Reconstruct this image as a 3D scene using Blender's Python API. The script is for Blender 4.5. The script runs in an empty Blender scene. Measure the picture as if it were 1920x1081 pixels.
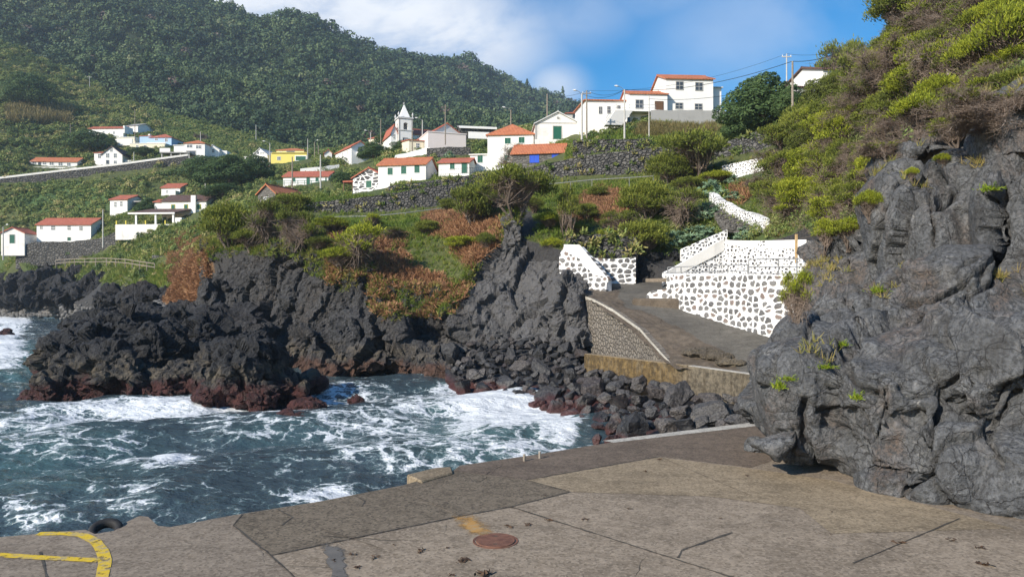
import bpy, bmesh, math, random
import numpy as np
from mathutils import Vector, Matrix
from mathutils.bvhtree import BVHTree

S = bpy.context.scene
R = math.radians
# ------------------------------------------------------------------ camera
F, CX, CY, CZ = 1387.0, 960.0, 540.5, 6.3        # focal length in photo pixels, principal point, eye height over the sea
cam_d = bpy.data.cameras.new('camera'); cam = bpy.data.objects.new('camera', cam_d)
S.collection.objects.link(cam)
cam.location = (0, 0, CZ); cam.rotation_euler = (R(90), 0, 0)
cam_d.sensor_width = 36; cam_d.lens = 36 * F / 1920
cam_d.clip_start = .1; cam_d.clip_end = 6000
S.camera = cam
# ------------------------------------------------------------------ light
SUN = Vector((-.62, -.60, .51)).normalized()
sl = bpy.data.lights.new('sun', 'SUN'); sl.energy = 4.9; sl.angle = R(.5); sl.color = (1, .915, .79)
so = bpy.data.objects.new('sun', sl); S.collection.objects.link(so)
so.rotation_euler = (-SUN).to_track_quat('-Z', 'Y').to_euler(); so.location = (-60, -40, 60)
S.view_settings.view_transform = 'Standard'; S.view_settings.look = 'None'
S.view_settings.exposure = 0.46; S.view_settings.gamma = 1


def nd(nt, typ, ins=None, **props):
    n = nt.nodes.new('ShaderNode' + typ)
    for k, v in props.items(): setattr(n, k, v)
    for k, v in (ins or {}).items():
        s = n.inputs[k]
        if isinstance(v, bpy.types.NodeSocket): nt.links.new(v, s)
        elif isinstance(v, bpy.types.Node): nt.links.new(v.outputs[0], s)
        else:
            if hasattr(s.default_value, '__len__') and hasattr(v, '__len__') and len(s.default_value) == 4 and len(v) == 3: v = (*v, 1)
            s.default_value = v
    return n
def ramp(nt, fac, stops, interp='LINEAR'):
    n = nd(nt, 'ValToRGB', {'Fac': fac}); e = n.color_ramp.elements; n.color_ramp.interpolation = interp
    while len(e) < len(stops): e.new(.5)
    for el, (p, c) in zip(e, stops):
        el.position = p; el.color = (c, c, c, 1) if isinstance(c, (int, float)) else (*c, 1)
    return n.outputs[0]
def mixc(nt, fac, a, b, mode='MIX'):
    n = nt.nodes.new('ShaderNodeMix'); n.data_type = 'RGBA'; n.blend_type = mode; n.clamp_factor = True
    for s, v in ((n.inputs[0], fac), (n.inputs[6], a), (n.inputs[7], b)):
        if isinstance(v, bpy.types.NodeSocket): nt.links.new(v, s)
        else: s.default_value = v if isinstance(v, (int, float)) else (*v, 1)
    return n.outputs[2]
def mth(nt, op, a, b=None, c=None, clamp=False):
    n = nt.nodes.new('ShaderNodeMath'); n.operation = op; n.use_clamp = clamp
    for i, v in enumerate((a, b, c)):
        if v is None: continue
        if isinstance(v, bpy.types.NodeSocket): nt.links.new(v, n.inputs[i])
        else: n.inputs[i].default_value = v
    return n.outputs[0]
def sstep(nt, x, lo, hi):
    return nd(nt, 'MapRange', {'Value': x, 'From Min': lo, 'From Max': hi}, interpolation_type='SMOOTHSTEP').outputs[0]
def noise(nt, vec, scale, detail=4, rough=.55, dist=0.):
    return nd(nt, 'TexNoise', {'Vector': vec, 'Scale': scale, 'Detail': detail, 'Roughness': rough, 'Distortion': dist}).outputs[0]
def new_mat(name):
    m = bpy.data.materials.new(name); m.use_nodes = True
    nt = m.node_tree; nt.nodes.clear()
    out = nd(nt, 'OutputMaterial'); b = nd(nt, 'BsdfPrincipled')
    b.inputs['Specular IOR Level'].default_value = .3
    nt.links.new(b.outputs[0], out.inputs[0])
    return m, nt, b
def setin(nt, b, **kw):
    for k, v in kw.items():
        s = b.inputs[k.replace('_', ' ')]
        if isinstance(v, bpy.types.NodeSocket): nt.links.new(v, s)
        else: s.default_value = (*v, 1) if hasattr(v, '__len__') and len(v) == 3 and len(s.default_value) == 4 else v
def bump(nt, h, strength=.5, dist=.1, normal=None):
    ins = {'Height': h, 'Strength': strength, 'Distance': dist}
    if normal is not None: ins['Normal'] = normal
    return nd(nt, 'Bump', ins).outputs[0]
def ocoord(nt): return nd(nt, 'TexCoord').outputs['Object']
def pos(nt): return nd(nt, 'NewGeometry').outputs['Position']

# ------------------------------------------------------------------ sky
world = bpy.data.worlds.new('World'); S.world = world; world.use_nodes = True
wt = world.node_tree; wt.nodes.clear()
sky = nd(wt, 'TexSky', sky_type='NISHITA', sun_disc=False, sun_elevation=math.asin(SUN.z),
         sun_rotation=math.atan2(SUN.x, SUN.y), altitude=10, air_density=1.0, dust_density=.35, ozone_density=2.5)
wdir = nd(wt, 'TexCoord').outputs['Generated']
def wpatch(px, py, rx, ry):                        # soft elliptical patch of cloud round one direction of the sky
    d = Vector(((px - CX) / F, 1, (CY - py) / F)).normalized()
    sub = nd(wt, 'VectorMath', {0: wdir, 1: tuple(d)}, operation='SUBTRACT').outputs[0]
    ml = nd(wt, 'VectorMath', {0: sub, 1: (F / rx, F / rx, F / ry)}, operation='MULTIPLY').outputs[0]
    ln = nd(wt, 'VectorMath', {0: ml}, operation='LENGTH').outputs['Value']
    return mth(wt, 'SUBTRACT', 1, sstep(wt, ln, .1, 1.15))
cl = None
for px, py, rx, ry, a in ((560, 0, 360, 200, 1.25), (800, 70, 280, 140, 1.15), (930, 130, 120, 60, .5), (1040, 165, 75, 60, .62), (1060, 30, 170, 80, .30), (1400, 60, 220, 120, .30),
                          (1250, -20, 200, 70, .22), (300, -200, 600, 250, 1.3), (1500, -500, 900, 250, .8), (-900, 250, 700, 200, 1), (2500, 200, 600, 200, .7)):
    p = mth(wt, 'MULTIPLY', wpatch(px, py, rx, ry), a)
    cl = p if cl is None else mth(wt, 'MAXIMUM', cl, p)
cv = nd(wt, 'Mapping', {'Vector': wdir, 'Scale': (1, 1, 1.7)}).outputs[0]
cn = noise(wt, cv, 4.5, 9, .6, .35)
cmask = mth(wt, 'MULTIPLY', cl, sstep(wt, cn, .24, .66))
cmask = mth(wt, 'MINIMUM', cmask, .93)
ccol = mixc(wt, sstep(wt, noise(wt, cv, 7, 6, .6), .3, .7), (5.4, 5.8, 6.6), (7.2, 7.4, 7.7))
skyc = nd(wt, 'HueSaturation', {'Color': sky.outputs[0], 'Saturation': 1.55, 'Value': 1.08}).outputs[0]
bgn = nd(wt, 'Background', {'Color': mixc(wt, cmask, skyc, ccol), 'Strength': .112})
wo = nd(wt, 'OutputWorld'); wt.links.new(bgn.outputs[0], wo.inputs[0])

# ------------------------------------------------------------------ numeric helpers
def at(px, py, Y): return np.array([(px - CX) / F * Y, Y, CZ + (CY - py) / F * Y])
def on_z(px, py, z): return at(px, py, (CZ - z) * F / (py - CY))
rng = np.random.default_rng(11)
_perm = np.random.default_rng(3).permutation(256); _perm = np.concatenate([_perm, _perm, _perm])
_g = np.random.default_rng(4).normal(size=(256, 3)); _g /= np.linalg.norm(_g, axis=1)[:, None]
def gnoise(p):
    p = np.asarray(p, float); i = np.floor(p).astype(int); f = p - i; i &= 255
    u = f * f * f * (f * (f * 6 - 15) + 10); r = 0
    for dx in (0, 1):
        for dy in (0, 1):
            for dz in (0, 1):
                h = _perm[_perm[_perm[(i[:, 0] + dx) & 255] + ((i[:, 1] + dy) & 255)] + ((i[:, 2] + dz) & 255)]
                d = (_g[h] * (f - np.array([dx, dy, dz]))).sum(1)
                w = (u[:, 0] if dx else 1 - u[:, 0]) * (u[:, 1] if dy else 1 - u[:, 1]) * (u[:, 2] if dz else 1 - u[:, 2])
                r = r + w * d
    return r * 1.5
def fbm(p, o=4, l=2.03, g=.5):
    a, r, s = 1., 0, 0
    for k in range(o):
        r = r + a * gnoise(p + 17.3 * k); s += a; a *= g; p = p * l
    return r / s
def ridged(p, o=4, l=2.05, g=.5):
    a, r, s = 1., 0, 0
    for k in range(o):
        r = r + a * (1 - np.abs(gnoise(p + 9.1 * k)) * 2); s += a; a *= g; p = p * l
    return r / s
_jit = np.random.default_rng(5).random((256, 3))
def voro(p):
    i = np.floor(p).astype(int); f = p - i; F1 = np.full(len(p), 9.); F2 = np.full(len(p), 9.); hid = np.zeros(len(p), int)
    for dx in (-1, 0, 1):
        for dy in (-1, 0, 1):
            for dz in (-1, 0, 1):
                h = _perm[_perm[_perm[(i[:, 0] + dx) & 255] + ((i[:, 1] + dy) & 255)] + ((i[:, 2] + dz) & 255)]
                d = np.linalg.norm(_jit[h] + np.array([dx, dy, dz]) - f, axis=1)
                n = d < F1
                F2 = np.where(n, F1, np.minimum(F2, d)); hid = np.where(n, h, hid); F1 = np.where(n, d, F1)
    return F1, F2, hid
def facet(p, seed=0):
    """broken-stone relief: every voronoi cell is a plane tilted its own way"""
    i = np.floor(p).astype(int); f = p - i; F1 = np.full(len(p), 9.); F2 = np.full(len(p), 9.); d = np.zeros(len(p))
    for dx in (-1, 0, 1):
        for dy in (-1, 0, 1):
            for dz in (-1, 0, 1):
                h = _perm[_perm[_perm[(i[:, 0] + dx) & 255] + ((i[:, 1] + dy) & 255)] + ((i[:, 2] + dz) & 255)]
                off = f - _jit[h] - np.array([dx, dy, dz]); r = np.linalg.norm(off, axis=1); n = r < F1
                F2 = np.where(n, F1, np.minimum(F2, r)); d = np.where(n, (_g[(h + seed) & 255] * off).sum(1) + _jit[h][:, 0] * .5 - .25, d); F1 = np.where(n, r, F1)
    return d, F2 - F1
def smooth(x, a, b):
    t = np.clip((x - a) / (b - a), 0, 1); return t * t * (3 - 2 * t)

# ------------------------------------------------------------------ object helpers
COL = S.collection
def link(o, parent=None):
    COL.objects.link(o)
    if parent is not None: o.parent = parent
    return o
def np_mesh(name, v, f, mats=(), attrs=None, smooth_=True, midx=None):
    v = np.asarray(v, np.float32); f = np.asarray(f, np.int32); k = f.shape[1]
    me = bpy.data.meshes.new(name)
    me.vertices.add(len(v)); me.vertices.foreach_set('co', v.ravel())
    me.loops.add(f.size); me.loops.foreach_set('vertex_index', f.ravel())
    me.polygons.add(len(f)); me.polygons.foreach_set('loop_start', np.arange(len(f), dtype=np.int32) * k)
    if smooth_: me.polygons.foreach_set('use_smooth', np.ones(len(f), bool))
    for m in mats: me.materials.append(m)
    if midx is not None: me.polygons.foreach_set('material_index', np.asarray(midx, np.int32))
    for an, av in (attrs or {}).items():
        a = me.attributes.new(an, 'FLOAT', 'POINT'); a.data.foreach_set('value', np.asarray(av, np.float32))
    me.update(calc_edges=True); me.validate()
    return me
def mobj(name, me, parent=None): return link(bpy.data.objects.new(name, me), parent)
def tag(o, label=None, cat=None, group=None, kind=None):
    if label: o['label'] = label
    if cat: o['category'] = cat
    if group: o['group'] = group
    if kind: o['kind'] = kind
    return o
def empty(name, loc, rz=0):
    o = bpy.data.objects.new(name, None); link(o); o.location = loc; o.rotation_euler = (0, 0, rz); o.empty_display_size = .3
    return o
class MB:
    """collects boxes, quads and tubes into one mesh"""
    def __init__(s): s.v = []; s.f = []; s.m = []
    def add(s, v, f, m=0):
        k = len(s.v); s.v += [tuple(float(c) for c in p) for p in v]; s.f += [tuple(i + k for i in q) for q in f]; s.m += [m] * len(f); return s
    def box(s, x0, x1, y0, y1, z0, z1, m=0):
        return s.add([(x, y, z) for z in (z0, z1) for y in (y0, y1) for x in (x0, x1)],
                     [(0, 2, 3, 1), (4, 5, 7, 6), (0, 1, 5, 4), (2, 6, 7, 3), (0, 4, 6, 2), (1, 3, 7, 5)], m)
    def tube(s, pts, rad, n=6, m=0, cap=True):
        pts = [Vector(p) for p in pts]; rad = rad if hasattr(rad, '__len__') else [rad] * len(pts); v = []
        for i, p in enumerate(pts):
            d = (pts[min(i + 1, len(pts) - 1)] - pts[max(i - 1, 0)]).normalized()
            a = d.orthogonal().normalized() if abs(d.z) > .95 else d.cross(Vector((0, 0, 1))).normalized()
            b = d.cross(a)
            v += [p + (a * math.cos(t) + b * math.sin(t)) * rad[i] for t in (2 * math.pi * j / n for j in range(n))]
        f = [(i * n + j, i * n + (j + 1) % n, (i + 1) * n + (j + 1) % n, (i + 1) * n + j) for i in range(len(pts) - 1) for j in range(n)]
        if cap: f += [tuple(range(n))[::-1], tuple(range((len(pts) - 1) * n, len(pts) * n))]
        return s.add(v, f, m)
    def prism(s, poly, z0, z1, m=0):               # horizontal polygon extruded upward
        n = len(poly)
        v = [(x, y, z0) for x, y in poly] + [(x, y, z1) for x, y in poly]
        return s.add(v, [tuple(range(n))[::-1], tuple(range(n, 2 * n))] + [(i, (i + 1) % n, n + (i + 1) % n, n + i) for i in range(n)], m)
    def build(s, name, mats, parent=None, smooth_=False, bevel=0):
        me = bpy.data.meshes.new(name); me.from_pydata(s.v, [], s.f)
        for m in (mats if isinstance(mats, (list, tuple)) else [mats]): me.materials.append(m)
        for p, i in zip(me.polygons, s.m): p.material_index = i; p.use_smooth = smooth_
        bm = bmesh.new(); bm.from_mesh(me); bmesh.ops.recalc_face_normals(bm, faces=bm.faces)
        if bevel: bmesh.ops.bevel(bm, geom=bm.edges[:], offset=bevel, segments=1, affect='EDGES')
        bm.to_mesh(me); bm.free()
        return mobj(name, me, parent)
def tps(pts, reg=1e-3):
    """thin-plate surface: image row as a smooth function of image column and log distance -> terrain height"""
    P = np.array(pts, float); A = np.c_[P[:, 0] / 260, np.log(P[:, 2]) * 3.2]; n = len(P)
    def U(r2): return np.where(r2 > 1e-9, r2 * np.log(r2 + 1e-12), 0)
    K = U(((A[:, None] - A[None]) ** 2).sum(2)) + reg * np.eye(n) * n
    Q = np.c_[np.ones(n), A]; L = np.block([[K, Q], [Q.T, np.zeros((3, 3))]])
    w = np.linalg.solve(L, np.r_[P[:, 1], np.zeros(3)])
    def f(px, Y):
        B = np.c_[np.ravel(px) / 260, np.log(np.ravel(Y)) * 3.2]; out = np.zeros(len(B))
        for s in range(0, len(B), 20000):
            b = B[s:s + 20000]
            out[s:s + 20000] = U(((b[:, None] - A[None]) ** 2).sum(2)) @ w[:n] + np.c_[np.ones(len(b)), b] @ w[n:]
        return out
    return f
def grid_faces(nr, nc):
    i = np.arange(nr * nc).reshape(nr, nc)
    return np.c_[i[:-1, :-1].ravel(), i[:-1, 1:].ravel(), i[1:, 1:].ravel(), i[1:, :-1].ravel()]
def get_co(me):
    v = np.empty(len(me.vertices) * 3, np.float32); me.vertices.foreach_get('co', v); return v.reshape(-1, 3).astype(float)
def get_no(me):
    v = np.empty(len(me.vertices) * 3, np.float32); me.vertex_normals.foreach_get('vector', v); return v.reshape(-1, 3).astype(float)
def remesh(name, bm, voxel):
    """voxel union of everything in bm -> one watertight mesh"""
    me = bpy.data.meshes.new(name); bm.to_mesh(me); bm.free()
    o = mobj(name, me); md = o.modifiers.new('r', 'REMESH'); md.mode = 'VOXEL'; md.voxel_size = voxel
    dg = bpy.context.evaluated_depsgraph_get(); dg.update()
    m2 = bpy.data.meshes.new_from_object(o.evaluated_get(dg)); o.modifiers.clear()
    o.data = m2; bpy.data.meshes.remove(me); m2.name = name
    return o
def blob(bm, px, py, Y, rx, ry, rz, rot=0, tilt=0, seed=0, amp=.22, sub=4, sq=1.0):
    c = at(px, py, Y); r = bmesh.ops.create_icosphere(bm, subdivisions=sub, radius=1); vs = r['verts']
    p = np.array([v.co[:] for v in vs]); p = np.sign(p) * np.abs(p) ** sq; 
    p = p * (1 + amp * fbm(p * 1.3 + seed * 7.7, 3))[:, None]
    M = Matrix.Translation(Vector(c)) @ Matrix.Rotation(rot, 4, 'Z') @ Matrix.Rotation(tilt, 4, 'Y') @ Matrix.Diagonal((rx, ry, rz, 1))
    for v, q in zip(vs, p): v.co = M @ Vector(q)
def set_co(me, v):
    me.vertices.foreach_set('co', v.astype(np.float32).ravel()); me.update()
def add_attr(me, n, a):
    x = me.attributes.new(n, 'FLOAT', 'POINT'); x.data.foreach_set('value', np.asarray(a, np.float32))
# ------------------------------------------------------------------ materials
def rock_mat(name, algae=False, base=(.052, .051, .052), brown=(.085, .068, .056), pale=(.15, .145, .135), bs=1.0, lich=.5, grit=1.0, xlight=None, cracks=0, red=((.034, .014, .013), (.10, .042, .038))):
    m, nt, b = new_mat(name); c = pos(nt)
    big = noise(nt, c, .35 * bs, 4, .6, .6); mid = noise(nt, c, 1.7 * bs, 6, .65, .3); fine = noise(nt, c, 9 * bs, 6, .7)
    col = mixc(nt, sstep(nt, big, .50, .64), base, brown)
    col = mixc(nt, mth(nt, 'MULTIPLY', sstep(nt, mid, .40, .72), .8), col, tuple(1.9 * x for x in base))
    col = mixc(nt, sstep(nt, fine, .60, .36), col, tuple(.55 * x for x in base))
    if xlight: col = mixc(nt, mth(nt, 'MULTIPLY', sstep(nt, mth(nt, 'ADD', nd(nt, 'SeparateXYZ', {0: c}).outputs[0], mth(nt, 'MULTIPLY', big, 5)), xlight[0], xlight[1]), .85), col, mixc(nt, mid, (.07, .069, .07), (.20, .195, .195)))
    lm = mth(nt, 'MULTIPLY', sstep(nt, noise(nt, c, 5.5 * bs, 7, .75), .56, .68), mth(nt, 'MULTIPLY', sstep(nt, noise(nt, c, .8 * bs, 3), .45, .62), lich))
    col = mixc(nt, lm, col, pale)
    rough = .75
    if algae:
        z = nd(nt, 'SeparateXYZ', {0: c}).outputs[2]
        zz = mth(nt, 'ADD', z, mth(nt, 'MULTIPLY', noise(nt, c, .55, 5, .6), -2.3))
        red = mixc(nt, sstep(nt, noise(nt, c, 2.3, 6, .7), .35, .65), red[0], red[1])
        am = sstep(nt, zz, .18, -.35)
        col = mixc(nt, am, col, red)
        tan = mth(nt, 'MULTIPLY', mth(nt, 'MULTIPLY', sstep(nt, zz, 1.5, .55), sstep(nt, zz, -.2, .3)), mth(nt, 'MULTIPLY', sstep(nt, mid, .42, .6), .75))
        col = mixc(nt, tan, col, (.15, .125, .09))
        rough = mth(nt, 'SUBTRACT', .75, mth(nt, 'MULTIPLY', am, .35))
    v = nd(nt, 'TexVoronoi', {'Vector': mixc(nt, .12, c, nd(nt, 'TexNoise', {'Vector': c, 'Scale': 1.5, 'Detail': 4}).outputs[1]), 'Scale': .9 * bs}, feature='DISTANCE_TO_EDGE').outputs[0]
    h = mth(nt, 'ADD', mth(nt, 'MULTIPLY', mid, .5), mth(nt, 'MULTIPLY', fine, .22))
    h = mth(nt, 'ADD', h, mth(nt, 'MULTIPLY', sstep(nt, v, 0, .03), .05))
    h = mth(nt, 'ADD', h, mth(nt, 'MULTIPLY', noise(nt, c, 30 * bs, 5, .7), .07))
    if cracks:                                     # dirt-filled hairline cracks, densest in weathered patches
        wv = nd(nt, 'VectorMath', {0: c, 1: nd(nt, 'VectorMath', {0: nd(nt, 'TexNoise', {'Vector': c, 'Scale': 2.2, 'Detail': 5}).outputs[1], 'Scale': .55}, operation='SCALE').outputs[0]}, operation='ADD').outputs[0]
        k1 = nd(nt, 'TexVoronoi', {'Vector': wv, 'Scale': 1.25}, feature='DISTANCE_TO_EDGE').outputs[0]; k2 = nd(nt, 'TexVoronoi', {'Vector': wv, 'Scale': 4.2}, feature='DISTANCE_TO_EDGE').outputs[0]
        pt = sstep(nt, noise(nt, c, .9, 4), .52, .64)
        ck = mth(nt, 'MAXIMUM', mth(nt, 'MULTIPLY', sstep(nt, k1, .016, .003), .55), mth(nt, 'MULTIPLY', sstep(nt, k2, .04, .008), mth(nt, 'MULTIPLY', pt, .55)))
        col = mixc(nt, mth(nt, 'MULTIPLY', ck, .8), col, (.03, .027, .025)); h = mth(nt, 'SUBTRACT', h, mth(nt, 'MULTIPLY', ck, .16))
        run = noise(nt, nd(nt, 'Mapping', {'Vector': c, 'Scale': (3, 3, .45)}).outputs[0], .9, 5, .65)
        col = mixc(nt, mth(nt, 'MULTIPLY', sstep(nt, run, .52, .66), .55), col, (.05, .048, .047)); col = mixc(nt, mth(nt, 'MULTIPLY', sstep(nt, run, .42, .30), .5), col, (.20, .19, .18))
    setin(nt, b, Base_Color=col, Roughness=rough, Normal=bump(nt, h, 1., (.5 if cracks else .75) / bs * grit))
    return m
M = {}
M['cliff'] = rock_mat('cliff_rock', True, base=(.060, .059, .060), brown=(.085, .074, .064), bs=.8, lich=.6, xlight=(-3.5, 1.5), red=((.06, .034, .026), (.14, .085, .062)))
M['sea_rock'] = rock_mat('sea_rock', True, base=(.032, .033, .036), brown=(.042, .038, .036), bs=.8, lich=.4)
M['near_rock'] = rock_mat('near_rock', False, base=(.112, .115, .119), brown=(.150, .118, .099), pale=(.34, .33, .31), bs=1.25, lich=.7, cracks=1)
M['shore_rock'] = rock_mat('shore_rock', False, base=(.035, .035, .038), brown=(.05, .045, .042), bs=.35, lich=.3)

def boulder_mat():
    m, nt, b = new_mat('boulder_rock'); c = pos(nt); oi = nd(nt, 'ObjectInfo'); rnd = oi.outputs['Random']
    base = ramp(nt, rnd, [(0, (.014, .015, .017)), (.3, (.034, .035, .038)), (.55, (.07, .068, .067)), (.75, (.048, .036, .033)), (1, (.12, .112, .104))])
    n1 = noise(nt, c, 2.2, 6, .65); n2 = noise(nt, c, 14, 5, .7)
    col = mixc(nt, mth(nt, 'MULTIPLY', sstep(nt, n1, .4, .7), .6), base, mixc(nt, .5, base, (.17, .16, .15)))
    col = mixc(nt, sstep(nt, n2, .58, .35), col, (.02, .02, .022))
    z = nd(nt, 'SeparateXYZ', {0: c}).outputs[2]
    zz = mth(nt, 'ADD', z, mth(nt, 'MULTIPLY', noise(nt, c, .7, 5, .6), -1.4))
    am = sstep(nt, zz, -.1, -.55)
    col = mixc(nt, am, col, mixc(nt, n1, (.035, .014, .013), (.10, .045, .04)))
    wet = sstep(nt, zz, 1.6, .2)
    setin(nt, b, Base_Color=col, Roughness=mth(nt, 'SUBTRACT', .72, mth(nt, 'MULTIPLY', wet, .38)), Normal=bump(nt, mth(nt, 'ADD', n1, mth(nt, 'MULTIPLY', n2, .3)), .8, .14))
    return m
M['boulder'] = boulder_mat()

def hill_mat():
    """soil, grass, dead bracken and bare lava, told apart by what grows where"""
    m, nt, b = new_mat('hillside'); c = pos(nt)
    n1 = noise(nt, c, .06, 5, .6); n2 = noise(nt, c, .5, 6, .65); n3 = noise(nt, c, 4, 6, .7)
    g = ramp(nt, n3, [(.25, (.035, .055, .018)), (.45, (.075, .095, .028)), (.6, (.105, .11, .04)), (.8, (.13, .115, .06))])
    g = mixc(nt, sstep(nt, n1, .5, .66), g, mixc(nt, n3, (.04, .075, .018), (.10, .13, .035)))
    br = nd(nt, 'Attribute', attribute_name='bracken').outputs['Fac']
    col = mixc(nt, br, g, mixc(nt, n3, (.10, .055, .032), (.21, .12, .068)))
    rk = nd(nt, 'Attribute', attribute_name='rock').outputs['Fac']
    rc = mixc(nt, n3, (.022, .022, .024), (.07, .068, .067))
    col = mixc(nt, rk, col, rc)
    gr = nd(nt, 'Attribute', attribute_name='field').outputs['Fac']
    col = mixc(nt, gr, col, mixc(nt, sstep(nt, noise(nt, c, .3, 6, .7), .35, .65), (.04, .09, .026), (.075, .15, .04)))
    setin(nt, b, Base_Color=col, Roughness=.9, Normal=bump(nt, mth(nt, 'ADD', n2, mth(nt, 'MULTIPLY', n3, .4)), .9, .5))
    return m
M['hill'] = hill_mat()

def leaf_mat(name, stops, rnd_amt=.35, trans=.25, hue=None):
    m, nt, b = new_mat(name)
    t = nd(nt, 'Attribute', attribute_name='tint').outputs['Fac']
    r = nd(nt, 'ObjectInfo').outputs['Random']
    t2 = mth(nt, 'ADD', t, mth(nt, 'MULTIPLY', mth(nt, 'SUBTRACT', r, .5), rnd_amt), clamp=True)
    col = ramp(nt, t2, stops)
    setin(nt, b, Base_Color=col, Roughness=.65)
    b.inputs['Specular IOR Level'].default_value = .2
    tr = nd(nt, 'BsdfTranslucent', {'Color': col})
    mx = nd(nt, 'MixShader', {0: trans, 1: b, 2: tr})
    out = [n for n in nt.nodes if n.type == 'OUTPUT_MATERIAL'][0]; nt.links.new(mx.outputs[0], out.inputs[0])
    return m
DEAD = (.085, .058, .04)
M['heath'] = leaf_mat('heath_leaves', [(0, (.04, .032, .02)), (.2, (.075, .068, .022)), (.45, (.17, .21, .024)), (.75, (.30, .34, .03)), (1, (.42, .43, .045))], .25, .35)
M['heath_dark'] = leaf_mat('heath_dark_leaves', [(0, (.055, .05, .028)), (.3, (.09, .105, .03)), (.6, (.15, .185, .032)), (1, (.27, .29, .05))], .3, .35)
M['evergreen'] = leaf_mat('evergreen_leaves', [(0, (.032, .056, .024)), (.5, (.065, .115, .04)), (1, (.13, .19, .065))], .25)
M['scrub'] = leaf_mat('scrub_leaves', [(0, (.055, .09, .032)), (.25, (.105, .16, .048)), (.5, (.175, .225, .062)), (.75, (.275, .29, .09)), (1, (.39, .33, .15))], 0)
M['forest'] = leaf_mat('forest_leaves', [(0, (.026, .048, .028)), (.35, (.05, .085, .036)), (.6, (.09, .135, .05)), (.8, (.14, .18, .075)), (.95, (.20, .215, .11)), (1, (.17, .125, .10))], 0, .1)
M['brackenleaf'] = leaf_mat('bracken_fronds', [(0, (.16, .082, .046)), (.5, (.34, .18, .095)), (1, (.48, .30, .16))], 0, .3)
M['grassleaf'] = leaf_mat('grass_blades', [(0, (.075, .115, .024)), (.4, (.14, .21, .03)), (.7, (.24, .25, .055)), (1, (.38, .29, .115))], 0, .35)
M['aloe'] = leaf_mat('aloe_leaves', [(0, (.075, .125, .075)), (.5, (.15, .24, .14)), (1, (.26, .35, .22))], .2, .08)
M['succulent'] = leaf_mat('succulent_leaves', [(0, (.12, .2, .015)), (.6, (.26, .36, .02)), (1, (.38, .36, .05))], .2, .2)
M['cane'] = leaf_mat('cane_leaves', [(0, (.09, .085, .03)), (.5, (.18, .155, .06)), (1, (.36, .29, .13))], .2, .3)
def plain(name, c1, c2, sc=3., rough=.8, bd=.02, bst=.4, spec=.3):
    m, nt, b = new_mat(name); c = pos(nt); n = noise(nt, c, sc, 6, .65); n2 = noise(nt, c, sc * 6, 5, .7)
    f = mth(nt, 'ADD', mth(nt, 'MULTIPLY', n, .6), mth(nt, 'MULTIPLY', n2, .4))
    setin(nt, b, Base_Color=mixc(nt, sstep(nt, f, .35, .65), c1, c2), Roughness=rough, Normal=bump(nt, f, bst, bd)); b.inputs['Specular IOR Level'].default_value = spec
    return m
M['bark'] = plain('bark', (.065, .05, .04), (.15, .12, .10), 6, .9, .03)
M['deadtwig'] = plain('dead_twigs', (.15, .112, .088), (.29, .23, .185), 3, .9, .01)
M['greybranch'] = plain('grey_branches', (.20, .165, .14), (.36, .31, .27), 5, .85, .02)

def white_wall(name, c=(.80, .79, .76), dirt=(.60, .58, .54), amt=.5):
    m, nt, b = new_mat(name); p = pos(nt)
    n = noise(nt, p, .5, 6, .7, .4); st = noise(nt, nd(nt, 'Mapping', {'Vector': p, 'Scale': (2.2, 2.2, .25)}).outputs[0], 1.2, 5, .7)
    f = mth(nt, 'MULTIPLY', mth(nt, 'ADD', mth(nt, 'MULTIPLY', sstep(nt, n, .48, .75), .6), mth(nt, 'MULTIPLY', sstep(nt, st, .52, .75), .6)), amt)
    setin(nt, b, Base_Color=mixc(nt, f, c, dirt), Roughness=.85, Normal=bump(nt, noise(nt, p, 6, 4), .25, .02))
    return m
M['white'] = white_wall('white_render'); M['oldwhite'] = white_wall('weathered_white_render', (.76, .74, .70), (.38, .37, .34), .8)
M['cream'] = white_wall('cream_render', (.74, .68, .52)); M['pink'] = white_wall('pale_pink_render', (.74, .66, .63), (.6, .54, .52))
M['blue'] = white_wall('pale_blue_render', (.36, .50, .68), (.4, .48, .58)); M['yellow'] = white_wall('yellow_render', (.74, .62, .16), (.66, .56, .22))
M['paleyellow'] = white_wall('pale_yellow_render', (.72, .65, .33), (.6, .55, .35)); M['grey'] = white_wall('grey_render', (.30, .30, .29), (.2, .2, .19)); M['greywhite'] = white_wall('grey_white_render', (.55, .55, .54), (.4, .4, .4))
def roof_mat(name, a, bcol, dk):
    m, nt, b = new_mat(name); o = ocoord(nt); p = pos(nt)
    n = noise(nt, p, .9, 6, .7); sp = nd(nt, 'TexVoronoi', {'Vector': nd(nt, 'Mapping', {'Vector': o, 'Scale': (4.2, 2.6, 2.6)}).outputs[0], 'Scale': 1}).outputs['Color']
    spv = nd(nt, 'SeparateXYZ', {0: sp}).outputs[0]
    col = mixc(nt, spv, a, bcol); col = mixc(nt, mth(nt, 'MULTIPLY', sstep(nt, n, .52, .72), .65), col, dk)
    w = nd(nt, 'TexWave', {'Vector': o, 'Scale': 1.35, 'Distortion': .3, 'Detail': 1}, wave_type='BANDS', bands_direction='X').outputs[0]
    col = mixc(nt, mth(nt, 'MULTIPLY', sstep(nt, w, .35, .05), .5), col, dk)
    setin(nt, b, Base_Color=col, Roughness=.8, Normal=bump(nt, w, .8, .06))
    return m
M['roof'] = roof_mat('orange_tiles', (.44, .14, .062), (.56, .21, .10), (.27, .10, .06))
M['redroof'] = roof_mat('red_tiles', (.38, .105, .066), (.48, .155, .095), (.23, .09, .065))
M['brownroof'] = roof_mat('brown_tiles', (.10, .062, .052), (.15, .09, .075), (.07, .05, .045))
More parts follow.
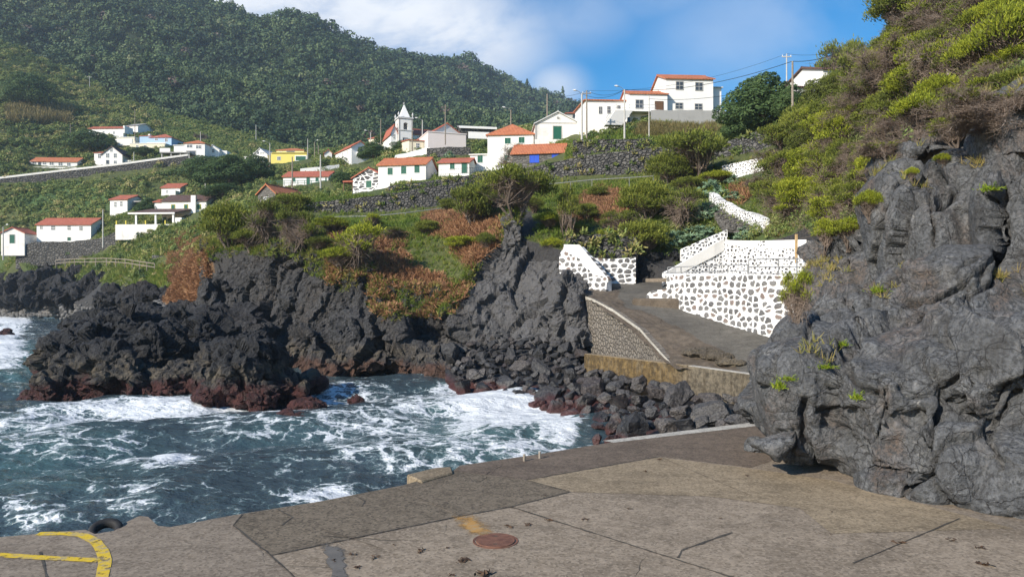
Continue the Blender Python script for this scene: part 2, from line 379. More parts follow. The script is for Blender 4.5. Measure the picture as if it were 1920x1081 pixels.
M['greyroof'] = roof_mat('grey_sheet', (.3, .3, .3), (.36, .36, .35), (.2, .2, .2))
M['greenpaint'] = plain('green_paint', (.012, .09, .058), (.022, .125, .08), 8, .5, .005)
M['bluepaint'] = plain('blue_paint', (.015, .07, .50), (.03, .11, .62), 8, .5, .005)
M['frame'] = plain('white_paint', (.72, .72, .70), (.8, .8, .78), 9, .5, .004)
M['yellowframe'] = plain('yellow_paint', (.70, .56, .06), (.76, .64, .12), 9, .6, .004)
M['greyframe'] = plain('grey_stone_frame', (.32, .31, .30), (.42, .41, .39), 9, .8, .004)
M['brownwood'] = plain('brown_wood', (.10, .055, .03), (.16, .09, .05), 9, .7, .01)
m, nt, b = new_mat('window_glass'); c = pos(nt)
setin(nt, b, Base_Color=mixc(nt, noise(nt, c, 1.2, 3), (.02, .026, .032), (.09, .10, .11)), Roughness=.12); b.inputs['Specular IOR Level'].default_value = .6; M['glass'] = m
M['polewood'] = plain('pole_wood', (.20, .165, .13), (.31, .27, .22), 4, .9, .01)
M['polegrey'] = plain('pole_concrete', (.42, .41, .38), (.52, .50, .47), 4, .85, .01)
M['steel'] = plain('galvanised_steel', (.17, .175, .18), (.26, .265, .27), 6, .45, .004, .2, .5)
M['wire'] = plain('wire_black', (.02, .02, .022), (.035, .035, .037), 4, .6, .002)
M['rubber'] = plain('rubber', (.012, .012, .013), (.03, .03, .03), 6, .7, .01)

def stone_mat(name, stone1, stone2, gap, scale=2.4, thr=(.04, .10), flat=1.3, bd=.12, col3=None, rows=False, rnd=True):
    m, nt, b = new_mat(name); c = pos(nt)
    if rows:
        cx = nd(nt, 'CombineXYZ', {0: nd(nt, 'Attribute', attribute_name='along').outputs['Fac'], 1: nd(nt, 'SeparateXYZ', {0: c}).outputs[2]}).outputs[0]
    cc = nd(nt, 'VectorMath', {0: c, 1: nd(nt, 'VectorMath', {0: nd(nt, 'TexNoise', {'Vector': c, 'Scale': 1.6, 'Detail': 3}).outputs[1], 'Scale': .35}, operation='SCALE').outputs[0]}, operation='ADD').outputs[0]
    mp = nd(nt, 'Mapping', {'Vector': cc, 'Scale': (1, 1, flat)}).outputs[0]
    dm = '2D' if rows else '3D'; rn = (.72 if scale < 3 else .95) if rows else .9
    if rows: mp = nd(nt, 'Mapping', {'Vector': nd(nt, 'VectorMath', {0: cx, 1: nd(nt, 'VectorMath', {0: nd(nt, 'TexNoise', {'Vector': c, 'Scale': 2.4, 'Detail': 4}).outputs[1], 'Scale': .22}, operation='SCALE').outputs[0]}, operation='ADD').outputs[0], 'Scale': (.70 if scale < 2.5 else 1, flat, 1)}).outputs[0]
    e = nd(nt, 'TexVoronoi', {'Vector': mp, 'Scale': scale, 'Randomness': rn}, feature='DISTANCE_TO_EDGE', voronoi_dimensions=dm).outputs[0]
    vn = nd(nt, 'TexVoronoi', {'Vector': mp, 'Scale': scale, 'Randomness': rn}, voronoi_dimensions=dm); v = vn.outputs['Color']
    if rows and rnd: e = mth(nt, 'MINIMUM', e, mth(nt, 'ADD', mth(nt, 'MULTIPLY', vn.outputs['Distance'], -.8), .48))
    sv = nd(nt, 'SeparateXYZ', {0: v}); r1 = sv.outputs[0]; r2 = sv.outputs[1]
    fn = noise(nt, c, 12, 6, .7)
    st = mixc(nt, r1, stone1, stone2)
    if col3: st = mixc(nt, sstep(nt, r2, .72, .78), st, col3)
    st = mixc(nt, mth(nt, 'MULTIPLY', sstep(nt, fn, .42, .7), .5), st, tuple(min(1, 1.8 * x) for x in stone2))
    e2 = mth(nt, 'ADD', e, mth(nt, 'MULTIPLY', mth(nt, 'SUBTRACT', fn, .5), .07))
    f = sstep(nt, mth(nt, 'SUBTRACT', e2, mth(nt, 'MULTIPLY', r2, thr[1] * .6)), thr[0], thr[0] + .03)
    col = mixc(nt, f, gap, st)
    h = mth(nt, 'ADD', mth(nt, 'MULTIPLY', sstep(nt, e, 0, .25), 1.), mth(nt, 'MULTIPLY', fn, .2))
    setin(nt, b, Base_Color=col, Roughness=.85, Normal=bump(nt, h, .9, bd))
    return m
M['drystone'] = stone_mat('dry_lava_stone', (.045, .044, .043), (.13, .125, .118), (.012, .012, .013), 2.2, (.01, .05), 1.35, .2)
M['drystone_far'] = stone_mat('dry_lava_stone_far', (.05, .05, .048), (.12, .115, .105), (.018, .018, .018), 1.5, (.01, .06), 1.3, .25)
M['blackwhite'] = stone_mat('whitewashed_stone', (.075, .074, .076), (.17, .165, .16), (.80, .79, .77), 2.48, (.09, .13), 1.05, .08, (.19, .14, .12), True)
M['blackwhite_small'] = stone_mat('whitewashed_small_stone', (.035, .035, .038), (.10, .097, .097), (.80, .80, .79), 3.4, (.13, .22), 1.2, .05, None, True)
M['stonehouse'] = stone_mat('black_stone_white_mortar', (.045, .045, .05), (.11, .11, .115), (.76, .76, .75), .95, (.075, .12), 2.3, .05)
M['rubble'] = stone_mat('mortared_rubble', (.13, .115, .097), (.20, .178, .15), (.075, .066, .056), 3.3, (-.02, .02), 1.05, .16, None, True, False)
M['basaltblock'] = stone_mat('basalt_blocks', (.085, .08, .074), (.16, .15, .138), (.06, .055, .05), 1.7, (.0, .03), 1.9, .08)

def concrete(name, c1, c2, stain, sc=1., bd=.012, speck=.5, stn=.5):
    m, nt, b = new_mat(name); c = pos(nt)
    n1 = noise(nt, c, .55 * sc, 6, .68, .5); n2 = noise(nt, c, 3.5 * sc, 6, .7); n3 = noise(nt, c, 34 * sc, 3, .7)
    col = mixc(nt, sstep(nt, n2, .3, .7), c1, c2)
    col = mixc(nt, mth(nt, 'MULTIPLY', sstep(nt, n1, .46, .68), stn), col, stain)
    n0 = noise(nt, nd(nt, 'Mapping', {'Vector': c, 'Scale': (.5, 1.2, 1), 'Rotation': (0, 0, .5)}).outputs[0], .9 * sc, 6, .7, .6); col = mixc(nt, mth(nt, 'MULTIPLY', sstep(nt, n0, .5, .66), .55), col, tuple(.62 * x for x in c1)); col = mixc(nt, mth(nt, 'MULTIPLY', sstep(nt, n0, .44, .34), .4), col, tuple(1.25 * x for x in c2))
    v = nd(nt, 'TexVoronoi', {'Vector': c, 'Scale': 26 * sc}).outputs['Color']; sv = nd(nt, 'SeparateXYZ', {0: v}).outputs[0]
    col = mixc(nt, mth(nt, 'MULTIPLY', sstep(nt, sv, .72, .9), speck), col, tuple(.42 * x for x in c1))
    col = mixc(nt, mth(nt, 'MULTIPLY', sstep(nt, sv, .28, .1), speck * .6), col, tuple(min(.7, 1.5 * x) for x in c2))
    cr = nd(nt, 'TexVoronoi', {'Vector': mixc(nt, .25, c, nd(nt, 'TexNoise', {'Vector': c, 'Scale': 1.1, 'Detail': 5}).outputs[1]), 'Scale': .42}, feature='DISTANCE_TO_EDGE').outputs[0]
    crk = mth(nt, 'MULTIPLY', sstep(nt, cr, .004, .0005), sstep(nt, n1, .5, .6))
    col = mixc(nt, crk, col, tuple(.35 * x for x in c1))
    h = mth(nt, 'ADD', mth(nt, 'ADD', mth(nt, 'MULTIPLY', n2, .8), mth(nt, 'MULTIPLY', n3, .5)), mth(nt, 'MULTIPLY', crk, -1))
    setin(nt, b, Base_Color=col, Roughness=.82, Normal=bump(nt, h, .7, bd))
    return m
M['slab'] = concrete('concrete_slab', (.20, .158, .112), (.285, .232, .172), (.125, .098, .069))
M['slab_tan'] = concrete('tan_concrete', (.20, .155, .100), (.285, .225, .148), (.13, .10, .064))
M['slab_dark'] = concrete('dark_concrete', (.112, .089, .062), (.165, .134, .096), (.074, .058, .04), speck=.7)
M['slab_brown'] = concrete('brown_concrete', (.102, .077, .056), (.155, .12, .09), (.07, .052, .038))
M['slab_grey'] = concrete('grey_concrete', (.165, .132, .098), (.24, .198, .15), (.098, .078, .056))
M['kerb'] = concrete('kerb_concrete', (.36, .34, .30), (.47, .45, .40), (.27, .24, .2))
M['joint'] = concrete('joint_dirt', (.055, .048, .04), (.085, .075, .06), (.04, .035, .03))
M['ramp'] = concrete('slipway_concrete', (.082, .064, .047), (.135, .109, .082), (.052, .041, .031), .7, .05, .3)
M['ramp_grey'] = concrete('grooved_concrete', (.088, .080, .067), (.135, .125, .106), (.06, .055, .047), .7, .02, .3)
def oldconc():
    m, nt, b = new_mat('stained_concrete_wall'); c = pos(nt)
    st = noise(nt, nd(nt, 'Mapping', {'Vector': c, 'Scale': (2.2, 2.2, .5)}).outputs[0], 1.3, 8, .75); n = sstep(nt, noise(nt, c, 3.2, 8, .78), .34, .66)
    x = nd(nt, 'SeparateXYZ', {0: c}).outputs[0]
    yl = mth(nt, 'MULTIPLY', sstep(nt, x, 9.3, 8.2), sstep(nt, st, .2, .6))
    col = mixc(nt, n, (.05, .042, .03), (.19, .16, .115))
    col = mixc(nt, mth(nt, 'MULTIPLY', yl, .8), col, mixc(nt, n, (.04, .024, .008), (.19, .115, .025)))
    col = mixc(nt, mth(nt, 'MULTIPLY', sstep(nt, st, .5, .66), .8), col, (.06, .045, .026))
    col = mixc(nt, mth(nt, 'MULTIPLY', sstep(nt, noise(nt, c, 1.7, 6, .75), .64, .72), .5), col, (.26, .235, .19))
    setin(nt, b, Base_Color=col, Roughness=.8, Normal=bump(nt, n, .6, .03)); return m
M['oldconc'] = oldconc()
def paint_mat(name, c, wear):
    m, nt, b = new_mat(name); p = pos(nt)
    col = mixc(nt, sstep(nt, noise(nt, p, 7, 7, .75), .46, .62), c, wear)
    setin(nt, b, Base_Color=col, Roughness=.7, Normal=bump(nt, noise(nt, p, 30, 4), .4, .01)); return m
def worn(m, lo, hi, sc, use_attr=True):
    nt = m.node_tree; b = [n for n in nt.nodes if n.type == 'BSDF_PRINCIPLED'][0]; out = [n for n in nt.nodes if n.type == 'OUTPUT_MATERIAL'][0]; p = pos(nt)
    a = noise(nt, p, sc, 7, .72)
    if use_attr: a = mth(nt, 'ADD', nd(nt, 'Attribute', attribute_name='core').outputs['Fac'], mth(nt, 'MULTIPLY', mth(nt, 'SUBTRACT', a, .5), 1.6))
    mx = nd(nt, 'MixShader', {0: sstep(nt, a, lo, hi), 1: nd(nt, 'BsdfTransparent'), 2: b}); nt.links.new(mx.outputs[0], out.inputs[0])
M['yellowline'] = paint_mat('worn_yellow_paint', (.58, .40, .025), (.36, .29, .15))
M['rust'] = plain('rusty_iron', (.10, .045, .03), (.20, .095, .06), 9, .7, .01)
M['rustpaint'] = paint_mat('rust_stain', (.38, .21, .06), (.33, .25, .15))
M['wetconc'] = plain('damp_concrete', (.10, .093, .083), (.145, .132, .115), 5, .55, .006)
worn(M['yellowline'], .36, .47, 6, False); worn(M['rustpaint'], .10, .75, 4); worn(M['wetconc'], .05, .4, 3)
M['weed'] = plain('dried_seaweed', (.045, .026, .016), (.10, .06, .035), 12, .8, .02)

def sea_mat():
    m, nt, b = new_mat('sea_water'); c = pos(nt)
    fa = nd(nt, 'Attribute', attribute_name='foam').outputs['Fac']; cr = nd(nt, 'Attribute', attribute_name='shallow').outputs['Fac']
    wn = nd(nt, 'TexNoise', {'Vector': c, 'Scale': .45, 'Detail': 5, 'Roughness': .6}).outputs[1]
    wc = nd(nt, 'VectorMath', {0: c, 1: nd(nt, 'VectorMath', {0: wn, 'Scale': 3.2}, operation='SCALE').outputs[0]}, operation='ADD').outputs[0]
    wc = nd(nt, 'Mapping', {'Vector': wc, 'Scale': (.75, 1.0, 1), 'Rotation': (0, 0, .35)}).outputs[0]
    e1 = nd(nt, 'TexVoronoi', {'Vector': wc, 'Scale': .75}, feature='DISTANCE_TO_EDGE').outputs[0]
    e2 = nd(nt, 'TexVoronoi', {'Vector': wc, 'Scale': 2.1}, feature='DISTANCE_TO_EDGE').outputs[0]
    fn = noise(nt, c, 2.6, 9, .72, .4); fn2 = noise(nt, wc, .8, 8, .7, .8)
    lace = mth(nt, 'ADD', mth(nt, 'MULTIPLY', sstep(nt, e1, .16, .0), .40), mth(nt, 'MULTIPLY', sstep(nt, e2, .2, .0), .28))
    s = mth(nt, 'ADD', mth(nt, 'ADD', lace, mth(nt, 'MULTIPLY', fn2, .9)), mth(nt, 'MULTIPLY', mth(nt, 'SUBTRACT', fn, .5), .9))
    s = mth(nt, 'ADD', s, mth(nt, 'MULTIPLY', mth(nt, 'SUBTRACT', fa, .5), 1.25))
    f = sstep(nt, s, .66, 1.12)
    fh = sstep(nt, s, .45, .9)
    deep = mixc(nt, noise(nt, c, .12, 3), (.027, .043, .055), (.042, .066, .078))
    wcol = mixc(nt, mth(nt, 'MULTIPLY', cr, .8), deep, (.05, .11, .115))
    wcol = mixc(nt, mth(nt, 'MULTIPLY', fh, .6), wcol, (.12, .20, .205))
    col = mixc(nt, f, wcol, (.66, .69, .71))
    h = mth(nt, 'ADD', mth(nt, 'MULTIPLY', noise(nt, nd(nt, 'Mapping', {'Vector': c, 'Scale': (.7, 1.3, 1), 'Rotation': (0, 0, .3)}).outputs[0], 1.1, 6, .62), 1.), mth(nt, 'MULTIPLY', noise(nt, c, 6, 4, .6), .12))
    h = mth(nt, 'ADD', h, mth(nt, 'MULTIPLY', f, .06))
    setin(nt, b, Base_Color=col, Roughness=mth(nt, 'ADD', .07, mth(nt, 'MULTIPLY', f, .7)), Normal=bump(nt, h, .75, .5), IOR=1.33)
    b.inputs['Specular IOR Level'].default_value = .5
    return m
M['sea'] = sea_mat()
# ------------------------------------------------------------------ survey of the village (photo columns/rows and distance in metres)
# walls: (name, label, material, thickness, [(column, top row, foot row, distance)])
WALLS = [
 ('stone_wall', 'dark dry stone wall running below the long white house with four small windows', 'drystone_far', .6, [(30, 464, 498, 159), (66, 453, 492, 158), (130, 453, 487, 156), (190, 446, 480, 152), (232, 428, 458, 150)]),
 ('stone_wall', 'long dark retaining wall with a pale top edge under the far left hillside road', 'drystone_far', .7, [(-80, 338, 352, 205), (0, 333, 349, 205), (110, 320, 342, 207), (220, 308, 334, 208), (300, 297, 320, 209), (352, 290, 306, 210)]),
 ('stone_wall', 'tall grey dry stone terrace wall above the path with the metal railing', 'drystone', .8, [(560, 384, 408, 91), (600, 378, 412, 92), (680, 370, 411, 92), (760, 358, 404, 92), (860, 343, 392, 92), (935, 328, 362, 94)]),
 ('stone_wall', 'low overgrown stone wall directly under the white house with three green shutters', 'drystone', .6, [(728, 349, 362, 106), (800, 340, 360, 106), (880, 329, 350, 105), (965, 318, 342, 104)]),
 ('stone_wall', 'dark dry stone terrace wall below the stone hut with blue shutters', 'drystone', .8, [(985, 319, 352, 88), (1025, 307, 348, 87), (1100, 291, 342, 85.5), (1231, 277, 330, 83.5), (1292, 268, 320, 82.5)]),
 ('stone_wall', 'upper dark terrace wall under the street poles and the big white building', 'drystone', .7, [(1074, 263, 303, 97), (1130, 261, 297, 96), (1222, 260, 291, 95)]),
 ('stone_wall', 'dark stone retaining wall rising to the right below the round evergreen tree', 'drystone', .8, [(1325, 284, 308, 82), (1360, 268, 308, 81), (1400, 251, 302, 79), (1440, 241, 292, 77), (1510, 223, 264, 73)]),
 ('rubble_wall', 'patch of whitewashed black stone wall high among the shrubs under the dark retaining wall', 'blackwhite_small', .5, [(1354, 310, 338, 74), (1400, 300, 338, 72), (1440, 294, 326, 70)]),
 ('stair_wall', 'whitewashed stone wall descending along the overgrown stairway', 'blackwhite_small', .45, [(1330, 360, 368, 66), (1352, 375, 388, 63), (1382, 391, 408, 60), (1432, 409, 428, 55)]),
 ('stone_wall', 'black dry stone wall in shade behind the left whitewashed wall', 'drystone', .6, [(1062, 438, 480, 57.5), (1120, 440, 486, 57.5), (1195, 446, 495, 57)]),
 ('parapet_wall', 'white parapet wall below the pale pink house', 'white', .3, [(740, 291, 304, 150), (770, 285, 300, 150), (800, 277, 296, 149), (806, 276, 294, 149)]),
 ('parapet_wall', 'low white wall below the two storey house with red roof', 'white', .3, [(563, 316, 324, 165), (600, 313, 322, 166), (636, 308, 318, 168)]),
 ('stone_wall', 'dark stone wall with garden behind the white parapet wall', 'drystone_far', .5, [(800, 278, 300, 146), (840, 275, 300, 145), (882, 276, 298, 145)]),
 ('parapet_wall', 'dark grey terrace wall along the foot of the big white building', 'grey', .4, [(1221, 206, 226, 106), (1290, 206, 234, 106), (1362, 208, 236, 106)]),
 ('stone_wall', 'mossy dark stone wall beside the seaside fence', 'drystone_far', .6, [(285, 478, 494, 112), (318, 482, 500, 108), (240, 500, 520, 112), ][:2]),
]
TC = [ # terrain feature points
 (-250, 600, 185), (-250, 520, 190), (-250, 450, 200), (-250, 330, 225), (-250, 100, 330), (0, 588, 165), (0, 560, 168), (0, 505, 172), (0, 465, 176), (0, 410, 188), (0, 345, 204), (0, 320, 212), (0, 230, 250), (0, 80, 330),
 (100, 583, 150), (100, 540, 156), (100, 500, 162), (110, 400, 186), (150, 245, 265), (150, 155, 325), (150, 562, 128), (170, 530, 138), (190, 500, 142), (250, 560, 98), (250, 525, 108), (240, 490, 122), (260, 455, 146), (320, 560, 78), (345, 540, 80), (325, 505, 88), (350, 470, 95), (370, 448, 105),
 (300, 445, 140), (420, 400, 110), (430, 350, 160), (420, 310, 205), (300, 215, 300), (200, 330, 200), (300, 340, 195), (420, 255, 285), (560, 292, 272), (700, 285, 290), (440, 228, 300) , (520, 268, 285),
 (388, 462, 67), (450, 470, 64.5), (520, 470, 62.5), (600, 478, 61), (680, 500, 59.5), (750, 540, 58.6), (850, 550, 58), (860, 500, 60), (800, 470, 63), (700, 450, 65), (600, 440, 67), (480, 440, 69), (400, 430, 78),
 (900, 450, 60.5), (960, 425, 61.5), (1020, 440, 60), (1060, 462, 58), (1120, 440, 60), (1190, 440, 59), (590, 415, 80), (700, 412, 80), (850, 398, 82), (960, 385, 70), (1040, 400, 66), (1120, 395, 68), (1250, 420, 62), (1150, 350, 80), (1280, 400, 64),
 (880, 310, 128), (1000, 300, 112), (1000, 262, 124), (950, 262, 150), (900, 268, 200), (1000, 252, 220), (1100, 238, 200), (760, 275, 190), (760, 276, 260), (900, 268, 270), (600, 340, 150), (500, 330, 170), (640, 325, 160), (560, 365, 120), (480, 375, 120), (660, 366, 124),
 (1250, 246, 104), (1300, 232, 109), (1350, 250, 96), (1240, 214, 122), (1300, 222, 145), (1420, 235, 86), (1450, 228, 95), (1400, 232, 130), (1500, 210, 80), (1540, 180, 84), (1560, 172, 95), (1500, 200, 130), (1600, 170, 110),
 (1300, 384, 68), (1360, 340, 74), (1420, 440, 54.5), (1360, 474, 57.5), (1290, 495, 58), (1500, 440, 50), (1560, 448, 43), (1440, 385, 60), (1500, 350, 60), (1480, 290, 68), (1560, 390, 48), (1600, 330, 50), (1560, 280, 58), (1620, 250, 48),
 (1610, 430, 36), (1640, 380, 34), (1660, 330, 31), (1700, 312, 25.5), (1800, 275, 25), (1900, 225, 24), (2050, 150, 24), (1720, 230, 30), (1820, 180, 30), (1920, 100, 30), (1680, 130, 44), (1780, 20, 42), (1900, -80, 42), (2100, -150, 42), (1600, 172, 50), (1640, 112, 50), (1690, 38, 50), (1580, 186, 60), (1720, 20, 60), (1850, -60, 60), (1650, 170, 90), (1800, 20, 100), (1950, -50, 100), (2100, -100, 100),
]
TC += [(1045,308,100.5),(1065,307,99),(1040,308,95),(1140,250,109),(1130,258,103),(1180,254,105),(1160,243,112),(1045,270,112),(1045,266,118),(1085,266,110),(1000,268,114),(1228,505,58.5)]
TC += [(24,455,157.5),(24,453,162.0),(120,450,159.5),(120,448,165.2),(345,408,151.5),(345,406,158.0),(222,400,169.5),(222,398,175.6),(320,367,183.5),(320,365,189.2),(296,390,159.5),(296,388,163.2),(102,315,221.5),(102,313,226.8),(210,308,218.5),(210,306,226.2),(198,249,253.5),(198,247,258.4),(247,246,262.5),(247,244,269.4),(236,273,243.5),(236,271,249.6),(301,272,238.5),(301,270,245.4),(365,294,216.5),(365,292,223.4),(398,296,220.5),(398,294,228.2),(488,306,213.5),(488,304,221.2),(542,307,208.5),(542,305,216.2),(676,314,177.5),(676,312,186.8),(616,292,193.5),(616,290,198.8),(712,274,205.5),(712,272,211.6),(739,271,180.5),(739,269,188.2),(838,276,161.5),(838,274,175.6),(838,281,153.5),(838,279,160.4),(896,260,166.5),(896,258,174.2),(573,348,151.5),(573,346,157.2),(692,364,123.5),(692,362,129.2),(754,340,118.5),(754,338,124.6),(851,331,117.5),(851,329,122.8),(957,320,120.5),(957,318,128.2),(1008,310,104.5),(1008,308,109.4),(1046,262,118.5),(1046,260,127.0),(1094,234,149.5),(1094,232,157.2),(1293,224,110.5),(1293,222,117.8),(1566,176,83.5),(1566,174,90.4),(500,382,111.5),(500,380,117.6),(490,323,189.5),(490,321,193.2)]  # house plots
for w in WALLS:
    for px, pt, pb, Y in w[4][::2]: TC.append((px, pb - 1, Y - .4)); TC.append((px, (pt * 2 + pb) / 3 - 1, Y + 2.5))
TF = tps(TC, 6e-4)
Y0_ = ([-300, 0, 100, 150, 250, 320, 386, 450, 520, 600, 680, 750, 850, 890, 960, 1060, 1110, 1200, 1290, 1420, 1510, 1560, 1610, 1650, 1700, 1800, 1900, 2120],
       [186, 164, 149, 126, 97, 77, 66.5, 64, 61.8, 60.4, 59, 58, 57.6, 58.5, 60, 57.5, 57.5, 58, 56, 54.3, 50, 43, 36, 31, 26, 24.5, 23.5, 23])
Y1_ = ([-300, 0, 150, 300, 420, 560, 700, 1000, 1150, 1300, 1500, 1700, 2120], [360, 335, 330, 305, 292, 284, 300, 300, 200, 160, 140, 125, 120])
def terrain():
    nc, nr = 620, 300
    px = np.linspace(-260, 2100, nc); t = np.linspace(0, 1, nr)
    y0 = np.interp(px, *Y0_); y1 = np.interp(px, *Y1_)
    PX = np.tile(px, (nr, 1)); YY = y0[None] * (y1 / y0)[None] ** (t[:, None] ** 1.15)
    PY = TF(PX, YY).reshape(nr, nc)
    X = (PX - CX) / F * YY; Z = CZ + (CY - PY) / F * YY
    P = np.stack([X, YY, Z], -1).reshape(-1, 3)
    a = smooth(t, 0, .06)[:, None].repeat(nc, 1).ravel()
    P[:, 2] += a * (.45 * fbm(P / 7, 3) + .3 * fbm(P / 1.6, 3)) * np.clip(YY.ravel() / 110, .35, 1.6)
    Q = P.reshape(nr, nc, 3).copy()
    sk = Q[:1].copy(); sk[..., 2] -= 5; sk[..., 1] += 1.6
    bk = Q[-1:].copy(); bk[..., 1] += 25; bk[..., 2] -= 40
    Q = np.concatenate([sk, Q, bk]); PXq = np.vstack([PX[:1], PX, PX[-1:]]); PYq = np.vstack([PY[:1] + 40, PY, PY[-1:]])
    V = Q.reshape(-1, 3); fx = PXq.ravel(); fy = PYq.ravel(); Yv = V[:, 1]
    n = fbm(V / 5, 4); n2 = fbm(V / 14 + 40, 3)
    el = lambda cx, cy, rx, ry: smooth(np.sqrt(((fx - cx) / rx) ** 2 + ((fy - cy) / ry) ** 2) + n * .55, 1.1, .75)
    br = np.maximum.reduce([el(350, 490, 38, 60), el(730, 485, 45, 55), el(790, 535, 60, 30), el(890, 450, 45, 60), el(640, 440, 30, 16), el(1130, 385, 45, 35), el(1385, 360, 22, 28), el(1090, 400, 40, 20), el(850, 420, 60, 30)])
    br = np.clip(br * (.35 + .9 * smooth(n2, -.3, .3)), 0, 1)
    rk = np.maximum.reduce([smooth(fy + n * 22, 520, 545) * (fx < 260), el(150, 558, 190, 26), el(1700, 320, 110, 60), el(1850, 240, 110, 60), el(970, 420, 30, 45), el(270, 560, 100, 22), el(1228, 497, 50, 32), el(1130, 470, 70, 18)])
    rk = np.maximum(rk, (np.arange(nr + 2)[:, None].repeat(nc, 1).ravel() < 2) * (fx > 398))
    br = br * (1 - rk); br = np.maximum(br, (fx > 318) * (fx < 400) * smooth(V[:, 1], 84, 78) * .9)
    fd = smooth(np.abs(fx - 470) - 230 + n * 30, 60, -20) * smooth(Yv, 222, 236) * (fx > 300)
    fd = np.maximum(fd, el(120, 375, 120, 35) * .7)
    me = np_mesh('hillside', V, grid_faces(nr + 2, nc), [M['hill']], {'bracken': br, 'rock': rk, 'field': fd})
    o = mobj('hillside', me); tag(o, kind='structure')
    global SKQ; SKQ = Q[:2].copy(); SKQ[0, :, 1] -= .3
    return o, Q[1:-1], br.reshape(nr + 2, nc)[1:-1], rk.reshape(nr + 2, nc)[1:-1], fd.reshape(nr + 2, nc)[1:-1], PX, PY
HILL, HQ, HBR, HRK, HFD, HPX, HPY = terrain()
_hv = HQ.reshape(-1, 3); _hf = grid_faces(*HQ.shape[:2])
HB = BVHTree.FromPolygons([tuple(p) for p in _hv], _hf.tolist())
def ground(x, y, default=None):
    h = HB.ray_cast(Vector((x, y, 400)), Vector((0, 0, -1)))
    return h[0].z if h[0] is not None else default
def ray(px, py):
    h = HB.ray_cast(Vector((0, 0, CZ)), Vector(((px - CX) / F, 1, (CY - py) / F)))
    return h[0]

# ------------------------------------------------------------------ mountain behind the village
def mountain():
    base = ([-300, 0, 200, 300, 420, 560, 700, 850, 1000, 1250, 1500], [150, 140, 212, 236, 272, 298, 292, 278, 262, 250, 290], [350, 345, 330, 305, 292, 284, 300, 310, 320, 360, 420])
    mid = ([-300, 0, 200, 330, 480, 600, 760, 900, 1000, 1090, 1250, 1500], [20, 30, 85, 130, 175, 185, 205, 215, 222, 228, 250, 300], [430, 430, 430, 420, 430, 440, 500, 600, 700, 760, 850, 900])
    top = ([-300, 0, 200, 330, 372, 400, 430, 455, 480, 505, 540, 575, 605, 640, 690, 740, 790, 840, 885, 925, 965, 1000, 1040, 1085, 1150, 1250, 1500],
           [-230, -190, -95, -35, -8, 6, 12, 28, 45, 44, 30, 34, 48, 66, 92, 108, 118, 126, 122, 148, 162, 172, 186, 204, 226, 255, 320],
           [560, 560, 560, 560, 560, 560, 560, 562, 566, 570, 575, 585, 600, 615, 640, 670, 710, 750, 790, 830, 870, 910, 960, 1000, 1060, 1150, 1300])
    nc, nr = 420, 190; px = np.linspace(-290, 1480, nc); t = np.linspace(0, 1, nr)
    pyb, yb = np.interp(px, base[0], base[1]), np.interp(px, base[0], base[2]); pym, ym = np.interp(px, mid[0], mid[1]), np.interp(px, mid[0], mid[2]); pyt, yt = np.interp(px, top[0], top[1]), np.interp(px, top[0], top[2])
    T = t[:, None]
    q = lambda a, b, c: np.where(T < .5, a + (b - a) * (T * 2), b + (c - b) * (T * 2 - 1))
    PY = q(pyb, pym, pyt); YY = q(yb, ym, yt); PX = np.tile(px, (nr, 1))
    X = (PX - CX) / F * YY; Z = CZ + (CY - PY) / F * YY
    P = np.stack([X, YY, Z], -1)
    w = (np.sin(np.pi * np.clip(T, 0, 1)) ** .7)
    C = P.reshape(-1, 3) * np.array([1, .8, .55])
    d = (26 * (ridged(C / 150 + 3.3, 4) - .35) + 9 * fbm(C / 45, 3)).reshape(nr, nc) * w
    P[..., 1] -= d * .8; P[..., 2] += d * .55
    P[..., 2] += (fbm(P.reshape(-1, 3) / 22, 3).reshape(nr, nc)) * 4
    bk = P[-1:].copy(); bk[..., 1] += 120; bk[..., 2] -= 60
    V = np.concatenate([P, bk]).reshape(-1, 3)
    m, nt, b = new_mat('forest_floor'); c = pos(nt)
    setin(nt, b, Base_Color=mixc(nt, noise(nt, c, .1, 6, .7), (.012, .02, .01), (.035, .05, .018)), Roughness=.95)
    o = mobj('mountain', np_mesh('mountain', V, grid_faces(nr + 1, nc), [m])); tag(o, kind='structure')
    return P, PX, PY
MP, MPX, MPY = mountain()

# ------------------------------------------------------------------ headland cliff
def lava(o, amp=1.0, sc=1.0, crack=.18, seed=0., dip=.5, flat=True, stretch=(.8, 1, .62)):
    """broken planes, ledges and cracks of cooled lava pushed into a mesh along its normals"""
    me = o.data; p = get_co(me); n = get_no(me); s = p / sc + seed
    wv = np.stack([fbm(s / 2.4 + 5, 3), fbm(s / 2.4 + 50, 3), fbm(s / 2.4 + 90, 3)], 1) * .7
    cs, sn = math.cos(dip), math.sin(dip); q = s + wv; st = np.c_[q[:, 0] * cs + q[:, 2] * sn, q[:, 1], -q[:, 0] * sn + q[:, 2] * cs] * np.array(stretch)
    f1, e1 = facet(st / 2.4); f2, e2 = facet(st / 1.0 + 4, 31); f3, e3 = facet((s + wv * .4) / .45 + 8, 77)
    d = 1.15 * f1 + .55 * f2 + .20 * f3 + .10 * (ridged(st / 2.2, 3) - .3) + .05 * fbm(s / .5, 2)
    d = d - crack / .18 * (.32 * smooth(e1, .13, 0) + .13 * smooth(e2, .13, 0) + .05 * smooth(e3, .15, 0))
    p = p + n * (d * amp * sc)[:, None]
    set_co(me, p); me.polygons.foreach_set('use_smooth', np.full(len(me.polygons), not flat)); me.update()
